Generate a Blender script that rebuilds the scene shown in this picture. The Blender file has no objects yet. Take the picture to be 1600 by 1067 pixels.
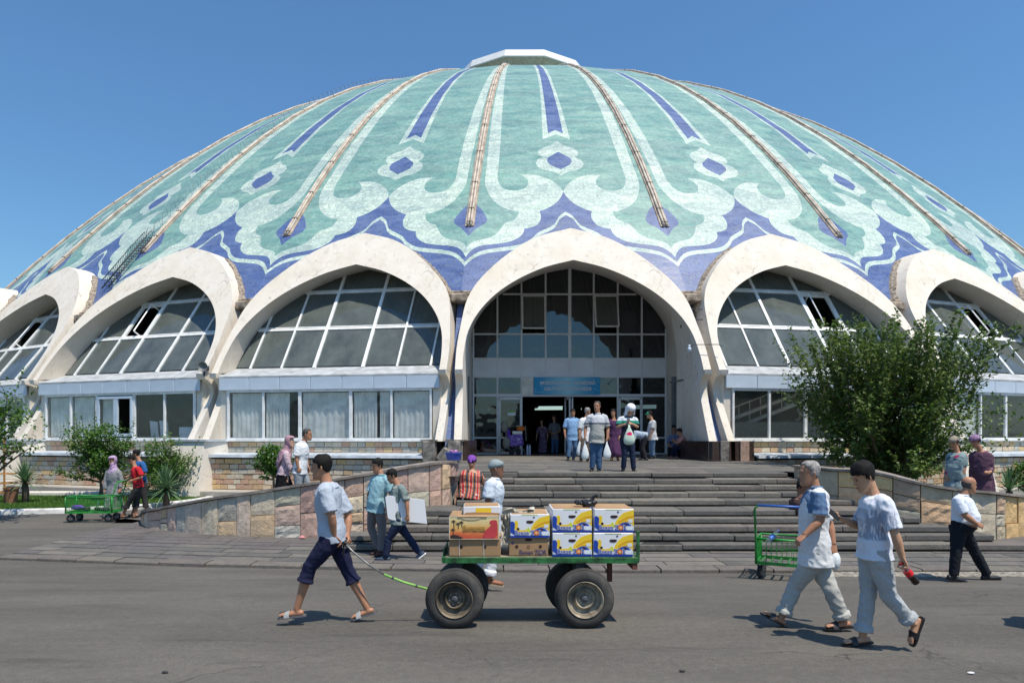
import bpy, math, random
from math import sin, cos, tan, pi, radians as RAD
from mathutils import Vector as V, Matrix, noise
from mathutils.geometry import delaunay_2d_cdt
random.seed(7)
S = bpy.context.scene
COL = S.collection
# ---------------------------------------------------------------- camera, world, sun
FP, CXP, CYP, EYE = 1066.67, 782.0, 681.0, 2.2     # focal length in photo pixels, principal point, eye height
cam = bpy.data.cameras.new('camera'); co = bpy.data.objects.new('camera', cam); COL.objects.link(co)
cam.lens = 24.0; cam.sensor_width = 36.0; cam.clip_start = 0.1; cam.clip_end = 3000
cam.shift_x = (800 - CXP) / 1600.0
cam.shift_y = (CYP - 533.5) / 1600.0
co.location = (0, 0, EYE); co.rotation_euler = (RAD(90), 0, 0)
S.camera = co
SUN = V((0.30, -0.33, 1.0)).normalized()           # towards the sun
elev = math.asin(SUN.z); az = math.atan2(SUN.x, SUN.y)
w = bpy.data.worlds.new('World'); S.world = w; w.use_nodes = True
nt = w.node_tree; nt.nodes.clear()
sky = nt.nodes.new('ShaderNodeTexSky'); sky.sky_type = 'NISHITA'; sky.sun_disc = False
sky.sun_elevation = elev; sky.sun_rotation = az; sky.air_density = 1.5; sky.dust_density = 0.9; sky.ozone_density = 10.0
sky.altitude = 400
bg = nt.nodes.new('ShaderNodeBackground'); bg.inputs[1].default_value = 0.122
out = nt.nodes.new('ShaderNodeOutputWorld')
tint = nt.nodes.new('ShaderNodeMix'); tint.data_type = 'RGBA'; tint.blend_type = 'MULTIPLY'; tint.inputs[0].default_value = 1.0; tint.inputs[7].default_value = (.80, .98, 1.03, 1)   # clear, dry summer air
nt.links.new(sky.outputs[0], tint.inputs[6]); nt.links.new(tint.outputs[2], bg.inputs[0]); nt.links.new(bg.outputs[0], out.inputs[0])
sl = bpy.data.lights.new('sun', 'SUN'); sl.energy = 4.7; sl.angle = RAD(0.55); sl.color = (1.0, 0.915, 0.785)
so = bpy.data.objects.new('sun', sl); COL.objects.link(so); so.location = (20, -10, 60)
so.rotation_euler = SUN.to_track_quat('Z', 'Y').to_euler()
S.view_settings.view_transform = 'Standard'; S.view_settings.look = 'None'
S.view_settings.exposure = 0.12; S.view_settings.gamma = 1.0; S.view_settings.use_curve_mapping = False
S.cycles.max_bounces = 8; S.cycles.transparent_max_bounces = 16

def P(px, py, Y):
    return V(((px - CXP) / FP * Y, Y, EYE + (CYP - py) / FP * Y))

# ---------------------------------------------------------------- object helpers
def tag(o, label=None, cat=None, group=None, kind=None):
    if label: o['label'] = label
    if cat: o['category'] = cat
    if group: o['group'] = group
    if kind: o['kind'] = kind
    return o
def empty(name, loc=(0, 0, 0), label=None, cat=None, group=None, parent=None):
    o = bpy.data.objects.new(name, None); o.empty_display_size = 0.2
    COL.objects.link(o); o.location = loc
    if parent: o.parent = parent
    return tag(o, label, cat, group)
def link(name, me, parent=None, loc=(0, 0, 0), rz=0.0):
    o = bpy.data.objects.new(name, me); COL.objects.link(o); o.location = loc
    if rz: o.rotation_euler = (0, 0, rz)
    if parent: o.parent = parent
    return o
def tree_copy(o, parent=None):
    c = o.copy(); COL.objects.link(c); c.parent = parent
    for ch in list(o.children): tree_copy(ch, c)
    return c

class MB:
    def __init__(s): s.v = []; s.f = []; s.m = []; s.cur = 0
    def add(s, vs, fs):
        b = len(s.v); s.v += [tuple(x) for x in vs]
        for q in fs: s.f.append(tuple(b + i for i in q)); s.m.append(s.cur)
        return b
    def quad(s, a, b, c, d): s.add([a, b, c, d], [(0, 1, 2, 3)])
    def box(s, c, size, M=None, bev=0.0):
        x, y, z = [q / 2 for q in size]; c = V(c)
        if bev > 0:
            b = min(bev, x * .9, y * .9, z * .9)
            pts = []
            for sx in (-1, 1):
                for sy in (-1, 1):
                    for sz in (-1, 1):
                        pts += [V((sx * (x - b), sy * (y - b), sz * z)), V((sx * (x - b), sy * y, sz * (z - b))), V((sx * x, sy * (y - b), sz * (z - b)))]
            def i(sx, sy, sz, k): return ((sx > 0) * 4 + (sy > 0) * 2 + (sz > 0)) * 3 + k
            fs = []
            for sz in (-1, 1): q = [i(-1, -1, sz, 0), i(1, -1, sz, 0), i(1, 1, sz, 0), i(-1, 1, sz, 0)]; fs.append(q if sz > 0 else q[::-1])
            for sy in (-1, 1): q = [i(-1, sy, -1, 1), i(1, sy, -1, 1), i(1, sy, 1, 1), i(-1, sy, 1, 1)]; fs.append(q if sy < 0 else q[::-1])
            for sx in (-1, 1): q = [i(sx, -1, -1, 2), i(sx, 1, -1, 2), i(sx, 1, 1, 2), i(sx, -1, 1, 2)]; fs.append(q if sx > 0 else q[::-1])
            for sx in (-1, 1):
                for sy in (-1, 1): fs.append([i(sx, sy, -1, 1), i(sx, sy, -1, 2), i(sx, sy, 1, 2), i(sx, sy, 1, 1)][::(1 if sx * sy < 0 else -1)])
                for sz in (-1, 1): fs.append([i(sx, -1, sz, 0), i(sx, -1, sz, 2), i(sx, 1, sz, 2), i(sx, 1, sz, 0)][::(1 if sx * sz < 0 else -1)][::-1])
            for sy in (-1, 1):
                for sz in (-1, 1): fs.append([i(-1, sy, sz, 0), i(-1, sy, sz, 1), i(1, sy, sz, 1), i(1, sy, sz, 0)][::(1 if sy * sz < 0 else -1)])
            for sx in (-1, 1):
                for sy in (-1, 1):
                    for sz in (-1, 1): fs.append([i(sx, sy, sz, 0), i(sx, sy, sz, 1), i(sx, sy, sz, 2)][::(1 if sx * sy * sz < 0 else -1)][::-1])
        else:
            pts = [V((sx * x, sy * y, sz * z)) for sz in (-1, 1) for sy in (-1, 1) for sx in (-1, 1)]
            fs = [(0, 2, 3, 1), (4, 5, 7, 6), (0, 1, 5, 4), (2, 6, 7, 3), (0, 4, 6, 2), (1, 3, 7, 5)]
        if M is not None: pts = [M @ p for p in pts]
        s.add([p + c for p in pts], fs)
    def prism(s, poly, z0, z1, f=None):      # poly in (x, y), extruded along z; f maps the points
        n = len(poly); pts = [V((p[0], p[1], z0)) for p in poly] + [V((p[0], p[1], z1)) for p in poly]
        if f: pts = [f(p) for p in pts]
        s.add(pts, [tuple(range(n))[::-1], tuple(range(n, 2 * n))] + [(i, (i + 1) % n, n + (i + 1) % n, n + i) for i in range(n)])
    def loft(s, rings, closed=True, cap=True, loop=False):
        n = len(rings[0]); b = len(s.v)
        for r in rings: s.v += [tuple(p) for p in r]
        K = len(rings)
        for k in range(K if loop else K - 1):
            k2 = (k + 1) % K
            for i in range(n if closed else n - 1):
                j = (i + 1) % n
                s.f.append((b + k * n + i, b + k * n + j, b + k2 * n + j, b + k2 * n + i)); s.m.append(s.cur)
        if cap and closed and not loop:
            s.f.append(tuple(b + i for i in range(n))[::-1]); s.m.append(s.cur)
            s.f.append(tuple(b + (K - 1) * n + i for i in range(n))); s.m.append(s.cur)
    def tube(s, pts, rad, n=8, ref=None, cap=True, loop=False):
        # rad: number, list of numbers or list of (a, b) with a along ref
        pts = [V(p) for p in pts]; K = len(pts); rings = []
        prev = None
        for k in range(K):
            if loop: t = pts[(k + 1) % K] - pts[k - 1]
            else: t = pts[min(k + 1, K - 1)] - pts[max(k - 1, 0)]
            t = t.normalized() if t.length > 1e-9 else V((0, 0, 1))
            r0 = V(ref) if ref is not None else (prev if prev is not None else (V((0, 0, 1)) if abs(t.z) < .9 else V((1, 0, 0))))
            a = r0 - t * r0.dot(t)
            if a.length < 1e-4: a = t.orthogonal()
            a.normalize(); bb = t.cross(a); prev = a
            r = rad[k] if isinstance(rad, (list, tuple)) else rad
            ra, rb = r if isinstance(r, (list, tuple)) else (r, r)
            rings.append([pts[k] + a * (ra * cos(2 * pi * i / n)) + bb * (rb * sin(2 * pi * i / n)) for i in range(n)])
        s.loft(rings, True, cap, loop)
    def ball(s, c, r, n=10, m=7, M=None):
        c = V(c); r = r if isinstance(r, (tuple, list)) else (r, r, r)
        rings = []
        for k in range(1, m):
            th = pi * k / m
            rings.append([V((r[0] * sin(th) * cos(2 * pi * i / n), r[1] * sin(th) * sin(2 * pi * i / n), -r[2] * cos(th))) for i in range(n)])
        b0 = V((0, 0, -r[2])); t0 = V((0, 0, r[2]))
        if M is not None: rings = [[M @ p for p in q] for q in rings]; b0 = M @ b0; t0 = M @ t0
        base = len(s.v); s.loft([[p + c for p in q] for q in rings], True, False)
        i0 = len(s.v); s.v += [tuple(b0 + c), tuple(t0 + c)]
        for i in range(n):
            s.f.append((base + (i + 1) % n, base + i, i0)); s.m.append(s.cur)
            o = base + (m - 2) * n; s.f.append((o + i, o + (i + 1) % n, i0 + 1)); s.m.append(s.cur)
    def lathe(s, prof, c, axis='Z', n=24, loop=False):   # prof: (radius, along axis)
        c = V(c); rings = []
        for r, h in prof:
            q = []
            for i in range(n):
                a = 2 * pi * i / n
                q.append(c + (V((r * cos(a), r * sin(a), h)) if axis == 'Z' else V((r * cos(a), h, r * sin(a))) if axis == 'Y' else V((h, r * cos(a), r * sin(a)))))
            rings.append(q)
        s.loft(rings, True, False, loop)
    def mesh(s, name, mats, smooth=False, angle=None):
        me = bpy.data.meshes.new(name); me.from_pydata(s.v, [], s.f); me.update()
        for m in (mats if isinstance(mats, (list, tuple)) else [mats]): me.materials.append(m)
        if any(s.m): me.polygons.foreach_set('material_index', s.m)
        if smooth: me.polygons.foreach_set('use_smooth', [True] * len(me.polygons))
        if angle: me.set_sharp_from_angle(angle=RAD(angle))
        return me
    def build(s, name, mats, parent=None, smooth=False, loc=(0, 0, 0), rz=0.0, angle=None, off=None):
        if off is not None: s.v = [(a - off[0], b - off[1], c - off[2]) for a, b, c in s.v]
        return link(name, s.mesh(name, mats, smooth, angle), parent, loc, rz)

# ---------------------------------------------------------------- materials
def srgb(r, g, b):
    return tuple(((c / 255 / 12.92) if c / 255 <= 0.04045 else ((c / 255 + 0.055) / 1.055) ** 2.4) for c in (r, g, b))
class NT:
    def __init__(s, name):
        s.m = bpy.data.materials.new(name); s.m.use_nodes = True; s.t = s.m.node_tree; s.t.nodes.clear()
        s.o = s.n('ShaderNodeOutputMaterial'); s.b = s.n('ShaderNodeBsdfPrincipled'); s.l(s.b.outputs[0], s.o.inputs[0])
    def n(s, t, **k):
        x = s.t.nodes.new(t)
        for a, b in k.items():
            if a.startswith('i_'): x.inputs[a[2:].replace('_', ' ')].default_value = b
            else: setattr(x, a, b)
        return x
    def l(s, a, b): s.t.links.new(a, b)
    def coord(s, kind='Object', scale=(1, 1, 1)):
        c = s.n('ShaderNodeTexCoord'); m = s.n('ShaderNodeMapping'); m.inputs['Scale'].default_value = scale
        s.l(c.outputs[kind], m.inputs[0]); return m.outputs[0]
    def noise(s, vec, scale, detail=4, rough=.55):
        x = s.n('ShaderNodeTexNoise'); x.inputs['Scale'].default_value = scale; x.inputs['Detail'].default_value = detail
        x.inputs['Roughness'].default_value = rough; s.l(vec, x.inputs['Vector']); return x.outputs['Fac']
    def ramp(s, fac, stops, interp='LINEAR'):
        r = s.n('ShaderNodeValToRGB'); r.color_ramp.interpolation = interp; e = r.color_ramp.elements
        while len(e) < len(stops): e.new(0.5)
        for i, (p, c) in enumerate(stops): e[i].position = p; e[i].color = (*c, 1) if len(c) == 3 else c
        s.l(fac, r.inputs[0]); return r.outputs[0]
    def mix(s, fac, a, b, mode='MIX'):
        x = s.n('ShaderNodeMix', data_type='RGBA', blend_type=mode)
        for v, i in ((fac, 0), (a, 6), (b, 7)):
            if isinstance(v, (int, float)): x.inputs[i].default_value = v
            elif isinstance(v, tuple): x.inputs[i].default_value = (*v, 1)
            else: s.l(v, x.inputs[i])
        return x.outputs[2]
    def math(s, op, a, b=0.0, clamp=False):
        x = s.n('ShaderNodeMath', operation=op); x.use_clamp = clamp
        for v, i in ((a, 0), (b, 1)):
            if isinstance(v, (int, float)): x.inputs[i].default_value = v
            else: s.l(v, x.inputs[i])
        return x.outputs[0]
    def bump(s, h, strength=.3, dist=.01, prev=None):
        x = s.n('ShaderNodeBump'); x.inputs['Strength'].default_value = strength; x.inputs['Distance'].default_value = dist
        s.l(h, x.inputs['Height'])
        if prev: s.l(prev, x.inputs['Normal'])
        s.l(x.outputs[0], s.b.inputs['Normal']); return x.outputs[0]
    def col(s, c):
        if isinstance(c, tuple): s.b.inputs['Base Color'].default_value = (*c, 1)
        else: s.l(c, s.b.inputs['Base Color'])
    def rough(s, v):
        if isinstance(v, (int, float)): s.b.inputs['Roughness'].default_value = v
        else: s.l(v, s.b.inputs['Roughness'])
MC = {}
def mat(name, c, rough=.6, var=.12, scale=6., bump=.15, bscale=None, metal=0., spec=.5, rnd=0.0, dist=.01):
    """plain surface with a little mottling and relief; rnd = brightness and hue change from piece to piece"""
    key = name
    if key in MC: return MC[key]
    t = NT(name); vec = t.coord()
    n1 = t.noise(vec, scale, 5)
    dark = tuple(x * (1 - var * 1.6) for x in c); lite = tuple(min(1, x * (1 + var)) for x in c)
    base = t.ramp(n1, [(.3, dark), (.7, lite)])
    if rnd:
        oi = t.n('ShaderNodeObjectInfo'); v = t.ramp(oi.outputs['Random'], [(0, (1 - rnd,) * 3), (1, (1, 1, 1))])
        base = t.mix(1.0, base, v, 'MULTIPLY')
    t.col(base); t.rough(rough); t.b.inputs['Metallic'].default_value = metal
    t.b.inputs['Specular IOR Level'].default_value = spec
    if bump: t.bump(t.noise(vec, bscale or scale * 8, 4), bump, dist)
    MC[key] = t.m; return t.m
def stone_mat(name, cols, rough=.85, scale=3., bump=.6, spec=.3, warp=2.5):
    """natural stone whose hue differs from piece to piece (object random)"""
    t = NT(name); vec = t.coord(); oi = t.n('ShaderNodeObjectInfo')
    n = len(cols); pc = t.ramp(oi.outputs['Random'], [(i / n, c) for i, c in enumerate(cols)], 'CONSTANT')
    add = t.n('ShaderNodeVectorMath', operation='ADD'); t.l(vec, add.inputs[0])
    cmb = t.n('ShaderNodeCombineXYZ'); t.l(t.math('MULTIPLY', oi.outputs['Random'], 57.), cmb.inputs[0]); t.l(t.math('MULTIPLY', oi.outputs['Random'], 31.), cmb.inputs[2])
    t.l(cmb.outputs[0], add.inputs[1]); v2 = add.outputs[0]
    a = t.noise(v2, scale, 8, .65); b = t.noise(v2, scale * 5, 6, .7)
    m1 = t.ramp(a, [(.25, (.66, .62, .57)), (.5, (1, 1, 1)), (.75, (1.2, 1.12, 1.0))])
    m2 = t.ramp(b, [(.3, (.72, .72, .72)), (.65, (1.1, 1.1, 1.1))])
    t.col(t.mix(.8, t.mix(.9, pc, m1, 'MULTIPLY'), m2, 'MULTIPLY')); t.rough(rough); t.b.inputs['Specular IOR Level'].default_value = spec
    c3 = t.noise(v2, scale * 16, 5, .7); t.bump(t.math('ADD', t.math('ADD', t.math('MULTIPLY', a, .5), t.math('MULTIPLY', b, .8)), t.math('MULTIPLY', c3, .5)), bump, .025)
    return t.m

def mosaic(name, c, c2, crack, cs=7., dirt=.25, fine=True):
    t = NT(name); vec = t.coord(); oi = t.n('ShaderNodeObjectInfo')
    add = t.n('ShaderNodeVectorMath', operation='ADD'); t.l(vec, add.inputs[0]); cm = t.n('ShaderNodeCombineXYZ'); t.l(t.math('MULTIPLY', oi.outputs['Random'], 40.), cm.inputs[2]); t.l(cm.outputs[0], add.inputs[1]); vec = add.outputs[0]
    vo = t.n('ShaderNodeTexVoronoi', feature='DISTANCE_TO_EDGE'); vo.inputs['Scale'].default_value = cs; t.l(vec, vo.inputs['Vector'])
    vc = t.n('ShaderNodeTexVoronoi', feature='F1'); vc.inputs['Scale'].default_value = cs; t.l(vec, vc.inputs['Vector'])
    cellv = t.n('ShaderNodeSeparateColor'); t.l(vc.outputs['Color'], cellv.inputs[0])
    mp = t.n('ShaderNodeMapping'); mp.inputs['Scale'].default_value = (.9, .9, 3.4); t.l(vec, mp.inputs[0])
    big = t.noise(mp.outputs[0], .8, 8, .68)
    base = t.mix(t.ramp(big, [(.3, (0, 0, 0)), (.7, (1, 1, 1))]), c, c2)
    base = t.mix(.65, base, t.ramp(cellv.outputs[0], [(0, (.72, .74, .76)), (.5, (1, 1, 1)), (1, (1.2, 1.16, 1.12))]), 'MULTIPLY')
    edge = t.ramp(vo.outputs['Distance'], [(0.0, (0, 0, 0)), (.055, (1, 1, 1))])
    base = t.mix(edge, crack, base)
    pv = t.n('ShaderNodeTexVoronoi', feature='F1'); pv.inputs['Scale'].default_value = .55; t.l(mp.outputs[0], pv.inputs['Vector']); pc_ = t.n('ShaderNodeSeparateColor'); t.l(pv.outputs['Color'], pc_.inputs[0])
    base = t.mix(.9, base, t.ramp(pc_.outputs[0], [(0, (.80, .83, .86)), (.5, (1, 1, 1)), (1, (1.14, 1.12, 1.06))]), 'MULTIPLY')
    sz = t.n('ShaderNodeSeparateXYZ'); t.l(t.coord(), sz.inputs[0]); fz = t.math('FRACT', t.math('ADD', t.math('MULTIPLY', sz.outputs[2], .58), t.math('MULTIPLY', t.noise(t.coord('Object', (.3, .3, .3)), 1.5, 3), .12)))
    base = t.mix(t.ramp(fz, [(0, (.5,) * 3), (.022, (0, 0, 0))]), base, (.20, .22, .19))
    st = t.noise(t.coord('Object', (.25, .25, .12)), 1.3, 7, .7)
    base = t.mix(t.ramp(st, [(.56, (0, 0, 0)), (.78, (dirt,) * 3)]), base, (.33, .34, .30))
    t.col(base); t.rough(t.ramp(big, [(.3, (.32,) * 3), (.7, (.6,) * 3)]))
    t.bump(vo.outputs['Distance'], .25, .02)
    return t.m
M_teal = mosaic('teal_mosaic', (.125, .305, .275), (.25, .40, .365), (.17, .25, .22), 6.5)
M_pale = mosaic('pale_mosaic', (.43, .55, .495), (.53, .625, .565), (.22, .31, .28), 5.5, .12)
M_blue = mosaic('blue_mosaic', (.045, .085, .25), (.10, .165, .35), (.17, .19, .26), 6.5)

def plaster(name, c, stain=.5):
    t = NT(name); vec = t.coord()
    a = t.noise(vec, .7, 9, .66); b = t.noise(vec, 5., 8, .7); d = t.noise(t.coord('Object', (2.2, 2.2, .35)), 1.4, 8, .7)
    base = t.mix(t.ramp(a, [(.42, (0, 0, 0)), (.75, (1, 1, 1))]), c, tuple(x * y for x, y in zip(c, (.86, .82, .74))))
    base = t.mix(t.ramp(d, [(.55, (0, 0, 0)), (.8, (stain, stain, stain))]), base, (.36, .33, .29))
    base = t.mix(t.ramp(b, [(.61, (0, 0, 0)), (.68, (.75 * stain,) * 3)]), base, (.30, .26, .22))
    wn = t.n('ShaderNodeTexNoise'); wn.inputs['Scale'].default_value = 1.1; wn.inputs['Detail'].default_value = 8; t.l(vec, wn.inputs['Vector']); ad = t.n('ShaderNodeVectorMath', operation='ADD'); t.l(vec, ad.inputs[0]); t.l(wn.outputs['Color'], ad.inputs[1])
    vo = t.n('ShaderNodeTexVoronoi', feature='DISTANCE_TO_EDGE'); vo.inputs['Scale'].default_value = .9; t.l(ad.outputs[0], vo.inputs['Vector'])
    ck = t.math('MULTIPLY', t.ramp(vo.outputs['Distance'], [(0, (1, 1, 1)), (.012, (0, 0, 0))]), t.ramp(t.noise(vec, .6, 3), [(.50, (0, 0, 0)), (.62, (.7, .7, .7))]))
    base = t.mix(ck, base, (.24, .20, .16))
    t.col(base); t.rough(.8); t.b.inputs['Specular IOR Level'].default_value = .3
    t.bump(t.math('ADD', t.math('MULTIPLY', a, 2.), b), .35, .03)
    return t.m
M_cream = plaster('cream_plaster', (.72, .67, .595), .75)
M_conc = plaster('bare_concrete', (.42, .385, .335), .7)
M_mortar = mat('rough_mortar', (.36, .30, .235), .95, .5, 9, .9, 30, dist=.04)
M_corb = mat('stained_concrete', (.36, .29, .22), .95, .5, 4, .8, 20, dist=.03)
M_white = mat('white_window_paint', (.80, .81, .80), .45, .12, 4, .08)
M_alu = mat('aluminium_frame', (.74, .76, .79), .35, .06, 8, .03)
M_panel = mat('pale_blue_fascia', (.55, .64, .74), .5, .08, 1.5, .05)
M_grpan = mat('grey_panel', (.78, .82, .87), .45, .07, 1.2, .04)
M_sill = mat('grey_sill_roofing', (.42, .44, .45), .8, .22, 3, .3)
M_ledge = mat('metal_ledge_flashing', (.50, .55, .60), .5, .2, 3, .15)
M_lant = mat('white_metal_cladding', (.80, .80, .79), .4, .05, 2, .05)
M_soff = mat('lantern_soffit', (.50, .47, .40), .8, .12, 2, .1)
M_pipe = mat('rib_pipe_paint', (.56, .485, .40), .6, .25, 3, .3)
M_ribbase = mat('rib_bed_mortar', (.42, .34, .27), .9, .35, 2, .5)
M_rail = mat('dark_railing_steel', (.06, .065, .075), .55, .2, 8, .1)
M_granite = mat('dark_granite', (.055, .035, .030), .16, .25, 14, .04, 60)
M_granlit = mat('weathered_granite', (.22, .20, .175), .85, .5, 5, .7, 25, dist=.03)
M_pinkgran = mat('pink_granite', (.40, .27, .21), .5, .2, 12, .1)
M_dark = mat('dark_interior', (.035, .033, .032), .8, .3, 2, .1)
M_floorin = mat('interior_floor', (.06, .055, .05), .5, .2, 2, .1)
M_curt = mat('white_curtain', (.80, .80, .75), .9, .15, 2.2, .25, 5, dist=.06)
M_curt2 = mat('grey_blind', (.30, .32, .33), .9, .2, 1.2, .2, 4, dist=.04)
M_black = mat('black_plastic', (.012, .012, .013), .45, .2, 10, .1)
M_rubber = mat('rubber', (.022, .022, .023), .85, .3, 14, .5, 60)
M_steel = mat('worn_steel', (.30, .29, .28), .45, .3, 12, .2, metal=.6)

def glass(name, tint, dirt, dcol, rough=.02, refl=1.0):
    t = NT(name); t.t.nodes.remove(t.b)
    tr = t.n('ShaderNodeBsdfTransparent'); tr.inputs[0].default_value = (*tint, 1)
    gl = t.n('ShaderNodeBsdfGlossy'); gl.inputs['Roughness'].default_value = rough; gl.inputs[0].default_value = (.9, .95, 1, 1)
    df = t.n('ShaderNodeBsdfDiffuse'); vec = t.coord(); n = t.noise(t.coord('Object', (1, 1, .6)), 1.7, 6, .65)
    df.inputs[0].default_value = (*dcol, 1)
    lw_ = t.n('ShaderNodeLayerWeight'); fr_o = t.math('ADD', t.math('MULTIPLY', t.math('POWER', lw_.outputs['Facing'], 4.0), .80), .035)
    wv = t.n('ShaderNodeBump'); wv.inputs['Strength'].default_value = .06; wv.inputs['Distance'].default_value = .3; t.l(t.noise(vec, .9, 2), wv.inputs['Height']); t.l(wv.outputs[0], gl.inputs['Normal'])
    m1 = t.n('ShaderNodeMixShader'); m2 = t.n('ShaderNodeMixShader')
    t.l(t.ramp(n, [(.3, (dirt * .6,) * 3), (.7, (min(1, dirt * 1.3),) * 3)]), m1.inputs[0]); t.l(tr.outputs[0], m1.inputs[1]); t.l(df.outputs[0], m1.inputs[2])
    t.l(t.math('MULTIPLY', fr_o, refl, True), m2.inputs[0]); t.l(m1.outputs[0], m2.inputs[1]); t.l(gl.outputs[0], m2.inputs[2])
    t.l(m2.outputs[0], t.o.inputs[0]); return t.m
M_glass = glass('dusty_glass', (.70, .74, .74), .45, (.19, .215, .20))
M_gdoor = glass('dark_tinted_glass', (.50, .54, .58), .02, (.10, .13, .16), refl=2.3)
M_glow = glass('shop_glass', (.96, .97, .97), .04, (.35, .38, .38))

# ---------------------------------------------------------------- ground
HP = [(-200, .30), (5.5, .30), (7.0, .27), (8.9, .15), (10.75, .02), (13, .03), (16, .05), (18.5, .08), (400, .08)]
def gh(Y):
    for (a, za), (b, zb) in zip(HP, HP[1:]):
        if a <= Y <= b: return za + (zb - za) * (Y - a) / (b - a)
    return .08
def asphalt():
    t = NT('asphalt'); vec = t.coord()
    f = t.noise(vec, 90, 3, .7); g = t.noise(vec, 14, 6, .7); h = t.noise(t.coord('Object', (.35, 1.3, 1)), .9, 8, .65)
    k = t.noise(t.coord('Object', (.12, .9, 1)), 3.0, 7, .75)
    base = t.ramp(h, [(.25, (.080, .074, .065)), (.5, (.112, .104, .091)), (.78, (.150, .139, .120))])
    base = t.mix(.75, base, t.ramp(g, [(.3, (.76, .76, .76)), (.68, (1.13, 1.12, 1.1))]), 'MULTIPLY')
    base = t.mix(.7, base, t.ramp(f, [(.32, (.5, .5, .52)), (.5, (1, 1, 1)), (.72, (1.5, 1.48, 1.42))]), 'MULTIPLY')
    base = t.mix(t.ramp(k, [(.56, (0, 0, 0)), (.68, (.7,) * 3)]), base, (.058, .056, .053))
    vo = t.n('ShaderNodeTexVoronoi', feature='DISTANCE_TO_EDGE'); vo.inputs['Scale'].default_value = .42
    wn = t.n('ShaderNodeTexNoise'); wn.inputs['Scale'].default_value = 1.6; wn.inputs['Detail'].default_value = 7; t.l(vec, wn.inputs['Vector'])
    ad = t.n('ShaderNodeVectorMath', operation='ADD'); t.l(vec, ad.inputs[0]); t.l(wn.outputs['Color'], ad.inputs[1]); t.l(ad.outputs[0], vo.inputs['Vector'])
    cr = t.ramp(vo.outputs['Distance'], [(0, (1, 1, 1)), (.006, (0, 0, 0))])
    base = t.mix(t.math('MULTIPLY', cr, t.ramp(t.noise(vec, .5, 3), [(.5, (0, 0, 0)), (.6, (.8,) * 3)])), base, (.03, .029, .028))
    t.col(base); t.rough(.88); t.b.inputs['Specular IOR Level'].default_value = .35
    t.bump(t.math('ADD', f, g), .55, .008); return t.m
M_asph = asphalt()
g = MB()
xs = [-300, -60, -25, -15, -10, -6, -3, 0, 3, 6, 10, 15, 25, 60, 300]
ys = [-200, -30, 0, 3, 5.5, 6.2, 7.0, 7.9, 8.9, 9.8, 10.75, 12, 13, 14.5, 16, 18.5, 24, 60, 150, 400, 900]
for y in ys:
    for x in xs: g.v.append((x, y, gh(y) if y < 400 else .08))
nx = len(xs)
for j in range(len(ys) - 1):
    for i in range(nx - 1): g.f.append((j * nx + i, j * nx + i + 1, (j + 1) * nx + i + 1, (j + 1) * nx + i)); g.m.append(0)
tag(g.build('ground', M_asph, smooth=True), kind='structure')
# kerb and pavement ------------------------------------------------
M_pave = stone_mat('pavement_stone', [(.150, .142, .130), (.120, .117, .110), (.17, .158, .14), (.13, .12, .118)], .9, 1.6, .5)
M_kerb = stone_mat('kerb_stone', [(.17, .157, .138), (.135, .127, .115), (.155, .14, .128)], .9, 2.2, .8)
def kerbY(x):
    pts = [(-15, 13.0), (-8.8, 12.0), (-5, 11.35), (-1.6, 11.0), (1.5, 10.86), (6, 10.84), (30, 10.84)]
    for (a, ya), (b, yb) in zip(pts, pts[1:]):
        if a <= x <= b: return ya + (yb - ya) * (x - a) / (b - a)
    return 10.84
pav = tag(empty('pavement', (0, 0, 0)), kind='structure')
pb = MB()
X0, X1 = -8.85, 22.
xl = [X0 + i * (X1 - X0) / 40 for i in range(41)]
for a, b in zip(xl, xl[1:]): pb.quad((a, kerbY(a) + .36, .066), (b, kerbY(b) + .36, .066), (b, kerbY(b) + 6.6, .09), (a, kerbY(a) + 6.6, .09))
o = pb.build('pavement_bed', M_dark, pav)
x = X0
while x < X1:                                            # kerb stones
    L = random.uniform(.72, .98) if x < 3.9 else random.uniform(.7, .95)
    y0 = kerbY(x + .01); y1 = kerbY(x + L - .01); dz = random.uniform(-.008, .008)
    k = MB(); e = .012; dy = random.uniform(-.012, .012)
    k.loft([[(0 + e, y0 - y0 + dy, -.15), (0 + e, .34, -.15), (e, .34, 0), (e, dy + .015, 0), (e, dy, -.015)],
            [(L - e, y1 - y0 + dy, -.15), (L - e, y1 - y0 + .34, -.15), (L - e, y1 - y0 + .34, 0), (L - e, y1 - y0 + dy + .015, 0), (L - e, y1 - y0 + dy, -.015)]])
    k.build('kerb_stone', M_kerb, pav, loc=(x, y0, .082 + dz)); x += L
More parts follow.
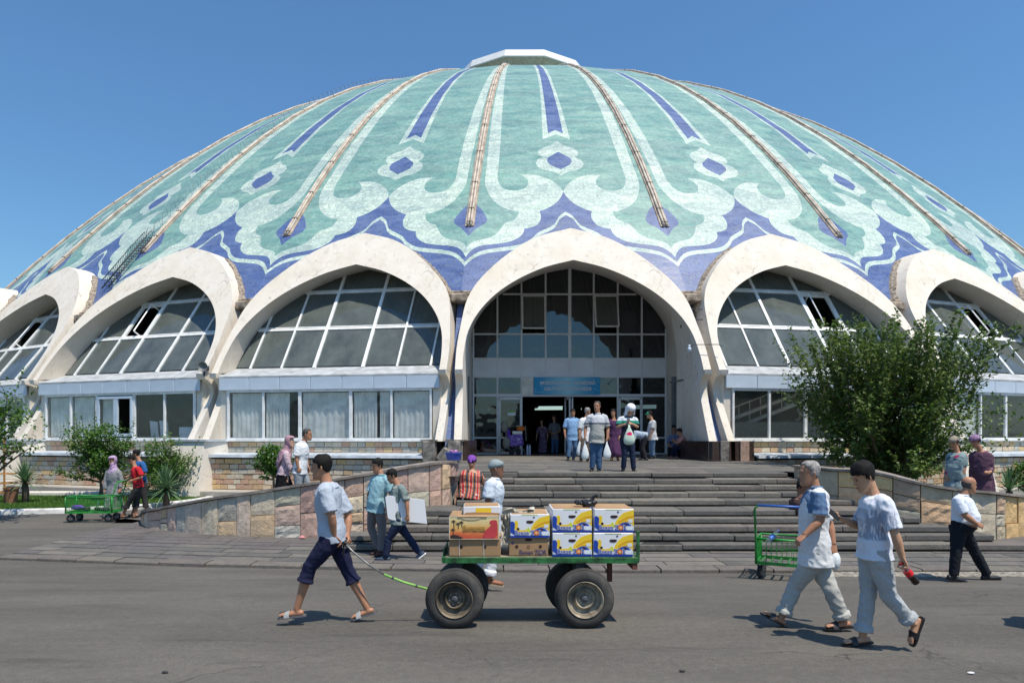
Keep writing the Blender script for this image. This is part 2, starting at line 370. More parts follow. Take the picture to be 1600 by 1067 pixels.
# paving slabs: rows parallel to the kerb; each a piece up to the wall and stairs
rows = [(.36, .34), (.70, .34), (1.04, .36), (1.40, .36)]
slabs = 0
for dy, dep in rows:
    x = X0 - random.random() * .6
    while x < 16:
        L = random.uniform(.85, 1.25); a = max(x, X0); b = x + L
        if b > X0 + .1 and kerbY(a) + dy + dep < 14.6:
            ya, yb = kerbY(a) + dy, kerbY(b) + dy; k = MB(); e = .008; z = .076 + .018 * dy + random.uniform(-.003, .003)
            A = [(e, e), (b - a - e, yb - ya + e), (b - a - e, yb - ya + dep - e), (e, dep - e)]
            k.prism(A, -.03, 0); k.build('paving_slab', M_pave, pav, loc=(a, ya, z)); slabs += 1
        x += L
rest = MB()                                              # further slabs, too foreshortened to pick apart
y = 1.76
while y < 6.4:
    x = X0 - random.random()
    while x < 16:
        L = random.uniform(.8, 1.2); a = max(x, X0); b = x + L; e = .008
        if b > X0 + .1:
            ya, yb = kerbY(a) + y, kerbY(b) + y; z = .076 + .018 * min(y, 2) + random.uniform(-.002, .002)
            rest.prism([(a + e, ya + e), (b - e, yb + e), (b - e, yb + .36 - e), (a + e, ya + .36 - e)], z - .02, z)
        x += L
    y += .36
tag(rest.build('paving_slab', M_pave, pav), kind='stuff')
# pale gutter strip by the right-hand kerb
gs = MB(); gs.prism([(4.7, 10.47), (30, 10.47), (30, 10.82), (4.7, 10.82)], .036, .050)
tag(gs.build('gutter_strip', mat('gravelly_concrete', (.30, .27, .22), .9, .5, 16, .9, 60)), kind='structure')
# ---------------------------------------------------------------- stairs
M_step = stone_mat('step_stone', [(.155, .147, .132), (.185, .173, .150), (.130, .125, .116), (.17, .152, .136)], .85, 1.8, .7)
M_joint = mat('joint_dirt', (.03, .027, .024), .95, .3, 8, .2)
ZP = 1.33
stairs = tag(empty('entrance_stairs', (2.95, 16.2, 0), 'wide weathered grey stone stairs of ten steps up to the entrance', 'stairs'))
SY = [16.28, 15.70, 15.30, 14.90, 14.40, 13.60, 13.30, 13.00, 12.70, 12.40, 12.1]
SL = [-.93, -.93, -.93, -.93, -.93, -1.7, -2.4, -2.4, -3.1, -3.1]
SR = [6.86, 7.0, 7.1, 7.25, 7.5, 7.75, 8.2, 8.6, 9.2, 9.75]
rise = (ZP - .115) / 10
core = MB()
for i in range(10):
    zt = ZP - i * rise; y0 = SY[i]; yb = SY[i - 1] + .25 if i else 17.0
    core.prism([(SL[i] + .01, y0 + .045), (SR[i] - .01, y0 + .045), (SR[i] - .01, yb), (SL[i] + .01, yb)], zt - rise - .02, zt - .012)
    x = SL[i]
    while x < SR[i] - .05:
        L = min(random.choice([random.uniform(.8, 1.3), random.uniform(1.3, 2.1)]), SR[i] - x)
        if SR[i] - x - L < .3: L = SR[i] - x
        k = MB(); dep = yb - y0 if i else .55; th = rise * random.uniform(.76, .90); dy = random.uniform(-.03, .025)
        k.box((L / 2, dep / 2, -th / 2), (L - .008, dep, th), bev=.012)
        o = k.build('step_slab', M_step, stairs, loc=(x - 2.95, y0 - 16.2 + dy, zt + random.uniform(-.012, .004)))
        o.rotation_euler = (random.uniform(-.006, .006), random.uniform(-.004, .004), random.uniform(-.004, .004))
        x += L
core.build('stair_core', M_joint, stairs, off=(2.95, 16.2, 0))
# platform before the doors
def plat(Y): return ZP + (.06 if Y > 22 else .06 * max(0, (Y - 16.8)) / 5.2)
pf = tag(empty('entrance_platform', (2.95, 16.8, ZP)), kind='structure')
fb = MB()
fb.prism([(-2.3, 16.82), (8.3, 16.82), (8.9, 31.5), (-2.9, 31.5)], .1, ZP - .02)
fb.build('platform_base', M_joint, pf, off=(2.95, 16.8, ZP))
M_plat = stone_mat('platform_stone', [(.165, .155, .14), (.135, .13, .12), (.185, .172, .15), (.15, .14, .13)], .62, 1.2, .3, .4)
y = 16.80; nsl = 0
while y < 30.4:
    dp = random.uniform(.75, .95); x = -2.3 - random.random() * .5
    while x < 8.5:
        L = random.uniform(1.0, 1.5); k = MB(); a = max(x, -2.45); b = min(x + L, 8.6)
        if b - a > .1:
            k.prism([(0.004, .004), (b - a - .004, .004), (b - a - .004, dp - .004), (.004, dp - .004)], -.05, 0)
            ml = M_plat if y < 27 else mat('brown_threshold_stone', (.13, .085, .065), .4, .2, 4, .1)
            k.build('floor_slab', ml, pf, loc=(a - 2.95, y - 16.8, plat(y) - ZP + random.uniform(-.003, .003)))
        x += L
    y += dp
# ================================================================ the domed market hall
DX, DY = 2.331, 72.807; PH0 = .47; STEP = 10.0
ZC = [11.445309924905853, -51.86959787085458, 41.16022254411735, -30.97249696410001, 38.04505906295279]
def zpoly(R):
    if R > 46.8: return zpoly(46.8) - (R - 46.8) * 1.38
    q = R / 45.807; r = 0
    for c in ZC: r = r * q + c
    return r
KINK = [5, 9, 13.5, 18, 22, 26, 29.5, 32.5, 35.2, 37.7, 40.0, 42.0, 43.8, 45.3, 46.6, 48.0]
def zdome(R):
    R = max(5, min(48.0, R))
    for a, b in zip(KINK, KINK[1:]):
        if a <= R <= b: return zpoly(a) + (zpoly(b) - zpoly(a)) * (R - a) / (b - a)
def rdome(z):
    lo, hi = 5., 48.
    for _ in range(40):
        m = (lo + hi) / 2
        if zdome(m) > z: lo = m
        else: hi = m
    return lo
hall = empty('market_hall', (DX, DY, 0), 'huge market hall with a turquoise and blue mosaic dome ringed by white pointed arches', 'market hall')
def part(mb, name, mats, k=0.0, parent=None, smooth=False, angle=None, loc=(0, 0, 0)):
    """mesh in bay coordinates (u, -R, z above the eye level) turned to bay k"""
    me = mb.mesh(name, mats, smooth, angle) if isinstance(mb, MB) else mb
    o = link(name, me, parent or hall)
    rz = RAD(PH0 + STEP * k)
    if parent is None: o.location = (0, 0, EYE); o.rotation_euler = (0, 0, rz)
    else: o.location = loc
    return o
# --- dome gore: the mosaic pattern is cut into the shell
outer = [(0.0, 43.67), (-0.036, 43.97), (-0.108, 44.27), (-0.201, 44.49), (-0.279, 44.6), (-0.262, 44.82), (-0.271, 45.03), (-0.31, 45.24), (-0.372, 45.34), (-0.439, 45.39), (-0.452, 45.59), (-0.506, 45.78), (-0.589, 45.92), (-0.695, 45.99), (-0.801, 46.03), (-0.895, 46.09), (-0.962, 46.27), (-1.0, 46.5)]
petal = [(-0.5, 44.7), (-0.518, 44.92), (-0.58, 45.07), (-0.641, 45.15), (-0.677, 45.38), (-0.723, 45.62), (-0.793, 45.77), (-0.888, 45.85), (-0.957, 45.94), (-1.0, 46.13)]
bandin = [(-0.907, 40.45), (-0.893, 42.11), (-0.895, 43.1), (-0.871, 43.49), (-0.805, 43.99), (-0.71, 44.35), (-0.582, 44.58), (-0.5, 44.62)]
upper = [(-0.752, 40.47), (-0.749, 42.13), (-0.756, 42.85), (-0.733, 43.19), (-0.69, 43.45), (-0.623, 43.58), (-0.557, 43.6), (-0.477, 43.56), (-0.416, 43.44), (-0.386, 43.18), (-0.404, 42.94), (-0.444, 42.81), (-0.472, 42.72), (-0.333, 42.71), (-0.251, 42.78), (-0.158, 42.95), (-0.081, 43.16), (-0.028, 43.42), (0.0, 43.67)]
line = [(0.0, 44.62), (-0.069, 44.80), (-0.097, 44.98), (-0.126, 45.19), (-0.177, 45.32), (-0.264, 45.47), (-0.313, 45.57), (-0.351, 45.74), (-0.423, 45.93), (-0.506, 46.05), (-0.647, 46.13), (-0.787, 46.20), (-0.88, 46.30), (-0.946, 46.47), (-1.0, 46.68)]
def smooth2(pts, cusps=()):
    """one corner-cutting pass that keeps the listed cusps"""
    o = [pts[0]]
    for i in range(1, len(pts) - 1):
        p, q, r = pts[i - 1], pts[i], pts[i + 1]
        if i in cusps: o.append(q); continue
        o += [(q[0] * .75 + p[0] * .25, q[1] * .75 + p[1] * .25), (q[0] * .75 + r[0] * .25, q[1] * .75 + r[1] * .25)]
    return o + [pts[-1]]
outer = smooth2(outer, (4, 9)); petal = smooth2(petal, (3,)); bandin = smooth2(bandin); upper = smooth2(upper, (12,)); line = smooth2(line)
blueP = outer + [(-1.0, 48.0), (0.0, 48.0)]
paleP = outer + petal[::-1] + bandin[::-1] + [(-.916, 38.4), (-.935, 26.), (-.95, 5.), (-.87, 5.), (-.868, 26.), (-.766, 38.4)] + upper[:-1]
lineP = line + [(a, r + .15) for a, r in line[::-1]]
diamP = [(-1.0, 44.26), (-0.942, 44.36), (-0.90, 44.50), (-0.859, 44.73), (-0.823, 44.98), (-0.835, 45.12), (-0.87, 45.24), (-0.922, 45.36), (-1.0, 45.68)]
ribW = [(0, 39.98), (-.183, 40.35), (-.136, 34.4), (-.133, 26.8), (-.12, 5.), (0, 5.)]
ribB = [(0, 39.6), (-.105, 39.9), (-.087, 34.4), (-.055, 26.8), (-.045, 5.), (0, 5.)]
medW = [(0.0, 40.5), (-0.089, 40.8), (-0.19, 40.97), (-0.257, 41.22), (-0.249, 41.47), (-0.2, 41.63), (-0.268, 41.78), (-0.295, 42.05), (-0.266, 42.28), (-0.189, 42.46), (-0.088, 42.54), (0.0, 42.75)]
medB = [(0.0, 41.25), (-0.072, 41.48), (-0.14, 41.67), (-0.155, 41.91), (-0.129, 42.1), (-0.068, 42.25), (0.0, 42.40)]
REG = [(blueP, 2), (paleP, 1), (lineP, 1), (diamP, 2), (ribW, 1), (ribB, 2), (medW, 1), (medB, 2)]
CUT = [(4.05, 4.2), (3.75, 4.9), (3.3, 5.5), (2.35, 6.35), (1.3, 7.05), (0, 7.4)]
def cutz(u):
    u = abs(u)
    for (a, za), (b, zb) in zip(CUT, CUT[1:]):
        if b <= u <= a: return za + (zb - za) * (a - u) / (a - b)
    return -9 if u > CUT[0][0] else 7.4
def gore_mesh():
    vs, es = [], []
    def addline(pts, closed):
        b = len(vs)
        for p in pts: vs.append(V((p[0] * 4, p[1])))
        for i in range(len(pts) - (0 if closed else 1)): es.append((b + i, b + (i + 1) % len(pts)))
    for sgn in (1, -1):
        for poly, _ in REG: addline([(p[0] * sgn, p[1]) for p in poly], True)
    for r in KINK: addline([(-1 + 2 * i / 8, r) for i in range(9)], False)
    addline([(-1, r) for r in KINK], False); addline([(1, r) for r in KINK], False); addline([(0, r) for r in KINK], False)
    addline([(u * sg / (rdome(z) * sin(RAD(5)) * 1.0019), rdome(z)) for sg, pp in ((-1, CUT), (1, CUT[-2::-1])) for u, z in pp], False)
    ov, oe, of, *_ = delaunay_2d_cdt(vs, es, [], 0, 1e-4)
    def inside(poly, x, y):
        c = False; n = len(poly)
        for i in range(n):
            x1, y1 = poly[i]; x2, y2 = poly[i - 1]
            if (y1 > y) != (y2 > y) and x < (x2 - x1) * (y - y1) / (y2 - y1) + x1: c = not c
        return c
    mb = MB(); s5 = sin(RAD(5)) * 1.0019; c5 = cos(RAD(5)) * 1.0019
    for p in ov: mb.v.append((p[0] / 4 * p[1] * s5, -p[1] * c5, zdome(p[1])))
    for f in of:
        x = sum(ov[i][0] for i in f) / len(f) / 4; y = sum(ov[i][1] for i in f) / len(f); m = 0
        if zdome(y) < cutz(x * y * s5): continue
        for poly, c in REG:
            if inside(poly, -abs(x), y): m = c
        mb.f.append(tuple(f)); mb.m.append(m)
    return mb.mesh('dome_segment', [M_teal, M_pale, M_blue])
gm = gore_mesh()
for k in range(36): part(gm, 'dome_segment', None, k if k < 18 else k - 36)
# --- ribs with twin drain pipes
def rib_meshes():
    Rs = [45.3, 44.9, 43.8, 42, 40, 37.7, 35.2, 32.5, 29.5, 26, 22, 18, 13.5, 9, 7]
    P_ = [V((0, -r * 1.0019, zdome(r))) for r in Rs]
    def nrm(i):
        t = (P_[min(i + 1, len(P_) - 1)] - P_[max(i - 1, 0)]).normalized(); return V((1, 0, 0)).cross(t) * -1
    N = [nrm(i) for i in range(len(P_))]; N = [n if n.z > 0 else -n for n in N]
    bed = MB()
    bed.loft([[p + V((-.19, 0, 0)), p + V((-.17, 0, 0)) + n * .035, p + V((.17, 0, 0)) + n * .035, p + V((.19, 0, 0))] for p, n in zip(P_, N)])
    pipes = []
    for dx in (-.06, .06):
        m = MB(); m.tube([p + n * .075 + V((dx, 0, 0)) for p, n in zip(P_, N)], .052, 8); pipes.append(m.mesh('drain_pipe', M_pipe, True))
    cl = MB()
    for i in range(len(P_) - 1):
        for t in (.3,):
            if i > 9 and t > .1 and i % 2: continue
            p = P_[i].lerp(P_[i + 1], t); n = N[i].lerp(N[i + 1], t); d = (P_[i + 1] - P_[i]).normalized()
            cl.loft([[p + d * s + V((-.125, 0, 0)) + n * .03, p + d * s + V((-.12, 0, 0)) + n * .134, p + d * s + V((.12, 0, 0)) + n * .134, p + d * s + V((.125, 0, 0)) + n * .03] for s in (-.014, .014)])
    mo = MB(); p = P_[0]; rr = random.Random(3)
    for j in range(9): mo.ball(p + V((rr.uniform(-.25, .2), rr.uniform(-.45, .1), rr.uniform(-.35, .05))), (.12, .08, .10), 7, 5)
    return bed.mesh('rib_bed', M_ribbase), pipes, cl.mesh('pipe_clamp', mat('clamp_rust', (.13, .09, .06), .8, .3, 5, .2)), mo.mesh('mortar_patch', M_mortar)
rbm, rpm, rcm, rmo = rib_meshes()
for k in range(-7, 7):
    r = part(rbm, 'roof_rib', None, k + .5)
    for m in rpm: part(m, 'drain_pipe', None, 0, r)
    tag(part(rcm, 'pipe_clamp', None, 0, r), kind='stuff')
# ladder and guard rail running up beside the rib left of the entrance
def onrib(R, u, h): return V((u, -R * 1.0019, zdome(R) + h))
lad = MB()
Rv = [46.9 - i * .12 for i in range(18)]
for u in (-.42, .02): lad.tube([onrib(r, u, .28) for r in (47.0, 46, 45.2, 44.9)], .03, 6); lad.tube([onrib(r, u, .62) for r in (47.0, 46, 45.2, 44.9)], .02, 6)
for i, r in enumerate(Rv):
    lad.tube([onrib(r, -.42, .28), onrib(r, .02, .28)], .018, 5); lad.tube([onrib(r, -.42, .28), onrib(r - .12, -.42, .62)], .012, 4); lad.tube([onrib(r, .02, .28), onrib(r - .12, .02, .62)], .012, 4)
lad_o = part(lad, 'roof_ladder', M_rail, -2.5, smooth=True)
gr = MB(); r = 44.7; sgn = 1
while r > 12:
    u = -.55; r2 = r - .45
    gr.tube([onrib(r, u, .0), onrib(r - .1, u - .12, .42), onrib(r - .32, u - .12, .42), onrib(r2 + .1, u, .0)], .010, 4); r = r2
part(gr, 'guard_hoops', M_rail, -2.5)
# --- lantern
lan = MB(); n = 12; a0 = RAD(15 - 90)
def ring(r, z): return [V((r * cos(a0 + 2 * pi * i / n), r * sin(a0 + 2 * pi * i / n), z)) for i in range(n)]
lan.loft([ring(7.45, 36.42), ring(7.50, 36.5), ring(7.25, 37.2), ring(6.9, 37.28), ring(2.5, 38.2), ring(.1, 38.4)], True, False)
lo_ = part(lan, 'lantern', M_lant, -.047)
so2 = MB(); so2.loft([ring(7.45, 36.42), ring(7.1, 36.38), ring(5.3, 35.3), ring(5.2, 33.5)], True, False)
for i in range(n):
    p, q = ring(7.1, 36.36)[i], ring(5.3, 35.28)[i]; so2.tube([p, q], .05, 5)
part(so2, 'lantern_soffit', M_soff, 0, lo_)

# --- arches
EX = [(4.25, 2.19), (4.22, 3.0), (4.1, 3.9), (3.9, 4.9), (3.4, 5.8), (2.4, 6.85), (1.3, 7.6), (0, 8.02)]
IN = [(4.0, 2.19), (3.98, 2.8), (3.85, 3.6), (3.5, 4.35), (2.9, 5.08), (2.1, 5.70), (1.1, 6.22), (0, 6.55)]
BK = [(4.37, 2.5), (4.37, 3.6), (4.36, 4.6), (4.05, 5.35), (3.4, 6.1), (2.5, 6.7), (1.3, 7.22), (0, 7.5)]
def catmull(pts, sub=4):
    n = len(pts); o = []
    for i in range(n - 1):
        p0 = pts[i - 1] if i > 0 else tuple(2 * a - b for a, b in zip(pts[0], pts[1])); p1 = pts[i]; p2 = pts[i + 1]
        p3 = pts[i + 2] if i + 2 < n else tuple(2 * a - b for a, b in zip(pts[-1], pts[-2]))
        for s in range(sub):
            t = s / sub
            o.append(tuple(.5 * (2 * b + (c - a) * t + (2 * a - 5 * b + 4 * c - d) * t * t + (3 * b - a - 3 * c + d) * t ** 3) for a, b, c, d in zip(p0, p1, p2, p3)))
    return o + [pts[-1]]
EXs, INs, BKs = catmull(EX), catmull(IN), catmull(BK)
def Rface(z): return 50.2 - (z - 2.19) * .643
def mirror(c): return [(-u, z) for u, z in c] + [(u, z) for u, z in c[-2::-1]]
EXf, INf, BKf = mirror(EXs), mirror(INs), mirror(BKs)
UE, RE = .42, 42.2
# lower pier profile: lip, hollow, foot (R, z)
PIER = [(50.34, 2.19), (50.30, 2.05), (50.02, 1.98), (49.86, 1.86), (49.76, 1.68), (49.76, 1.52), (49.88, 1.25), (50.3, .55), (50.75, -.17)]
def Rglass(z): return 49.0 - (z - 2.47) * .725
def arch_mesh(entr):
    mb = MB(); L = V
    E = [V((u, -Rface(z), z)) for u, z in EXf]; I = [V((u, -Rface(z), z)) for u, z in INf]
    EB = [V((u * (rdome(z) - .8) / Rface(z) if z > 5.4 else u * .965, -(min(Rface(z) - 1.6, rdome(z) - .8) if z > 5.4 else 46.6), z)) for u, z in EXf]
    if entr: IB = [V((u + UE, -RE, z)) for u, z in BKf]
    else: IB = [V((u, -(Rglass(z) - .06), z + .12)) for u, z in INf]
    n = len(E)
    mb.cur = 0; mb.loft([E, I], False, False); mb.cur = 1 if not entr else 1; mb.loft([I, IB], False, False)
    mb.cur = 0; mb.loft([EB, E], False, False)
    ob = []
    for sg in (-1, 1):          # legs
        mb.cur = 0
        uo, ui = 4.25 * sg, 4.0 * sg
        rb = RE if entr else 49.84
        uib = (4.37 * sg + UE) if entr else ui
        fo = [V((uo, -r, z)) for r, z in PIER]; fi = [V((ui, -r, z)) for r, z in PIER]
        bo = [V((uo * .965, -46.6, z)) for r, z in PIER]; bi = [V((uib, -(RE if entr else min(r - .04, 49.1)), z)) for r, z in PIER]
        mb.loft([fo, fi], False, False); mb.loft([bo, fo], False, False)
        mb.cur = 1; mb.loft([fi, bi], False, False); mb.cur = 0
        mb.loft([[fo[0], fi[0]], [V((uo, -50.2, 2.19)), V((ui, -50.2, 2.19))]], False, False)
        if entr:                # plaster side wall runs in to the doors
            mb.cur = 1; mb.loft([[bi[0], fi[0]], [IB[0] if sg < 0 else IB[-1], I[0] if sg < 0 else I[-1]]], False, False); mb.cur = 0
            mb.loft([[bi[-1], fi[-1]], [bi[-1] + V((0, 0, -.9)), fi[-1] + V((0, 0, -.9))]], False, False)
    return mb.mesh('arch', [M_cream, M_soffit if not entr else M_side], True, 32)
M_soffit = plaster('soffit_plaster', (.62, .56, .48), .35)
M_side = plaster('porch_wall_plaster', (.76, .72, .66), .6)
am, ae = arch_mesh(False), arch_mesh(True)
def mortar_mesh():
    mb = MB(); rr = random.Random(5)
    for sg in (-1, 1):
        pts = [(u, z) for u, z in EXs if z > 3.9 and u > 1.3]
        rings = []
        for u, z in pts:
            R = min(rdome(z + .1) if z > 5.3 else 47.7, Rface(z) - .45)
            c = V((sg * (u * R / Rface(z) + .02), -R, z)); q = rr.uniform(.75, 1.25)
            rings.append([c + V((sg * .13 * q, .12, -.02)), c + V((sg * .09 * q, -.08, .03)), c + V((sg * .02, -.20 * q, .04)), c + V((-sg * .05, -.2, -.08)), c + V((0, .3, -.15))])
        mb.loft(rings)
    return mb.mesh('mortar_edge', M_mortar)
mm = mortar_mesh()
strip = MB(); sp = [(47.7, 5.3), (48.3, 4.2), (48.9, 3.1), (49.35, 2.19), (49.45, 1.6), (49.9, .9), (50.6, -.4), (50.7, -.8)]
strip.loft([[V((-h_ - .02, -r + .1, z)), V((-h_, -r, z)), V((h_, -r, z)), V((h_ + .02, -r + .1, z))] for r, z in sp for h_ in ((.11 if z > 2.3 else .16),)], False, False)
stripm = strip.mesh('tile_strip', M_blue)
corb = MB(); corb.box((0, -48.05, 4.98), (.62, .8, .30), bev=.05); corb.box((0, -47.9, 5.2), (.8, .5, .16), bev=.03)
corbm = corb.mesh('corbel', M_corb)
# --- glazing
def clip_convex(poly, clip):
    """clip polygon (x, z) by a convex counter-clockwise polygon"""
    o = poly
    for i in range(len(clip)):
        a, b = clip[i], clip[(i + 1) % len(clip)]; inp = o; o = []
        def side(p): return (b[0] - a[0]) * (p[1] - a[1]) - (b[1] - a[1]) * (p[0] - a[0])
        for j in range(len(inp)):
            p, q = inp[j], inp[(j + 1) % len(inp)]; sp_, sq = side(p), side(q)
            if sp_ >= 0: o.append(p)
            if (sp_ > 0) != (sq > 0) and abs(sp_ - sq) > 1e-12:
                t = sp_ / (sp_ - sq); o.append((p[0] + (q[0] - p[0]) * t, p[1] + (q[1] - p[1]) * t))
        if not o: return []
    c = []
    for p in o:
        if not c or abs(p[0] - c[-1][0]) + abs(p[1] - c[-1][1]) > 1e-4: c.append(p)
    return c
clipN = [(-4.06, 2.3), (4.06, 2.3)] + [(u * 1.012, z + .16) for u, z in INs]; clipN += [(-u, z) for u, z in clipN[-2:1:-1]]
clipE = [(-4.38, -1.0), (4.38, -1.0)] + [(u, z + .02) for u, z in BKs]; clipE += [(-u, z) for u, z in clipE[-2:1:-1]]
clipN = [p for i, p in enumerate(clipN)]
MU = [-4.05, -3.4, -2.18, -.92, .92, 2.18, 3.4, 4.05]; MZ = [2.46, 3.98, 5.6, 6.9]
SN = V((0, -.5871, .8095)) .cross(V((0, 0, 0)))  # unused
nG = V((0, -1, 0)) * cos(math.atan(.725)) + V((0, 0, 1)) * sin(math.atan(.725))
def gp(u, z, off=0.0): return V((u, -Rglass(z), z)) + nG * off
def barG(mb, a, b, w, t=.09, off=.0):
    """bar in the leaning glass plane from (u, z) to (u, z)"""
    A, B = gp(*a), gp(*b); d = (B - A).normalized(); s = d.cross(nG) * (w / 2)
    mb.loft([[A - s + nG * off, A + s + nG * off, A + s + nG * (off + t), A - s + nG * (off + t)], [B - s + nG * off, B + s + nG * off, B + s + nG * (off + t), B - s + nG * (off + t)]])
def arch_top(u, curve):
    u = abs(u)
    for (a, za), (b, zb) in zip(curve, curve[1:]):
        if b <= u <= a and a - b > 1e-6: return za + (zb - za) * (a - u) / (a - b)
    return curve[0][1]
frm = MB()
for u in MU[1:-1]:
    top = arch_top(u, [(a * 1.01, z + .12) for a, z in INs]); barG(frm, (u, 2.4), (u, top), .115 if abs(u) < 1 else .065)
for z in MZ[1:-1]:
    us = [u for u, zz in INs if zz + .12 >= z]; um = max(us) if us else 0
    barG(frm, (-min(um, 4), z), (min(um, 4), z), .10, .085, .004)
    barG(frm, (-min(um, 4), z + .11), (min(um, 4), z + .11), .04, .05, .002)
frmm = frm.mesh('window_frame', M_white)
panes = {}
for i in range(7):
    for j in range(3):
        g_ = .03; poly = clip_convex([(MU[i] + g_, MZ[j] + g_), (MU[i + 1] - g_, MZ[j] + g_), (MU[i + 1] - g_, MZ[j + 1] - g_), (MU[i] + g_, MZ[j + 1] - g_)], clipN)
        if len(poly) >= 3:
            mb = MB(); n = len(poly); mb.add([gp(u, z, .045) for u, z in poly] + [gp(u, z, .033) for u, z in poly], [tuple(range(n)), tuple(range(2 * n - 1, n - 1, -1))] + [(q, (q + 1) % n, n + (q + 1) % n, n + q) for q in range(n)])
            panes[(i, j)] = mb.mesh('pane', M_glass)
# awning roof, fascia panels
sillm = MB(); sillm.loft([[V((u, -48.9, 2.50)), V((u, -50.16, 2.09)), V((u, -50.16, 2.03)), V((u, -48.9, 2.38))] for u in (-3.99, 3.99)])
sillm = sillm.mesh('sloped_sill', M_sill)
fasm = MB(); fasm.box((0, 0, 0), (1.128, .06, .43), bev=.012); fasm = fasm.mesh('fascia_panel', M_panel)
WU = [-3.68, -2.35, -.99, .86, 2.31, 3.68]
wf = MB()
for u in WU: wf.box((u, -50.05, .74), (.10 if u in (-.99, .86) else .065, .09, 1.68))
for z in (-.10, 1.565): wf.box((0, -50.055, z), (7.44, .10, .08))
wf.box((0, -50.08, -.165), (7.5, .16, .045))
wfm = wf.mesh('window_frame', M_white)
lp = []
for a, b in zip(WU, WU[1:]):
    mb = MB(); mb.box(((a + b) / 2, -50.03, .735), (b - a - .06, .012, 1.6)); lp.append(mb.mesh('pane', M_glow))
jam = MB()
for sg in (-1, 1): jam.box((sg * 3.87, -49.74, .95), (.26, .55, 2.2))
jam.box((0, -49.67, -.60), (7.98, .7, .88)); jam.box((0, -49.5, 1.75), (7.98, .6, .34))
jamm = jam.mesh('window_wall', M_cream)
room = MB()                                        # what is seen behind the lower panes
room.box((0, -46.4, .6), (8.4, .1, 3.4)); room.box((0, -48, -.25), (8.4, 3.2, .08)); room.box((0, -47.7, 2.1), (8.3, 3.2, .06))
roomm = room.mesh('shop_interior', mat('shop_wall', (.16, .165, .16), .9, .2, 1, .1))
def curtain(a, b, z0=-.05, z1=1.5, m=None):
    mb = MB(); n = 26; rows = []
    for z in (z1, (z0 + z1) / 2, z0):
        rows.append([V((a + (b - a) * i / n, -49.93 + .022 * sin(i * 1.7 + a) * (1.2 if z < 1 else .5) + .012 * sin(i * .63), z)) for i in range(n + 1)])
    mb.loft(rows, False, False); return mb.mesh('curtain', m or M_curt, True)
CURT = {-1: [(-3.6, -2.38), (-2.3, -1.42), (-.93, .8), (.92, 1.75), (1.85, 2.28), (2.35, 3.64)], -2: [(-3.6, -2.38), (-2.3, -1.25)], -3: [(-3.6, -1.0), (.9, 2.2)], 1: [(2.35, 3.6)], 2: [(-3.6, -2.4), (2.4, 3.6)], 3: [(-3.6, 3.6)], -4: [(-3.6, 3.6)]}
BAYS = [-5, -4, -3, -2, -1, 0, 1, 2, 3, 4]
for k in BAYS:
    o = part(ae if k == 0 else am, 'arch', None, k)
    if k >= -4: part(mm, 'mortar_edge', None, 0, o)
    s = part(stripm, 'tile_strip', None, k + .5); part(corbm, 'corbel', None, k + .5)
    if k == 0: continue
    gl = part(frmm, 'arch_window', None, k)
    opened = {-3: (2, 1), -2: (2, 1), 1: (4, 1), 2: (4, 1), 3: (4, 1)}.get(k)
    for key, m in panes.items():
        if key != opened: part(m, 'pane', None, 0, gl)
    if opened:
        i, j = opened; a, b, z0, z1 = MU[i] + .08, MU[i + 1] - .08, MZ[j] + .06, MZ[j + 1] - .1
        fr = MB(); h = (.42 if k < 0 else -.42)
        for (p, q) in (((a, z0), (b, z0)), ((a, z1), (b, z1)), ((a, z0), (a, z1)), ((b, z0), (b, z1))): barG(fr, p, q, .09, .07, .01)
        part(fr, 'open_sash', M_white, 0, gl)
        lf = MB(); m_ = (a + b) / 2 + h * .6
        for z_, w_ in ((z0 + .1, 1), (z1 - .1, 1)):
            lf.tube([gp(m_, z_, -.25), gp(m_ - .12, z_, .28)], .03, 4)
        lf.tube([gp(m_, z0 + .1, -.25), gp(m_, z1 - .1, -.25)], .03, 4); lf.tube([gp(m_ - .12, z0 + .1, .28), gp(m_ - .12, z1 - .1, .28)], .03, 4)
        part(lf, 'sash_leaf', M_white, 0, gl)
    part(sillm, 'sloped_sill', None, k)
    for i in range(7): 
        q = part(fasm, 'fascia_panel', None, 0, hall); q.location = Matrix.Rotation(RAD(PH0 + STEP * k), 3, 'Z') @ V((-3.42 + 1.14 * i, -50.13, 1.815)) + V((0, 0, EYE)); q.rotation_euler = (0, 0, RAD(PH0 + STEP * k))
    part(jamm, 'window_wall', None, k); part(roomm, 'shop_interior', None, k)
    lw = part(wfm, 'shop_window', None, k)
    for i, m in enumerate(lp):
        if (k == -2 and i == 2): continue
        part(m, 'pane', None, 0, lw)
    for a, b in CURT.get(k, []): part(curtain(a, b), 'curtain', None, 0, lw)
# opened casement in the second bay left of the door
cs = MB()
for x_ in (-.88, -.05): cs.box((x_, -50.09, .74), (.09, .07, 1.45))
for x_ in (.05, .76): cs.box((x_, -50.09, .74), (.09, .07, 1.45))
for z_ in (.04, 1.44): cs.box((-.06, -50.095, z_), (1.75, .07, .10))
lw2 = part(cs, 'casement_window', M_panel, -2)
cp = MB(); cp.box((-.46, -50.08, .74), (.74, .012, 1.3)); part(cp, 'pane', M_glow, 0, lw2)
part(curtain(-.82, -.25, .05, 1.4), 'curtain', None, 0, lw2)
# boards leaning inside the window of that bay, counter inside
bd = MB()
for x_ in (1.25, 1.72): bd.box((x_, -49.5, .25), (.36, .05, .62), Matrix.Rotation(RAD(14), 3, 'X') @ Matrix.Rotation(RAD(8), 3, 'Y'))
part(bd, 'leaning_board', M_panel, -2); bd = MB(); bd.box((3.0, -49.4, .12), (1.0, .4, .42), bev=.02); part(bd, 'counter', M_panel, -2)
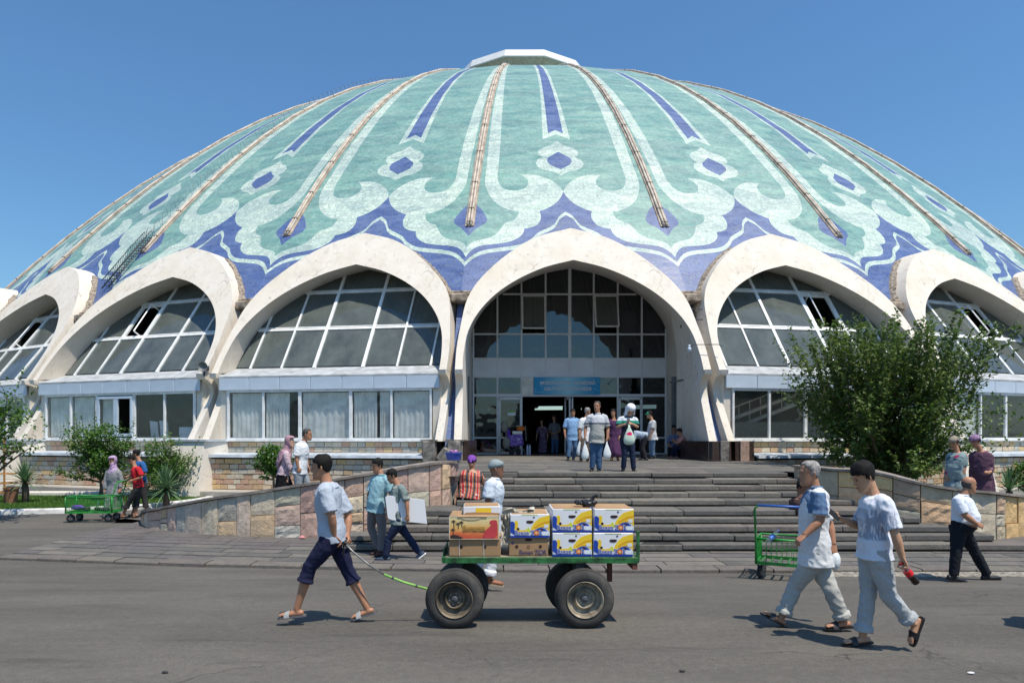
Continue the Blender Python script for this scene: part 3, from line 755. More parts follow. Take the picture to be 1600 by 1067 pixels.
# staircase seen through the first bay right of the door
st = MB()
for dz in (0, .35): st.loft([[V((-3.3, -48.9, .1 + dz)), V((-3.3, -48.9, .22 + dz)), V((-3.3, -48.7, .22 + dz)), V((-3.3, -48.7, .1 + dz))], [V((.6, -48.9, 1.5 + dz)), V((.6, -48.9, 1.62 + dz)), V((.6, -48.7, 1.62 + dz)), V((.6, -48.7, 1.5 + dz))]])
for i in range(9): st.tube([(-3.2 + i * .42, -48.85, .2 + i * .15), (-3.2 + i * .42, -48.85, .95 + i * .15)], .02, 5)
st.tube([(-3.3, -48.85, .9), (.6, -48.85, 2.3)], .03, 6)
part(st, 'inner_staircase', mat('stair_plaster', (.5, .52, .5), .8), 1)
bw = MB(); bw.box((-1.4, -49.1, .22), (4.4, .1, .55)); part(bw, 'inner_parapet', mat('inner_parapet_paint', (.12, .14, .14), .8), 1)
# --- brick aprons below the shop windows
M_brick = stone_mat('sandstone_brick', [(.58, .42, .26), (.64, .52, .37), (.68, .60, .48), (.52, .35, .25), (.60, .53, .42), (.50, .48, .42), (.66, .48, .26), (.60, .39, .28)], .85, 4., .4)
bricks = []
for i in range(8):
    mb = MB(); rr = random.Random(i); mb.box((0, 0, 0), (1, 1, 1), bev=.05)
    mb.v = [(x + rr.uniform(-.025, .025), y + rr.uniform(-.1, .1), z + rr.uniform(-.03, .03)) for x, y, z in mb.v]; bricks.append(mb.mesh('brick', M_brick))
def courses(parent, u0, u1, z0, z1, R, h, L, k, wall):
    """wall: local coordinates (u, z); bricks as children"""
    z = z0; r = 0
    rot = RAD(PH0 + STEP * k); rr = random.Random(int(k * 10) + int(R * 7))
    while z < z1 - h * .5:
        u = u0 - (L * .5 if r % 2 else 0)
        while u < u1 - .02:
            l = L * rr.uniform(.86, 1.1); a, b = max(u, u0), min(u + l, u1); u += l
            if b - a < .05: continue
            o = link('brick', rr.choice(bricks), parent, loc=((a + b) / 2, -R - .012 + rr.uniform(-.012, .008), z + h / 2))
            o.scale = (b - a - .016, .06, h - .018); o.rotation_euler = (0, rr.uniform(-.012, .012), 0)
        z += h; r += 1
def base_wall(k, u0, u1, z0=-2.05, label=''):
    e = empty('base_wall', (DX, DY, EYE), label, 'wall'); e.rotation_euler = (0, 0, RAD(PH0 + STEP * k))
    mb = MB(); mb.box(((u0 + u1) / 2, -50.3, (z0 - .62) / 2 - .0), (u1 - u0, 1.2, -.68 - z0)); mb.build('wall_core', M_joint, e)
    lg = MB()
    lg.loft([[V((u, -49.8, -.55)), V((u, -51.05, -.63)), V((u, -51.07, -.72)), V((u, -51.0, -.72)), V((u, -50.9, -.66)), V((u, -49.8, -.62))] for u in (u0 - .04, u1 + .04)])
    lg.build('ledge', M_ledge, e)
    courses(e, u0, u1, z0 + .30, -.70, 50.9, .172, .315, k, e)
    courses(e, -3.98, 3.98, -.56, -.20, 50.03, .178, .31, k, e)
    ft = MB(); ft.box(((u0 + u1) / 2, -51.2, z0 + .15), (u1 - u0 + .3, .7, .28), bev=.03); ft.build('footing', M_conc, e)
base_wall(-1, -4.07, 3.70, -2.1, 'stone-block base wall under the curtained window, just left of the entrance porch')
base_wall(-2, -4.3, 3.6, -2.1, 'stone-block base wall behind the lawn shrubs, second bay left of the entrance')
base_wall(-3, -4.3, 3.6, -2.1, 'stone-block base wall at the far left, partly behind the spiky yucca')
base_wall(1, -3.3, 4.2, -2.1, 'stone-block base wall right of the entrance, mostly behind the big leafy tree')
base_wall(2, -3.6, 4.2, -2.1, 'stone-block base wall at the far right behind the two women in headscarves')
# --- pier pedestals
def pedestal(k, cream, label=None):
    mb = MB()
    if cream:
        mb.loft([[V((-.75, -49.3, -.2)), V((-.62, -51.35, -.2)), V((.62, -51.35, -.2)), V((.75, -49.3, -.2))], [V((-.8, -49.3, -2.1)), V((-.7, -51.9, -2.1)), V((.7, -51.9, -2.1)), V((.8, -49.3, -2.1))]][::-1])
        o = part(mb, 'pier_pedestal', M_cream, k)
        c = MB(); c.box((0, -50.75, -.155), (1.45, 1.35, .07)); part(c, 'cap_slab', M_ledge, 0, o)
for k in (-4.5, -3.5, -2.5, -1.5, 1.5, 2.5, 3.5): pedestal(k, True)
for k, us in ((-.5, ((-.60, .46, 50.35), (.20, .48, 50.2))), (.5, ((-.12, .52, 50.6), (.74, .55, 50.4)))):
    for j, (u, w_, R0) in enumerate(us):
        mb = MB()
        if k < 0:
            mb.cur = 0; mb.box((u, -R0 - .25, -.53), (w_ * .9, 1.2, .74), bev=.03)
            if j == 1: mb.cur = 1; mb.box((u + w_ * .55, -R0 + .75, -.50), (.36, 2.0, .70))
        else:
            mb.cur = 0; mb.box((u + (.1 if j == 0 else 0), -R0 - .55, -.53), (w_ * .55, .06, .74), bev=.01)
            mb.cur = 1; mb.loft([[V((u - .3, -R0 - .52, -.17)), V((u + .32, -R0 - .52, -.17)), V((u + .32, -R0 + (2.1 if j == 0 else .6), -.17)), V((u - .3 - (0.1 if j == 0 else 0), -R0 + (2.1 if j == 0 else .6), -.17))],
                                [V((u - .3, -R0 - .54, -.90)), V((u + .34, -R0 - .54, -.90)), V((u + .34, -R0 + (2.1 if j == 0 else .6), -.90)), V((u - .3 - (.1 if j == 0 else 0), -R0 + (2.1 if j == 0 else .6), -.90))]])
        o = part(mb, 'pier_pedestal', [M_granlit if k < 0 or j == 0 else M_pinkgran, M_granite], k)
        c = MB(); c.box((u, -R0 - .2, -.145), (w_ + .06, 1.25, .05)); 
        if k < 0: part(c, 'cap_slab', M_granlit, 0, o)
if True:
    mb = MB(); mb.box((-.05, -50.9, -.68), (.5, .5, .5), Matrix.Rotation(RAD(38), 3, 'Y'), bev=.05); part(mb, 'broken_block', M_granlit, -.5)
# --- entrance glazing
ent = empty('entrance_front', (0, 0, EYE), parent=hall); ent.rotation_euler = (0, 0, RAD(PH0))
def eadd(mb, name, m, parent=None, smooth=False): return mb.build(name, m, parent or ent, smooth)
EU = [-4.31 + 1.078 * i for i in range(9)]; EZ = [-.83, -.08, 1.82, 2.64, 3.46, 4.55, 6.34, 7.6]
fr = MB()
for i, u in enumerate(EU):
    top = arch_top(u, BKs) if abs(u) < 4.36 else 2.5
    if i in (3, 4, 5): fr.box((u + UE, -RE - .0, (1.82 + top) / 2), (.075 if i != 4 else .14, .12, top - 1.82))
    else: fr.box((u + UE, -RE, (-.83 + top) / 2), (.075 if i not in (4,) else .14, .12, top + .83))
for z in EZ[2:-1]:
    um = 4.31
    if z > 4.6: um = max(u for u, zz in BKs if zz >= z)
    fr.box((UE, -RE - .003, z), (2 * um, .115, .07 if z != 1.82 else .12))
for sg in (-1, 1):
    fr.box((UE + sg * 3.30, -RE - .003, -.08), (2.0, .11, .07)); fr.box((UE + sg * 3.30, -RE - .003, -.80), (2.0, .11, .07))
eadd(fr, 'entrance_frame', M_alu)
def epane(i, j, m, name='pane'):
    poly = clip_convex([(EU[i] + .03, EZ[j] + .03), (EU[i + 1] - .03, EZ[j] + .03), (EU[i + 1] - .03, EZ[j + 1] - .03), (EU[i] + .03, EZ[j + 1] - .03)], clipE)
    if len(poly) < 3: return
    mb = MB(); n = len(poly); mb.add([V((u + UE, -RE - .02, z)) for u, z in poly] + [V((u + UE, -RE + .01, z)) for u, z in poly], [tuple(range(n)), tuple(range(2 * n - 1, n - 1, -1))] + [(q, (q + 1) % n, n + (q + 1) % n, n + q) for q in range(n)])
    eadd(mb, name, m)
for i in range(8):
    for j in range(7):
        if j == 3: epane(i, j, M_grpan, 'spandrel_panel'); continue
        if j < 2 and 1 <= i <= 6: continue
        if (i, j) in ((2, 5), (5, 5)): continue
        epane(i, j, M_gdoor)
for i, ang in ((2, 9), (5, 17)):          # top-hung sashes standing open
    c = V(((EU[i] + EU[i + 1]) / 2 + UE, -RE - .07, EZ[6] - .06)); Rm = Matrix.Rotation(RAD(-ang), 3, 'X'); h = 1.52; ww = 1.0
    mb = MB()
    for q, sz in (((0, 0, -.03), (ww, .05, .06)), ((0, 0, -h), (ww, .05, .06)), ((-ww / 2, 0, -h / 2), (.06, .05, h)), ((ww / 2, 0, -h / 2), (.06, .05, h))): mb.box(c + Rm @ V(q), sz, Rm)
    o = eadd(mb, 'open_sash', M_white); mb = MB(); mb.box(c + Rm @ V((0, 0, -h / 2)), (ww - .05, .012, h - .05), Rm); eadd(mb, 'pane', M_glass, ent)
for i, z0 in ((6, 4.7), (7, 4.75)):       # white boards hanging inside the upper panes
    mb = MB(); mb.box(((EU[i] + EU[i + 1]) / 2 + UE + .05, -RE + .35, z0 + .45), (.62, .03, .92)); eadd(mb, 'inner_board', M_curt2)
ib = MB(); rr = random.Random(2)
for i in range(24): ib.box((rr.uniform(-3.9, 4.6), -RE + rr.uniform(.6, 1.6), 3.6 + rr.uniform(0, .35)), (rr.uniform(.15, .6), .3, rr.uniform(.2, .75)), bev=.03)
eadd(ib, 'stored_goods', mat('stored_goods_cloth', (.10, .11, .12), .9, .4, 2, .3))
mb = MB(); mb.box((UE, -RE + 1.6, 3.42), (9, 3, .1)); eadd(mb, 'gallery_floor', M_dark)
def leaf(u, wd, ang, name='door_leaf', z1=1.74):
    c = V((u + UE, -RE - .05, 0)); Rm = Matrix.Rotation(RAD(ang), 3, 'Z'); mb = MB(); h = z1 + .80
    for q, sz in (((0, 0, z1 - .06), (wd, .06, .12)), ((0, 0, -.76), (wd, .06, .12)), ((-wd / 2 + .05, 0, z1 - h / 2), (.10, .06, h)), ((wd / 2 - .05, 0, z1 - h / 2), (.10, .06, h)), ((0, 0, -.08), (wd, .06, .08))):
        mb.box(c + Rm @ V(q), sz, Rm)
    o = eadd(mb, name, M_white); p = MB(); p.box(c + Rm @ V((0, 0, z1 - h / 2)), (wd - .16, .012, h - .16), Rm); eadd(p, 'door_pane', M_gdoor, o)
    return o
dl = leaf(-2.66, 1.06, 3); leaf(2.72, 1.06, -2); leaf(.12, .95, 84); leaf(-.10, .95, 97)
mb = MB(); mb.box((UE - 2.60, -RE - .10, .98), (.36, .012, .14), bev=.004); eadd(mb, 'door_sticker', M_white, dl)
mb = MB(); mb.prism([(-.09, 0), (.09, 0), (.07, .06), (0, .09), (-.07, .06)], 0, .012, lambda p: V((UE - 2.60 + p.x, -RE - .10 - p.z, 1.055 + p.y))); eadd(mb, 'sticker_leaf', mat('sticker_green', (.12, .5, .05), .5, 0, 1, 0), dl)
# interior shell: floor, back wall with openings, beams
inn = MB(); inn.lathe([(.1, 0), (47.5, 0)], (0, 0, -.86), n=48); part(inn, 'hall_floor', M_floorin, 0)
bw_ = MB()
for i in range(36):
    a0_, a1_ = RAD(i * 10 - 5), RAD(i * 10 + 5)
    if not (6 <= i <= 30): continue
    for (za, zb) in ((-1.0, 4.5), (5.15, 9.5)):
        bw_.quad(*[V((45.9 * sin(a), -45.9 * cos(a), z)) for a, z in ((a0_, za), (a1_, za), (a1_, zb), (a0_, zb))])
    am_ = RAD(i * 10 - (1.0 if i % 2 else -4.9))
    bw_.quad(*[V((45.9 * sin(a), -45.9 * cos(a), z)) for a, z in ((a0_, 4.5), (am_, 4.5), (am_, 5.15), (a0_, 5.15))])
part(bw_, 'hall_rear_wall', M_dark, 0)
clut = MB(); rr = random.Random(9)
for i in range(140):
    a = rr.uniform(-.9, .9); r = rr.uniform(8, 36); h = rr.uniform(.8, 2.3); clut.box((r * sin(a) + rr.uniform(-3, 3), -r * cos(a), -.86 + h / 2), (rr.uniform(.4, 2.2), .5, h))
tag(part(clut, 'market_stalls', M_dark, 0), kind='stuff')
# --- sign board over the doors
def text_mesh(s, size, extrude=.004, name='lettering', m=None, bold=0.0, sx=1.0, align='CENTER'):
    cu = bpy.data.curves.new(name, 'FONT'); cu.body = s; cu.size = size; cu.extrude = extrude; cu.align_x = align; cu.align_y = 'CENTER'; cu.offset = bold; cu.resolution_u = 3
    ob = bpy.data.objects.new(name, cu); me = bpy.data.meshes.new_from_object(ob); bpy.data.objects.remove(ob); bpy.data.curves.remove(cu)
    for v_ in me.vertices: v_.co.x *= sx
    if m: me.materials.clear(); me.materials.append(m)
    return me
def put(me, name, parent, M): 
    o = link(name, me, parent); o.matrix_local = M; return o
UPX = Matrix(((1, 0, 0, 0), (0, 0, -1, 0), (0, 1, 0, 0), (0, 0, 0, 1)))     # text in the xz plane, facing -y
t = NT('banner_print'); cc = t.n('ShaderNodeTexCoord'); gq = t.noise(t.coord('Object', (1.2, 1, 2.5)), 1.1, 4, .6)
sx_ = t.n('ShaderNodeSeparateXYZ'); t.l(cc.outputs['Object'], sx_.inputs[0])
hx = t.math('ABSOLUTE', t.math('MULTIPLY', sx_.outputs[0], .62))
t.col(t.mix(t.ramp(t.math('ADD', hx, t.math('MULTIPLY', gq, .35)), [(.12, (0, 0, 0)), (.9, (1, 1, 1))]), (.42, .82, .92), (.015, .34, .66))); t.rough(.5); M_ban = t.m
sg = MB(); sg.box((0, 0, 0), (2.96, .05, .77), bev=.008)
sgn_ = empty('banner_sign', (0, 0, 0), 'light-blue banner with two lines of white capitals above the open doors', 'sign')
Rb = Matrix.Rotation(RAD(PH0), 4, 'Z'); sgn_.matrix_world = Matrix.Translation((DX, DY, EYE)) @ Rb @ Matrix.Translation((.29, -RE - .12, 2.235))
sg.build('board', M_ban, sgn_)
M_let = mat('sign_white', (.85, .87, .88), .5, .02, 2, 0); M_letd = mat('sign_outline_blue', (.01, .06, .25), .5, .02, 2, 0)
for txt, zz, s_ in (("MA'RIFATGA INTILISH - XALQIMIZNING",   .12, .225), ("AZALIY FAZILATLARIDAN BIRIDIR", -.14, .225)):
    me = text_mesh(txt, s_, .003, m=M_let, bold=.004, sx=.62); put(me, 'lettering', sgn_, Matrix.Translation((0.04, -.030, zz)) @ UPX)
    me = text_mesh(txt, s_, .001, m=M_letd, bold=.010, sx=.62, name='lettering_shadow'); put(me, 'lettering_outline', sgn_, Matrix.Translation((.04, -.0265, zz)) @ UPX)
bl = MB()
for x_, z_, a_, b_ in ((-1.28, -.29, .5, .015), (-1.40, -.2, .015, .2), (1.2, .31, .5, .015), (1.40, .22, .015, .2)): bl.box((x_ if a_ > .1 else x_, -.028, z_), (a_, .006, b_))
rr = random.Random(4)
for i in range(16):
    sg_ = rr.choice((-1, 1)); bl.ball((sg_ * rr.uniform(1.1, 1.42), -.027, rr.uniform(-.3, .3)), (.022, .004, .022), 6, 4)
tag(bl.build('border_ornament', mat('ornament_pale', (.35, .6, .75), .5, 0, 1, 0), sgn_), kind='stuff')
mb = MB(); mb.box((0, 0, 0), (.50, .02, .74)); pq = mb.build('notice_paper', M_curt); tag(pq, 'off-white paper panel just left of the blue banner', 'notice'); pq.matrix_world = Matrix.Translation((DX, DY, EYE)) @ Rb @ Matrix.Translation((-1.46, -RE - .11, 2.235))
# horn loudspeaker, brackets and lamp on the piers
def world_bay(k, u, R, z):
    a = RAD(PH0 + STEP * k); return V((DX + R * sin(a) + u * cos(a), DY - R * cos(a) + u * sin(a), EYE + z))
hs = empty('horn_loudspeaker', world_bay(-1.5, -.1, 50.45, 2.42), 'round grey horn loudspeaker wedged between two arch feet on the left', 'loudspeaker')
mb = MB(); mb.lathe([(.045, .22), (.06, .05), (.10, -.03), (.17, -.12), (.18, -.125), (.17, -.11), (.03, -.02), (.001, -.02)], (0, 0, 0), 'Y', 20); mb.build('horn', mat('horn_grey', (.16, .17, .17), .5), hs, True)
mb = MB(); mb.box((0, .18, -.02), (.16, .18, .16), bev=.02); mb.build('driver_box', M_rail, hs); mb = MB(); mb.box((0, .05, -.2), (.05, .05, .22)); mb.build('bracket', M_rail, hs)
lb = empty('wall_lamp', world_bay(.5, -.42, 50.1, 2.9), 'small bulb lamp on a thin bracket at the right foot of the entrance arch', 'lamp')
mb = MB(); mb.tube([(-.35, 0, .1), (-.2, 0, .16), (.6, -.05, .16), (.75, -.05, .1)], .014, 5); mb.build('bracket', M_rail, lb); mb = MB(); mb.ball((-.36, -.02, .0), (.07, .07, .08), 10, 7); mb.box((-.36, 0, .11), (.07, .07, .08)); mb.build('bulb', M_panel, lb, True)
for z_ in (4.55, 4.15): 
    mb = MB(); mb.tube([(0, 0, 0), (.75, 0, -.02)], .018, 5); o = mb.build('steel_rod', M_rail, loc=world_bay(.5, -.38, 48.55 + (4.55 - z_) * .4, z_)); tag(o, 'upper short rod spanning the gap right of the entrance arch' if z_ > 4.4 else 'lower short rod spanning the gap right of the entrance arch', 'rod')
# ================================================================ stone parapet walls and ramps
M_wallst = stone_mat('cladding_stone', [(.56, .38, .29), (.62, .46, .30), (.48, .45, .35), (.62, .50, .40), (.48, .32, .27), (.66, .56, .42), (.52, .50, .44), (.60, .41, .33), (.46, .43, .36), (.58, .43, .35)], .85, 1.7, 1.0)
M_cope = mat('coping_slab', (.26, .225, .195), .85, .3, 3, .4)
def along(pts, s):
    for a, b in zip(pts, pts[1:]):
        L = math.hypot(b[0] - a[0], b[1] - a[1])
        if s <= L: t = s / L; return tuple(p + (q - p) * t for p, q in zip(a, b)) + (math.atan2(b[1] - a[1], b[0] - a[0]),)
        s -= L
    return pts[-1] + (math.atan2(pts[-1][1] - pts[-2][1], pts[-1][0] - pts[-2][0]),)
M_wallst2 = stone_mat('ochre_cladding_stone', [(.66, .45, .22), (.58, .37, .22), (.50, .42, .30), (.72, .52, .27), (.50, .36, .25), (.60, .52, .39), (.70, .46, .28), (.46, .42, .33)], .85, 1.7, 1.0)
def parapet(pts, label, seed, big=1.0, sm_=None):
    """pts: (x, y, top z); faces -y side; base at ground"""
    rr = random.Random(seed)
    e = empty('parapet_wall', (pts[0][0], pts[0][1], 0), label, 'wall'); o0 = V((pts[0][0], pts[0][1], 0))
    tot = sum(math.hypot(b[0] - a[0], b[1] - a[1]) for a, b in zip(pts, pts[1:]))
    core = MB(); n = 40; rings = []
    for i in range(n + 1):
        x, y, z, an = along(pts, tot * i / n); nx_, ny_ = sin(an), -cos(an)
        x -= nx_ * .07; y -= ny_ * .07
        rings.append([V((x, y, -.1)), V((x, y, z - .04)), V((x - nx_ * .27, y - ny_ * .27, z - .04)), V((x - nx_ * .27, y - ny_ * .27, -.1))])
    core.loft(rings); core.build('wall_core', M_joint, e, off=o0)
    s = 0.0
    while s < tot - .02:
        wd = min(rr.choice([.26, .32, .38, .46, .55]) * big, tot - s)
        if tot - s - wd < .15: wd = tot - s
        xa, ya, za, aa = along(pts, s); xb, yb, zb, ab = along(pts, s + wd); top0, top1 = za - .045, zb - .045
        h = min(top0, top1); nrow = 1 if h < .42 else rr.choice([1, 2, 2, 3]) if h < .95 else rr.choice([2, 3, 3, 4])
        cuts = [0.02] + [(q + rr.uniform(-.22, .22)) / nrow for q in range(1, nrow)] + [1]
        d = V((xb - xa, yb - ya, 0)); L = d.length; d.normalize(); nn = V((d.y, -d.x, 0)); an = math.atan2(d.y, d.x)
        for c0, c1 in zip(cuts, cuts[1:]):
            z00, z01, z10, z11 = [gh(ya) * (1 - c) + t_ * c for t_, c in ((top0, c0), (top1, c0), (top0, c1), (top1, c1))]
            mb = MB(); g_ = .007; N = 6; rows = []; pr = rr.uniform(.02, .06); ruf = rr.choice([.004, .008, .015])
            cxm = L / 2; cz = (z00 + z01 + z10 + z11) / 4
            for j in range(N):
                v_ = j / (N - 1); row = []
                for i in range(N):
                    u_ = i / (N - 1); zz = (z00 * (1 - u_) + z01 * u_) * (1 - v_) + (z10 * (1 - u_) + z11 * u_) * v_
                    xx = L * u_; edge = i in (0, N - 1) or j in (0, N - 1)
                    xx += g_ if i == 0 else -g_ if i == N - 1 else 0; zz += g_ if j == 0 else -g_ if j == N - 1 else 0
                    if not edge: xx += rr.uniform(-.2, .2) * L / N; 
                    row.append(V((xx - cxm, -(pr - .012 if edge else pr + rr.uniform(-ruf, ruf)), zz - cz)))
                rows.append(row)
            mb.loft(rows, False, False)
            b = [rows[0][0], rows[0][-1], rows[-1][-1], rows[-1][0]]; bk = [V((p.x, .09, p.z)) for p in b]
            mb.add(b + bk, [(0, 4, 5, 1), (1, 5, 6, 2), (2, 6, 7, 3), (3, 7, 4, 0)])
            mid = V(((xa + xb) / 2, (ya + yb) / 2, cz)); mb.build('wall_stone', sm_ or M_wallst, e, loc=mid - o0, rz=an)
        s += wd
    s = 0.0
    while s < tot - .02:
        wd = min(rr.uniform(1.0, 1.5), tot - s); 
        if tot - s - wd < .3: wd = tot - s
        rings = []
        for q in range(4):
            x, y, z, an = along(pts, s + .004 + (wd - .008) * q / 3); nx_, ny_ = sin(an), -cos(an); dz = rr.uniform(-.003, .003)
            rings.append([V((x + nx_ * .085, y + ny_ * .085, z - .035 + dz)), V((x + nx_ * .085, y + ny_ * .085, z + .015 + dz)), V((x - nx_ * .37, y - ny_ * .37, z + .015 + dz)), V((x - nx_ * .37, y - ny_ * .37, z - .035 + dz))])
        k = MB(); k.loft(rings); k.build('coping_slab', M_cope, e, off=o0); s += wd
    return e
LW = [(-8.75, 16.7, .26), (-8.1, 15.6, .50), (-6.15, 14.45, .88), (-4.8, 14.12, 1.10), (-3.65, 13.98, 1.28), (-2.9, 14.0, 1.40), (-1.95, 14.32, 1.56), (-1.15, 14.65, 1.66), (-.98, 15.6, 1.62)]
LW[3] = (-4.8, 14.12, 1.09); LW[4] = (-3.65, 13.98, 1.27)
parapet(LW, 'pinkish stone-clad parapet wall rising from the left to the stairs', 11)
RW = [(6.98, 16.2, 1.50), (7.02, 14.95, 1.49), (7.8, 14.1, 1.47), (8.05, 13.9, 1.37), (8.45, 13.65, 1.25), (8.95, 13.55, 1.16), (9.7, 13.65, 1.09), (10.95, 14.3, .95), (12.6, 15.2, .80), (15, 16.6, .6)]
parapet(RW, 'ochre and grey stone-clad parapet wall descending to the right of the stairs', 12, 1.25, M_wallst2)
# ramps behind them
rp = MB()
def rampz(x):   # left ramp surface height
    return max(.10, min(plat(17), 1.33 + (x + 1.6) * .215))
rows = [[V((x, y, rampz(x) - .002)) for x in (-9.6, -8.5, -7.5, -6.0, -4.5, -3.0, -1.6, -.9)] for y in (14.0, 15.0, 16.8, 19.5, 21.7)]
for j, y in enumerate((14.0, 15.0, 16.8, 19.5, 21.7)):
    for i, x in enumerate((-9.6, -8.5, -7.5, -6.0, -4.5, -3.0, -1.6, -.9)):
        if y < 16.5: 
            # keep inside the wall line
            wy = 17.3 if x < -9 else 16.7 if x < -8.4 else 15.5 if x < -7 else 14.6 if x < -5.5 else 14.2 if x < -4 else 14.1 if x < -2.5 else 14.6
            rows[j][i].y = max(y, wy + .12)
rp.loft(rows, False, False)
tag(rp.build('ramp', M_plat), kind='structure')
rp = MB()
def rampr(x): return max(.10, min(plat(17), 1.33 - (x - 7.3) * .30))
xs_ = (7.0, 7.6, 8.3, 9.2, 10.2, 11.5, 13.5, 16)
rows = [[V((x, y, rampr(x) - .002)) for x in xs_] for y in (14.0, 15.5, 17.5, 21.7)]
for i, x in enumerate(xs_): rows[0][i].y = {7.0: 15.1, 7.6: 14.45, 8.3: 13.9, 9.2: 13.75, 10.2: 14.05, 11.5: 14.8, 13.5: 15.9, 16: 17.3}[x]
for j in (1, 2):
    for i in range(len(xs_)): rows[j][i].y = max(rows[j][i].y, rows[0][i].y + .3 * j)
rp.loft(rows, False, False); tag(rp.build('ramp', M_plat), kind='structure')
# cement curbs at the foot of the building
mb = MB(); mb.box((0, 0, .12), (7.0, .35, .24), bev=.03); tag(mb.build('garden_curb', M_cream, loc=(-12.6, 23.2, .08)), 'low cream cement curb along the back of the lawn', 'curb')
# ================================================================ lawn and its kerb
t = NT('lawn_soil'); vec = t.coord(); t.col(t.ramp(t.noise(vec, 1.4, 6), [(.35, (.05, .09, .02)), (.6, (.09, .15, .035)), (.72, (.20, .16, .10))])); t.rough(.95); M_soil = t.m
LE = [(-30, 18.3), (-14, 18.35), (-11.8, 18.9), (-10.3, 20.0), (-9.7, 21.4), (-9.6, 23.0)]
mb = MB()
poly = LE + [(-30, 23.0)]
mb.prism([(x, y) for x, y in poly][::-1][::-1], .0, .17); tag(mb.build('lawn_soil', M_soil), kind='structure')
def tufts(region, n, h0, h1, m, name, seed, wid=.012):
    rr = random.Random(seed); mb = MB()
    for _ in range(n):
        p = region(rr)
        if p is None: continue
        for q in range(3):
            a = rr.uniform(0, 6.28); h = rr.uniform(h0, h1); b = p + V((rr.uniform(-.04, .04), rr.uniform(-.04, .04), 0)); d = V((cos(a), sin(a), 0)); l = V((rr.uniform(-.5, .5), rr.uniform(-.5, .5), 1)) * h
            mb.add([b - d * wid, b + d * wid, b + l], [(0, 1, 2)])
    return tag(mb.build(name, m), kind='stuff')
def leafmat(name, c, c2, trans=.25, rough=.5):
    t = NT(name); vec = t.coord(); gi = t.n('ShaderNodeNewGeometry'); 
    base = t.mix(t.ramp(t.noise(vec, 1.6, 4), [(.35, (0, 0, 0)), (.65, (1, 1, 1))]), c, c2)
    base = t.mix(.8, base, t.ramp(gi.outputs['Random Per Island'], [(0, (.55, .6, .5)), (.6, (1, 1, 1)), (1, (1.5, 1.4, 1.1))]), 'MULTIPLY')
    t.col(base); t.rough(rough)
    tl = t.n('ShaderNodeBsdfTranslucent'); t.l(base, tl.inputs[0]); ms = t.n('ShaderNodeMixShader'); ms.inputs[0].default_value = trans
    t.l(t.b.outputs[0], ms.inputs[1]); t.l(tl.outputs[0], ms.inputs[2]); t.l(ms.outputs[0], t.o.inputs[0]); return t.m
M_grass = leafmat('grass', (.075, .17, .022), (.12, .22, .04), .3)
def inlawn(rr):
    x = rr.uniform(-19, -9.7); y = rr.uniform(18.4, 22.9)
    ye = 18.35 if x < -14 else 18.35 + (x + 14) * .25 if x < -11.8 else 18.9 + (x + 11.8) * .73 if x < -10.3 else 20 + (x + 10.3) * 2.4
    return V((x, y, .17)) if y > ye + .05 else None
tufts(inlawn, 16000, .03, .09, M_grass, 'lawn_grass', 3)
M_wkerb = mat('whitewashed_kerb', (.66, .65, .62), .8, .25, 4, .5)
ke = tag(empty('lawn_kerb', (-12, 18.3, 0)), kind='structure'); s = 0; LEt = [(a, b, 0) for a, b in LE]
tot = sum(math.hypot(b[0] - a[0], b[1] - a[1]) for a, b in zip(LE, LE[1:])); rr = random.Random(8)
while s < tot - .1:
    wd = min(rr.uniform(1.6, 2.2), tot - s); rings = []
    for q in range(4):
        x, y, z, an = along(LEt, s + .01 + (wd - .02) * q / 3); nx_, ny_ = sin(an), -cos(an)
        rings.append([V((x + nx_ * .17, y + ny_ * .17, 0)), V((x + nx_ * .15, y + ny_ * .15, .19)), V((x + nx_ * .12, y + ny_ * .12, .22)), V((x - nx_ * .02, y - ny_ * .02, .22)), V((x - nx_ * .02, y - ny_ * .02, 0))])
    mb = MB(); mb.loft(rings); mb.build('kerb_block', M_wkerb, ke, off=(-12, 18.3, 0)); s += wd
# ================================================================ plants
M_bark = mat('bark', (.16, .115, .08), .95, .35, 6, .8, 24, dist=.02)
M_leafA = leafmat('mulberry_leaf', (.080, .145, .028), (.14, .22, .05), .36)
M_leafB = leafmat('shrub_leaf', (.055, .14, .016), (.11, .23, .035), .32)
M_yuc = leafmat('yucca_leaf', (.10, .19, .085), (.16, .27, .12), .15, .45)
def leaf(mb, p, d, up, L, W):
    """one folded leaf: four triangles"""
    d = d.normalized(); s = d.cross(up); s = s.normalized() if s.length > 1e-4 else V((1, 0, 0)); n = s.cross(d)
    a = p; m = p + d * L * .5 - n * L * .02; e = p + d * L - n * L * .14
    mb.add([a, m + s * W + n * W * .3, e, m - s * W + n * W * .3, m], [(0, 4, 1), (4, 2, 1), (0, 3, 4), (4, 3, 2)])
def twig(rr, p, d, L, step, bend, tips, br, gravity=0.0, r0=.012):
    pts = [V(p)]; d = V(d).normalized(); n = max(3, int(L / step))
    for i in range(n):
        d = (d + V((rr.gauss(0, bend), rr.gauss(0, bend), rr.gauss(0, bend) - gravity))).normalized(); pts.append(pts[-1] + d * (L / n))
    br.append((pts, r0)); return pts
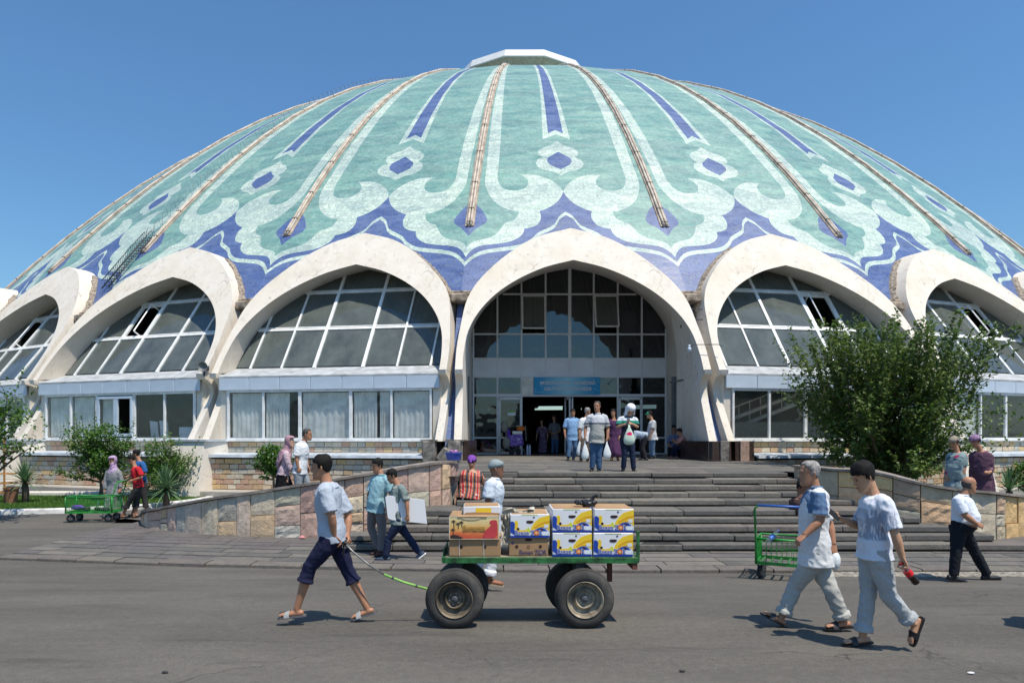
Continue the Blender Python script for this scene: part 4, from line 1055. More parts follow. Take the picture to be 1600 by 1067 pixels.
def bush(name, base, trunk_h, height, rad, label, cat, seed, nmain, nsub, leafsize, m, upright=.6, twl=1.0, group=None, dens=1.0, flat=1.0, ball=False, shoots=0):
    rr = random.Random(seed); e = empty(name, base, label, cat, group); br = []; lv = MB(); base0 = V((0, 0, 0))
    c0 = V((0, 0, trunk_h))
    if trunk_h > .05: br.append(([V((0, 0, -.1)), V((rr.uniform(-.04, .04), 0, trunk_h * .5)), c0], .05 + height * .014))
    tw = []
    lowf = .42 if shoots else .5; cen = V((0, 0, trunk_h + (height - trunk_h) * lowf)); ry = rad * flat; rz_ = (height - trunk_h) * lowf
    for i in range(nmain):
        a = 6.283 * i / nmain + rr.uniform(-.3, .3); el = rr.uniform(.25, 1.35) if not ball else rr.uniform(-.2, 1.5)
        d = V((cos(a) * cos(el), sin(a) * cos(el) * flat, sin(el) * upright * 1.3 + .15))
        L = rad * rr.uniform(.8, 1.2) * (1 + .5 * max(0, sin(el))); pts = twig(rr, c0 - V((0, 0, rr.uniform(0, trunk_h * .3))), d, L, .25, .10, 0, br, -.05 * upright, .028 * max(1, height / 3))
        for j in range(nsub):
            q = pts[rr.randrange(1, len(pts))]
            dd = (V((q.x, q.y, 0)) * .8 / max(rad, .1) + V((rr.gauss(0, .55), rr.gauss(0, .55), rr.uniform(.1, 1.2) * upright))).normalized()
            tw.append(twig(rr, q, dd, rr.uniform(.35, .9) * twl, .1, .12, 0, br, -.03, .007))
    for i in range(shoots):
        a = rr.uniform(0, 6.283); rr_ = rad * math.sqrt(rr.random()) * .85; q = V((cos(a) * rr_, sin(a) * rr_ * flat, trunk_h + (height - trunk_h) * rr.uniform(.35, .62)))
        out_ = V((q.x, q.y, 0)) / max(rad, .1)
        tw.append(twig(rr, q, out_ * .55 + V((rr.gauss(0, .12), rr.gauss(0, .12), 1)), (height - q.z) * rr.uniform(.65, 1.12), .1, .05, 0, br, 0, .008))
    for pts in tw:
        for a_, b_ in zip(pts, pts[1:]):
            for q in range(max(1, int(2.4 * dens))):
                p = a_.lerp(b_, rr.random()); dr = V((rr.gauss(0, 1), rr.gauss(0, 1), rr.gauss(.15, .6)))
                leaf(lv, p, dr, V((rr.gauss(0, .35), rr.gauss(0, .35), 1)), leafsize * rr.uniform(.7, 1.25), leafsize * rr.uniform(.28, .38))
    # inner fill
    if ball:
        for _ in range(int(ball)):
            v0 = V((rr.gauss(0, 1), rr.gauss(0, 1), rr.gauss(0, 1))).normalized(); v_ = v0 * (rr.uniform(.25, 1.0) ** .6) * (.92 + (.75 if shoots else .2) * noise.noise(v0 * 1.9 + V((seed, 0, 0))))
            if noise.noise(v_ * (2.2 if rad > 2 else 1.6) + V((0, seed, 0))) < -.13 and shoots: continue
            p = cen + V((v_.x * rad, v_.y * rad, v_.z * rz_)); leaf(lv, p, V((rr.gauss(0, 1), rr.gauss(0, 1), rr.gauss(0, .7))), V((rr.gauss(0, .5), rr.gauss(0, .5), 1)), leafsize * rr.uniform(.7, 1.25), leafsize * .34)
    tb = MB(); sb = MB()
    for pts, r0 in br:
        (tb if r0 > .02 else sb).tube(pts, [r0 * (1 - .75 * i / (len(pts) - 1)) for i in range(len(pts))], 6 if r0 > .02 else 3, cap=False)
    tb.build('trunk', M_bark, e, True); tag(sb.build('twigs', M_bark, e), kind='stuff'); tag(lv.build('foliage', m, e), kind='stuff')
    return e
def yucca(name, base, h, n, L, label, cat, seed, group=None, m=None, w=.028, stem=.35, lo=-.35):
    rr = random.Random(seed); e = empty(name, base, label, cat, group)
    tb = MB(); tb.tube([(0, 0, -.05), (.02, 0, stem * .5), (0, 0, stem)], [.09, .10, .08], 9); tb.build('stem', M_bark, e, True)
    for i in range(n):
        a = i * 2.399 + rr.uniform(-.2, .2); el = lo + (1.5 - lo) * ((i + .5) / n) ** .8; l = L * rr.uniform(.8, 1.08); d = V((cos(a) * cos(el), sin(a) * cos(el), sin(el))); s = V((-sin(a), cos(a), 0))
        c = V((0, 0, stem + .10 * i / n)); rows = []
        for q in range(5):
            t_ = q / 4; p = c + d * l * t_ + V((0, 0, -.28 * l * t_ * t_ * cos(el))); ww = w * (1 - t_ ** 2) + .001
            rows.append([p - s * ww, p - V((0, 0, .006)) , p + s * ww])
        mb = MB(); mb.loft(rows, False, False); mb.build('blade', m or M_yuc, e)
    return e
bush('mulberry_tree', (11.1, 19.6, .2), 1.0, 5.3, 2.5, 'big round leafy tree behind the right parapet wall, shoots rising over the windows', 'tree', 21, 26, 34, .125, M_leafA, .75, 1.15, dens=1.5, flat=.85, ball=12500, shoots=200)
bush('shrub', (-12.9, 22.0, .15), .75, 2.75, .95, 'tall bushy shrub behind the woman with the green trolley, one long upright shoot', 'shrub', 22, 12, 14, .085, M_leafB, .6, .6, dens=1.6, ball=9000, shoots=16, group='shrubs along the building base')
bush('shrub', (-11.0, 22.4, .15), .15, 2.15, .95, 'wide bushy shrub behind the stubby yucca and the two trolley boys', 'shrub', 23, 10, 12, .08, M_leafB, .6, .6, dens=1.6, ball=7500, shoots=18, group='shrubs along the building base')
bush('round_topiary', (-6.85, 20.6, .25), .75, 1.75, .58, 'round clipped bush behind the woman in the dusty pink headscarf', 'bush', 24, 9, 8, .085, M_leafB, .5, .25, dens=1.4, ball=2600)
bush('shrub', (15.6, 20.2, .4), .12, 1.15, .55, 'dense dark green bush at the right edge beyond the parapet wall', 'shrub', 25, 9, 8, .08, M_leafB, .5, .25, dens=1.4, ball=2000)
bush('sapling', (-12.55, 16.9, .08), 1.5, 3.8, 1.0, 'leafy sapling partly cut off by the left edge of the picture', 'tree', 26, 9, 12, .095, M_leafB, .7, .7, dens=1.4, ball=1800, shoots=6)
yucca('yucca', (-14.35, 20.6, .17), 1.2, 90, .72, 'spiky yucca in a terracotta tub at the far left of the lawn', 'yucca', 31, 'spiky plants', lo=-.2, stem=.6)
yucca('yucca', (-9.75, 19.9, .17), 1.2, 90, .78, 'broad spiky yucca on a short stem beside the left wall end', 'yucca', 32, 'spiky plants', lo=-.45, stem=.45)
yucca('agave', (14.3, 19.2, .35), 1.2, 34, .80, 'pale-edged spiky agave beside the woman in the purple dress', 'agave', 33, 'spiky plants', lo=.0, stem=.3, w=.035)
mb = MB(); mb.lathe([(.14, 0), (.19, .45), (.21, .45), (.21, .5), (.18, .5), (.17, .40), (.001, .40)], (0, 0, 0), n=18)
tag(mb.build('planter', mat('terracotta', (.28, .13, .07), .85, .2, 4, .3), smooth=True, angle=40, loc=(-14.62, 20.4, .17)), 'brown terracotta pot on the lawn at the foot of the far-left yucca', 'pot')
# rusty trellis and ground floodlight on the lawn
tr = empty('rusty_trellis', (-14.9, 20.5, .17), 'rusty orange metal plant stand beside the far-left yucca', 'plant stand'); M_rust = mat('rust', (.42, .20, .06), .8, .4, 6, .3)
mb = MB(); mb.tube([(0, 0, 0), (0, 0, 2.0)], .03, 6); mb.build('post', M_rust, tr)
for h_ in (.35, .62, .9):
    mb = MB(); mb.tube([(.35 * cos(a), .35 * sin(a), h_) for a in [i * .524 for i in range(12)]], .014, 4, loop=True, cap=False); mb.build('ring', M_rust, tr)
    mb = MB(); mb.tube([(-.35, 0, h_), (.35, 0, h_)], .012, 4); mb.build('spoke', M_rust, tr)
fl = empty('ground_floodlight', (-11.5, 19.5, .17), 'small black floodlight on a short white stake in the lawn', 'floodlight')
mb = MB(); mb.tube([(0, 0, 0), (0, .02, .22)], .02, 6); mb.build('stake', M_white, fl); mb = MB(); mb.box((0, 0, .26), (.34, .16, .10), Matrix.Rotation(.3, 3, 'X'), bev=.02); mb.build('lamp_head', M_black, fl)
# unseen row of buildings behind the viewer, added for the panes to mirror
M_far = plaster('street_wall', (.42, .38, .33), .5)
for i, (x0, w_, h_, y0) in enumerate(((-75, 46, 7.0, -62), (-22, 30, 4.5, -58), (16, 40, 7.2, -65), (64, 44, 5.0, -60))):
    e = empty('street_building', (x0 + w_ / 2, y0, .3), ['long two-storey building across the street behind the viewer, farthest left', 'low shop building across the street behind the viewer', 'tall flat-roofed building across the street behind the viewer', 'low long building across the street behind the viewer, farthest right'][i], 'building')
    mb = MB(); mb.box((0, -6, h_ / 2), (w_, 12, h_)); mb.build('wall', M_far, e); mb = MB(); mb.box((0, -6, h_ + .2), (w_ + .8, 12.8, .4)); mb.build('roof', M_conc, e)
    for q in range(int(w_ / 4)):
        for zz in ([1.6, 4.9] if h_ > 6.5 else [1.6]): mb = MB(); mb.box((-w_ / 2 + 2 + q * 4, .06, zz), (2.2, .1, 1.9)); mb.build('window', M_dark, e)
# ================================================================ people
def cloth(name, c, rough=.9, var=.08, pat=None):
    if name in MC: return MC[name]
    t = NT(name); vec = t.coord()
    n1 = t.noise(t.coord('Object', (1, 1, 1)), 5, 5); base = t.ramp(n1, [(.3, tuple(x * (1 - var * 1.5) for x in c)), (.7, tuple(min(1, x * (1 + var)) for x in c))])
    if pat:
        kind, c2 = pat[0], pat[1]
        if kind == 'stripes':          # wavy vertical stripes
            wv = t.n('ShaderNodeTexWave', wave_type='BANDS', bands_direction=pat[4] if len(pat) > 4 else 'X'); wv.inputs['Scale'].default_value = pat[2]; wv.inputs['Distortion'].default_value = pat[3] if len(pat) > 3 else 2; wv.inputs['Detail'].default_value = 1
            t.l(vec, wv.inputs['Vector'])
            st = [(0, c)] ; n = len(c2)
            base = t.ramp(wv.outputs['Color'], [(i / (n + 1), q) for i, q in enumerate([c] + list(c2))], 'CONSTANT')
        elif kind == 'flowers':
            vo = t.n('ShaderNodeTexVoronoi', feature='F1'); vo.inputs['Scale'].default_value = pat[2]; ad = t.n('ShaderNodeVectorMath', operation='ADD'); wn = t.n('ShaderNodeTexNoise'); wn.inputs['Scale'].default_value = pat[2] * .7
            t.l(vec, wn.inputs['Vector']); sc = t.n('ShaderNodeVectorMath', operation='SCALE'); sc.inputs['Scale'].default_value = .18; t.l(wn.outputs['Color'], sc.inputs[0]); t.l(vec, ad.inputs[0]); t.l(sc.outputs[0], ad.inputs[1]); t.l(ad.outputs[0], vo.inputs['Vector'])
            cs_ = t.n('ShaderNodeSeparateColor'); t.l(vo.outputs['Color'], cs_.inputs[0]); n = len(c2)
            pick = t.ramp(cs_.outputs[0], [(i / n, q) for i, q in enumerate(c2)], 'CONSTANT')
            base = t.mix(t.ramp(vo.outputs['Distance'], [(.30, (1, 1, 1)), (.36, (0, 0, 0))]), base, pick)
        elif kind == 'zones':          # colour changes with height (object z): [(z, colour), ...]
            sx_ = t.n('ShaderNodeSeparateXYZ'); t.l(vec, sx_.inputs[0]); lo, hi = pat[2]
            f_ = t.math('DIVIDE', t.math('SUBTRACT', t.math('ADD', sx_.outputs[2], t.math('MULTIPLY', n1, .012)), lo), hi - lo)
            base = t.ramp(f_, [((z - lo) / (hi - lo), q) for z, q in c2], 'CONSTANT')
        elif kind == 'patch':          # sewn-on pieces: boxes (x0, x1, z0, z1) in object space
            sx_ = t.n('ShaderNodeSeparateXYZ'); t.l(vec, sx_.inputs[0])
            for x0, x1, z0, z1 in pat[2]:
                q = [t.math('GREATER_THAN', sx_.outputs[0], x0), t.math('LESS_THAN', sx_.outputs[0], x1), t.math('GREATER_THAN', sx_.outputs[2], z0), t.math('LESS_THAN', sx_.outputs[2], z1)]
                base = t.mix(t.math('MULTIPLY', t.math('MULTIPLY', q[0], q[1]), t.math('MULTIPLY', q[2], q[3])), base, c2)
        elif kind == 'print':          # a chest print: box in object space (x0,x1,z0,z1) on the -y or side, with colour
            sx_ = t.n('ShaderNodeSeparateXYZ'); t.l(vec, sx_.inputs[0]); (x0, x1, z0, z1) = pat[2]
            def rng(o_, a, b, s=.01): return t.math('MULTIPLY', t.math('MULTIPLY', t.math('SUBTRACT', o_, a), 1 / s, True), t.math('MULTIPLY', t.math('SUBTRACT', b, o_), 1 / s, True), True)
            msk = t.math('MULTIPLY', rng(sx_.outputs[0], x0, x1, .02), rng(sx_.outputs[2], z0, z1, .02))
            sc_ = t.noise(t.coord('Object', (60, 1, 9)), 1.0, 3, .7); msk = t.math('MULTIPLY', msk, t.ramp(sc_, [(.42, (0, 0, 0)), (.5, (1, 1, 1))]))
            base = t.mix(msk, base, c2)
    t.col(base); t.rough(rough); t.b.inputs['Specular IOR Level'].default_value = .2
    mpf = t.n('ShaderNodeMapping'); mpf.inputs['Scale'].default_value = (1, 1, .32); mpf.inputs['Rotation'].default_value = (.35, .5, 0); t.l(vec, mpf.inputs[0])
    f1 = t.math('ABSOLUTE', t.math('SUBTRACT', t.noise(mpf.outputs[0], 13, 3, .5), .5)); f3 = t.math('ABSOLUTE', t.math('SUBTRACT', t.noise(t.coord('Object', (1, 1, 1.6)), 16, 3, .5), .5)); f2 = t.noise(vec, 240, 2)
    t.bump(t.math('ADD', t.math('SUBTRACT', t.math('MULTIPLY', f2, .02), t.math('MULTIPLY', f1, 1.2)), t.math('MULTIPLY', f3, -.5)), .32, .035)
    MC[name] = t.m; return t.m
def skinm(name, c):
    if name in MC: return MC[name]
    t = NT(name); vec = t.coord(); t.col(t.ramp(t.noise(vec, 12, 4), [(.3, tuple(x * .86 for x in c)), (.7, c)])); t.rough(.5)
    t.b.inputs['Subsurface Weight'].default_value = .08; t.b.inputs['Subsurface Radius'].default_value = (.01, .004, .002)
    t.bump(t.noise(vec, 90, 3), .12, .004); MC[name] = t.m; return t.m
SK1 = skinm('skin_tan', (.52, .285, .17)); SK2 = skinm('skin_brown', (.43, .21, .12)); SK3 = skinm('skin_light', (.60, .36, .24)); SK4 = skinm('skin_dark', (.24, .115, .07))
M_hair = mat('black_hair', (.010, .009, .008), .75, .4, 30, .8, 120, dist=.008, spec=.25); M_hairg = mat('grey_hair', (.30, .285, .27), .8, .4, 30, .6, 160, dist=.004)
M_hairl = mat('greying_hair', (.07, .065, .06), .75, .4, 30, .6, 160)
M_eye = mat('eye_dark', (.02, .014, .012), .25, 0, 1, 0); M_lip = mat('lips', (.28, .10, .075), .55, 0, 1, 0)
QUEUE = []
def queue(mb, name, m, parent, off, voxel, it=4, wr=0.0, seed=0, wsc=6.0):
    me = bpy.data.meshes.new(name); me.from_pydata([(a - off[0], b - off[1], c - off[2]) for a, b, c in mb.v], [], mb.f); me.update()
    o = link(name, me, parent)
    md = o.modifiers.new('r', 'REMESH'); md.mode = 'VOXEL'; md.voxel_size = voxel; md.use_smooth_shade = True
    if it: s_ = o.modifiers.new('s', 'SMOOTH'); s_.iterations = it; s_.factor = .5
    QUEUE.append((o, m, wr, seed, wsc)); return o
def finalize():
    dg = bpy.context.evaluated_depsgraph_get()
    for o, m, wr, seed, wsc in QUEUE:
        me = bpy.data.meshes.new_from_object(o.evaluated_get(dg)); o.modifiers.clear(); old = o.data; o.data = me; me.name = o.name; bpy.data.meshes.remove(old)
        me.materials.clear(); me.materials.append(m)
        if wr:
            n = len(me.vertices); co_ = [0.] * (3 * n); no = [0.] * (3 * n); me.vertices.foreach_get('co', co_); me.vertices.foreach_get('normal', no)
            for i in range(n):
                x, y, z = co_[3 * i:3 * i + 3]
                q = noise.noise(V((x * wsc + seed, y * wsc, z * wsc * 1.5 + .8 * x * wsc))); q2 = noise.noise(V((x * wsc * 2.3, y * wsc * 2.3 + seed, z * wsc * 2.8)))
                d = wr * ((1 - abs(q) * 3.2) * .8 + q2 * .7 - .3)
                co_[3 * i] += no[3 * i] * d; co_[3 * i + 1] += no[3 * i + 1] * d; co_[3 * i + 2] += no[3 * i + 2] * d
            me.vertices.foreach_set('co', co_); me.update()
        me.polygons.foreach_set('use_smooth', [True] * len(me.polygons))
HEADR = [(-.118, .024, .080, .03), (-.105, .042, .093, .012), (-.085, .054, .094, -.025), (-.06, .062, .091, -.055), (-.025, .069, .088, -.078), (.015, .073, .086, -.092), (.045, .075, .088, -.096), (.075, .070, .080, -.090), (.10, .056, .058, -.072), (.116, .032, .028, -.046)]
HEADR = [tuple(q * 1.05 for q in r) for r in HEADR]
def head_pts(c, f, s, u, sc, grow=0.0, top=0.0, n=16):
    rings = []
    for h, w_, fr, bk in HEADR:
        cy = (fr + bk) / 2; ry = (fr - bk) / 2 + grow; rx = w_ + grow; r = []
        for i in range(n):
            a = 2 * pi * i / n; x = rx * cos(a); y = cy + ry * sin(a)
            r.append(c + (s * x + f * y + u * (h * (1 + top) + (grow if h > .05 else 0))) * sc)
        rings.append(r)
    return rings
def hand(mb, wr, d, pn, curl=.5, thumb=1, sc=1.0, fr=.0088):
    d = d.normalized(); pn = (pn - d * pn.dot(d)).normalized(); s = d.cross(pn) * thumb
    W_ = wr
    mb.tube([W_ - d * .01, W_ + d * .03 * sc, W_ + d * .065 * sc, W_ + d * .09 * sc], [(.020 * sc, .028 * sc), (.017 * sc, .038 * sc), (.015 * sc, .042 * sc), (.012 * sc, .038 * sc)], 10, ref=pn)
    for q, (off, L, c0) in enumerate(((.030, .070, .0), (.010, .078, .05), (-.010, .073, .1), (-.029, .058, .18))):
        p = W_ + d * .075 * sc + s * off * sc; a = curl * .55 + c0 * curl; pts = [p]
        for seg in (.48, .30, .24):
            dd = d * cos(a) + pn * sin(a); p = p + dd * L * seg * sc; pts.append(p); a += curl * (.95 + c0)
        mb.tube(pts, [fr * sc, fr * sc, fr * .92 * sc, fr * .75 * sc], 7)
    p = W_ + d * .02 * sc + s * .028 * sc; t1 = (d * .75 + s * .55 + pn * .35).normalized(); t2 = (d * .85 + s * .1 + pn * (.3 + curl * .4)).normalized()
    mb.tube([p, p + t1 * .04 * sc, p + t1 * .04 * sc + t2 * .03 * sc, p + t1 * .04 * sc + t2 * .052 * sc], [.013 * sc, .0115 * sc, .010 * sc, .008 * sc], 7)
def person(label, Y0, J, face, look=0.0, side=None, skin=SK1, shirt=None, sleeve=.85, hem=.10, pants=None, cuff=1.0, shoes='sandal', shoem=None, solem=None, hair='short', hairm=None, hat=None,
           vox=.011, s=1.0, g=1.0, belly=0.0, group=None, hands=(.5, .5), pn=None, dress=None, dressz=None, baggy=1.0, tilt=0.0, headdress=None, seed=0, collar=None, fat=1.0, wr=.006, mouth=True, flare=1.0, facehair=None, extra=None):
    def W(k):
        v_ = J[k]; return P(v_[0], v_[1], Y0 + (v_[2] if len(v_) > 2 else 0))
    fa = RAD(face); F = V((cos(fa), sin(fa), 0)); Up = V((0, 0, 1))
    SA, SB, PEL, NK, HD = W('sA'), W('sB'), W('pel'), W('nk'), W('hd')
    sax = (SA - SB).normalized(); tors = (NK - PEL).normalized(); fwd = tors.cross(sax).normalized()
    if fwd.dot(F) < 0 and side is None: fwd = -fwd
    if side is not None: fwd = V((cos(RAD(side)), sin(RAD(side)), 0)); sax = V((-fwd.y, fwd.x, 0)) * (1 if (SA - SB).dot(V((-fwd.y, fwd.x, 0))) > 0 else -1)
    hipax = V((sax.x, sax.y, 0)).normalized()
    base = V((PEL.x, PEL.y, 0)); zs = [W(k).z for k in ('tA', 'tB', 'aA', 'aB') if k in J]
    base.z = (min(zs) - .01) if zs else PEL.z - .5
    e = empty('person', base, label, 'person', group)
    B = MB()
    # torso
    T = [(.0, .155, .105, .0), (.18, .150, .105, 0), (.36, .138, .100, .005), (.62, .158, .112, .01), (.82, .165, .105, .0), (.93, .13, .075, -.01), (1.0, .062, .058, 0)]
    def torso(mb, grow, t0=0.0, t1=1.0, n=18, gb=1.0, low=0.0, fl=0.0, rag=0.0):
        rings = []
        tl = [q for q in T if t0 <= q[0] <= t1 + 1e-6]
        if low:
            d0 = PEL - tors * low
            for q in (1.0, .5):
                c = PEL - tors * low * q - V((0, 0, 0)); rx = (.160 * g * fat + grow + fl * q) * s; ry = (.116 * g + grow + fl * q) * s + belly * .35 * s
                rings.append((c, rx, ry))
        for t_, a, b, o_ in tl:
            bel = belly * max(0, 1 - abs(t_ - .28) / .4); c = PEL.lerp(NK, t_) + fwd * (o_ + bel * .55) * s
            gx = .012 if (low and t_ < .3) else 0; rings.append((c, (a * g * fat + grow + gx) * s, (b * g + grow + gx + bel * .5) * s))
        R_ = []
        for i, (c, rx, ry) in enumerate(rings):
            tt = ((rings[min(i + 1, len(rings) - 1)][0] - rings[max(i - 1, 0)][0])).normalized(); sx = (sax - tt * sax.dot(tt)).normalized(); fy = tt.cross(sx)
            R_.append([c + sx * rx * (abs(cos(a)) ** .85 * (1 if cos(a) > 0 else -1)) + fy * ry * (abs(sin(a)) ** .85 * (1 if sin(a) > 0 else -1)) for a in [2 * pi * j / n for j in range(n)]])
        mb.loft(R_)
    torso(B, -.004)
    hf = V((cos(RAD(face)), sin(RAD(face)), 0)); lk = RAD(look); f = (hf * cos(lk) - Up * sin(lk)).normalized(); hs_ = Up.cross(hf).normalized() * -1; u = hs_.cross(f).normalized()
    if u.z < 0: u = -u
    if tilt: 
        R_ = Matrix.Rotation(RAD(tilt), 3, f); hs_ = R_ @ hs_; u = R_ @ u
    B.tube([NK - tors * .05 * s, NK + (HD - NK) * .35, HD - u * .05 * s - f * .02 * s], [.070 * s, .056 * s, .056 * s], 12)
    B.loft(head_pts(HD, f, hs_, u, s))
    def hp(x, y, z): return HD + (hs_ * x + f * y + u * z) * s
    B.tube([hp(0, .080, .028), hp(0, .098, .0), hp(0, .112, -.026), hp(0, .088, -.036)], [(.008, .010), (.009, .010), (.012, .015), (.010, .012)], 7, ref=f)
    B.tube([hp(-.035, .082, .032), hp(0, .09, .034), hp(.035, .082, .032)], .011, 6); B.ball(hp(0, .086, -.066), (.022, .014, .012), 8, 5); B.ball(hp(0, .085, -.10), (.022, .016, .014), 8, 5)
    for sg in (-1, 1): B.tube([hp(sg * .070, -.004, .022), hp(sg * .084, -.016, .018), hp(sg * .082, -.014, -.012), hp(sg * .070, .0, -.03)], [.008, .010, .009, .007], 6)
    # arms
    for k, si in (('A', SA), ('B', SB)):
        if 'e' + k not in J: continue
        el, wr_ = W('e' + k), W('w' + k); hd_ = W('h' + k) if 'h' + k in J else wr_ + (wr_ - el).normalized() * .12
        B.tube([si + (NK - si) * .35, si, si.lerp(el, .3), si.lerp(el, .75), el, el.lerp(wr_, .3), el.lerp(wr_, .8), wr_], [x * s * (g * .5 + .5) for x in (.055, .058, .052, .044, .040, .043, .031, .028)], 10)
        p_ = V(pn[0 if k == 'A' else 1]) if pn else (V((0, 0, 0)) + (PEL - wr_)); c_ = hands[0 if k == 'A' else 1]
        hand(B, wr_, hd_ - wr_, p_ if p_.length > .01 else V((0, 1, 0)), c_, 1 if (hd_ - wr_).cross(p_).dot(F) > 0 else -1, s)
    # legs
    HW = .088 * s * fat
    legs = {}
    for k, sg in (('A', 1), ('B', -1)):
        if 'k' + k not in J: continue
        hip = PEL + hipax * HW * sg - Up * .02; kn, an = W('k' + k), W('a' + k); legs[k] = (hip, kn, an)
        B.tube([hip + Up * .05, hip.lerp(kn, .15), hip.lerp(kn, .55), kn, kn.lerp(an, .3), kn.lerp(an, .75), an], [x * s * (g * .5 + .5) for x in (.09, .088, .072, .056, .058, .040, .036)], 12)
        if 't' + k in J:
            to = W('t' + k); t_ = (to - an).normalized(); sh = (kn - an).normalized(); uu = (sh - t_ * sh.dot(t_))
            if uu.length < .05: uu = Up - t_ * Up.dot(t_)
            uu.normalize(); be = RAD(21); d_ = t_ * cos(be) + uu * sin(be); n_ = uu * cos(be) - t_ * sin(be)
            A0 = an - n_ * .048 * s; sd = d_.cross(n_)
            if shoes == 'sandal':
                pts = [A0 - d_ * .062 * s, A0 - d_ * .03 * s, A0 + d_ * .04 * s, A0 + d_ * .10 * s, A0 + d_ * .150 * s, A0 + d_ * .178 * s]
                B.tube(pts, [(.024 * s, .022 * s), (.030 * s, .031 * s), (.034 * s, .034 * s), (.024 * s, .042 * s), (.017 * s, .044 * s), (.010 * s, .034 * s)], 10, ref=n_)
                B.tube([an, A0 + n_ * .01], [.036 * s, .034 * s], 8)
                for q in range(5):
                    B.tube([A0 + d_ * .15 * s + sd * (q - 2) * .0165 * s - n_ * .006, A0 + d_ * (.190 - abs(q - 1.2) * .007) * s + sd * (q - 2) * .0165 * s - n_ * .008], [.009 * s, .0085 * s], 6)
                sm = MB(); c_ = A0 - n_ * .040 * s; prof = [(-.085, .022), (-.07, .034), (-.02, .036), (.05, .036), (.12, .047), (.17, .046), (.195, .034), (.205, .015)]
                L_, R_2 = [], []
                for x, w_ in prof: L_.append(c_ + d_ * x * s + sd * w_ * s); R_2.append(c_ + d_ * x * s - sd * w_ * s)
                poly = L_ + R_2[::-1]; n = len(poly); sm.add([p for p in poly] + [p + n_ * .018 for p in poly], [tuple(range(n)), tuple(range(2 * n - 1, n - 1, -1))] + [(q, n + q, n + (q + 1) % n, (q + 1) % n) for q in range(n)])
                sole = sm.build('sandal', solem or M_black, e, off=base)
                st_ = MB(); arc = []
                for x in (.075, .125):
                    arc.append([A0 + d_ * x * s + sd * (.050 * s) * cos(a) - n_ * .028 * s + n_ * (.062 - (x - .075) * .35) * s * sin(a) for a in [pi * q / 8 for q in range(9)]])
                st_.loft(arc, False, False); arc2 = [[p + (p - A0 - d_ * .1 * s).normalized() * .006 for p in r] for r in arc]; st_.loft(arc2[::-1], False, False); st_.build('strap', shoem or M_black, sole, True, off=base)
            else:
                sm = MB(); pts = [A0 - d_ * .085 * s, A0 - d_ * .065 * s, A0 + d_ * .0 * s, A0 + d_ * .08 * s, A0 + d_ * .16 * s, A0 + d_ * .205 * s]
                sm.tube([p - n_ * .002 for p in pts], [(.030 * s, .018 * s), (.042 * s, .036 * s), (.042 * s, .040 * s), (.036 * s, .046 * s), (.028 * s, .044 * s), (.016 * s, .026 * s)], 12, ref=n_); sm.tube([A0, an + (kn - an).normalized() * .03], [.046 * s, .047 * s], 10)
                sh_ = sm.build('shoe', shoem or M_black, e, True, off=base)
                sl_ = MB(); c_ = A0 - n_ * .044 * s; prof = [(-.09, .02), (-.075, .036), (0, .040), (.09, .047), (.16, .045), (.205, .028), (.218, .01)]
                L_ = [c_ + d_ * x * s + sd * w_ * s for x, w_ in prof]; R_2 = [c_ + d_ * x * s - sd * w_ * s for x, w_ in prof]; poly = L_ + R_2[::-1]; n = len(poly)
                sl_.add([p for p in poly] + [p + n_ * .02 for p in poly], [tuple(range(n)), tuple(range(2 * n - 1, n - 1, -1))] + [(q, n + q, n + (q + 1) % n, (q + 1) % n) for q in range(n)])
                sl_.build('sole', solem or M_black, sh_, off=base)
                B.tube([an, A0 + n_ * .01], [.034 * s, .03 * s], 8)
    queue(B, 'body', skin, e, base, vox, 3)
    # face details
    if mouth:
        for sg in (-1, 1):
            m_ = MB(); m_.ball(hp(sg * .031, .0865, .010), (.0095 * s, .008 * s, .0055 * s), 8, 5, Matrix((hs_, f, u)).transposed()); m_.build('eye', M_eye, e, True, off=base)
            m_ = MB(); m_.tube([hp(sg * .014, .098, .030), hp(sg * .032, .100, .037), hp(sg * .05, .086, .031)], [.002, .0032, .002], 5); m_.build('eyebrow', hairm or M_hair, e, True, off=base)
        m_ = MB(); m_.tube([hp(-.022, .094, -.064), hp(0, .1015, -.062), hp(.022, .094, -.064)], [.003, .0065, .003], 6); m_.build('lips', M_lip, e, True, off=base)
    # hair
    if hair:
        rr = random.Random(seed + 5); hr = MB(); n = 28; grow = {'short': .014, 'bowl': .022, 'crop': .005, 'bald': .006}[hair]
        def hpts(gr, keep=None):
            rings = head_pts(HD, f, hs_, u, s, gr, .02, n); return rings
        r0 = head_pts(HD, f, hs_, u, s, .0015, .0, n)
        # resample the head profile more finely
        fine = []
        for a_, b_ in zip(r0, r0[1:]):
            for q in range(3): fine.append([x.lerp(y, q / 3) for x, y in zip(a_, b_)])
        fine.append(r0[-1]); capc = HD + u * (.124 + grow * 1.6) * s - f * .01 * s
        idx = {}; 
        for j, r in enumerate(fine):
            for i, p in enumerate(r):
                zq = (p - HD).dot(u) / s; yq = (p - HD).dot(f) / s; kk = min(1, max(0, (zq + .075) / .13)); vol = .0015 + (1 - .75 * min(1, max(0, (yq - .02) / .05))) * grow * kk * kk + (grow * .5 * max(0, (zq - .06) / .06)); dlt = (noise.noise(p * 42) * (.35 * grow) + vol) * s; hr.v.append(tuple(p + (p - HD).normalized() * dlt)); idx[(j, i)] = len(hr.v) - 1
        hr.v.append(tuple(capc)); ci = len(hr.v) - 1
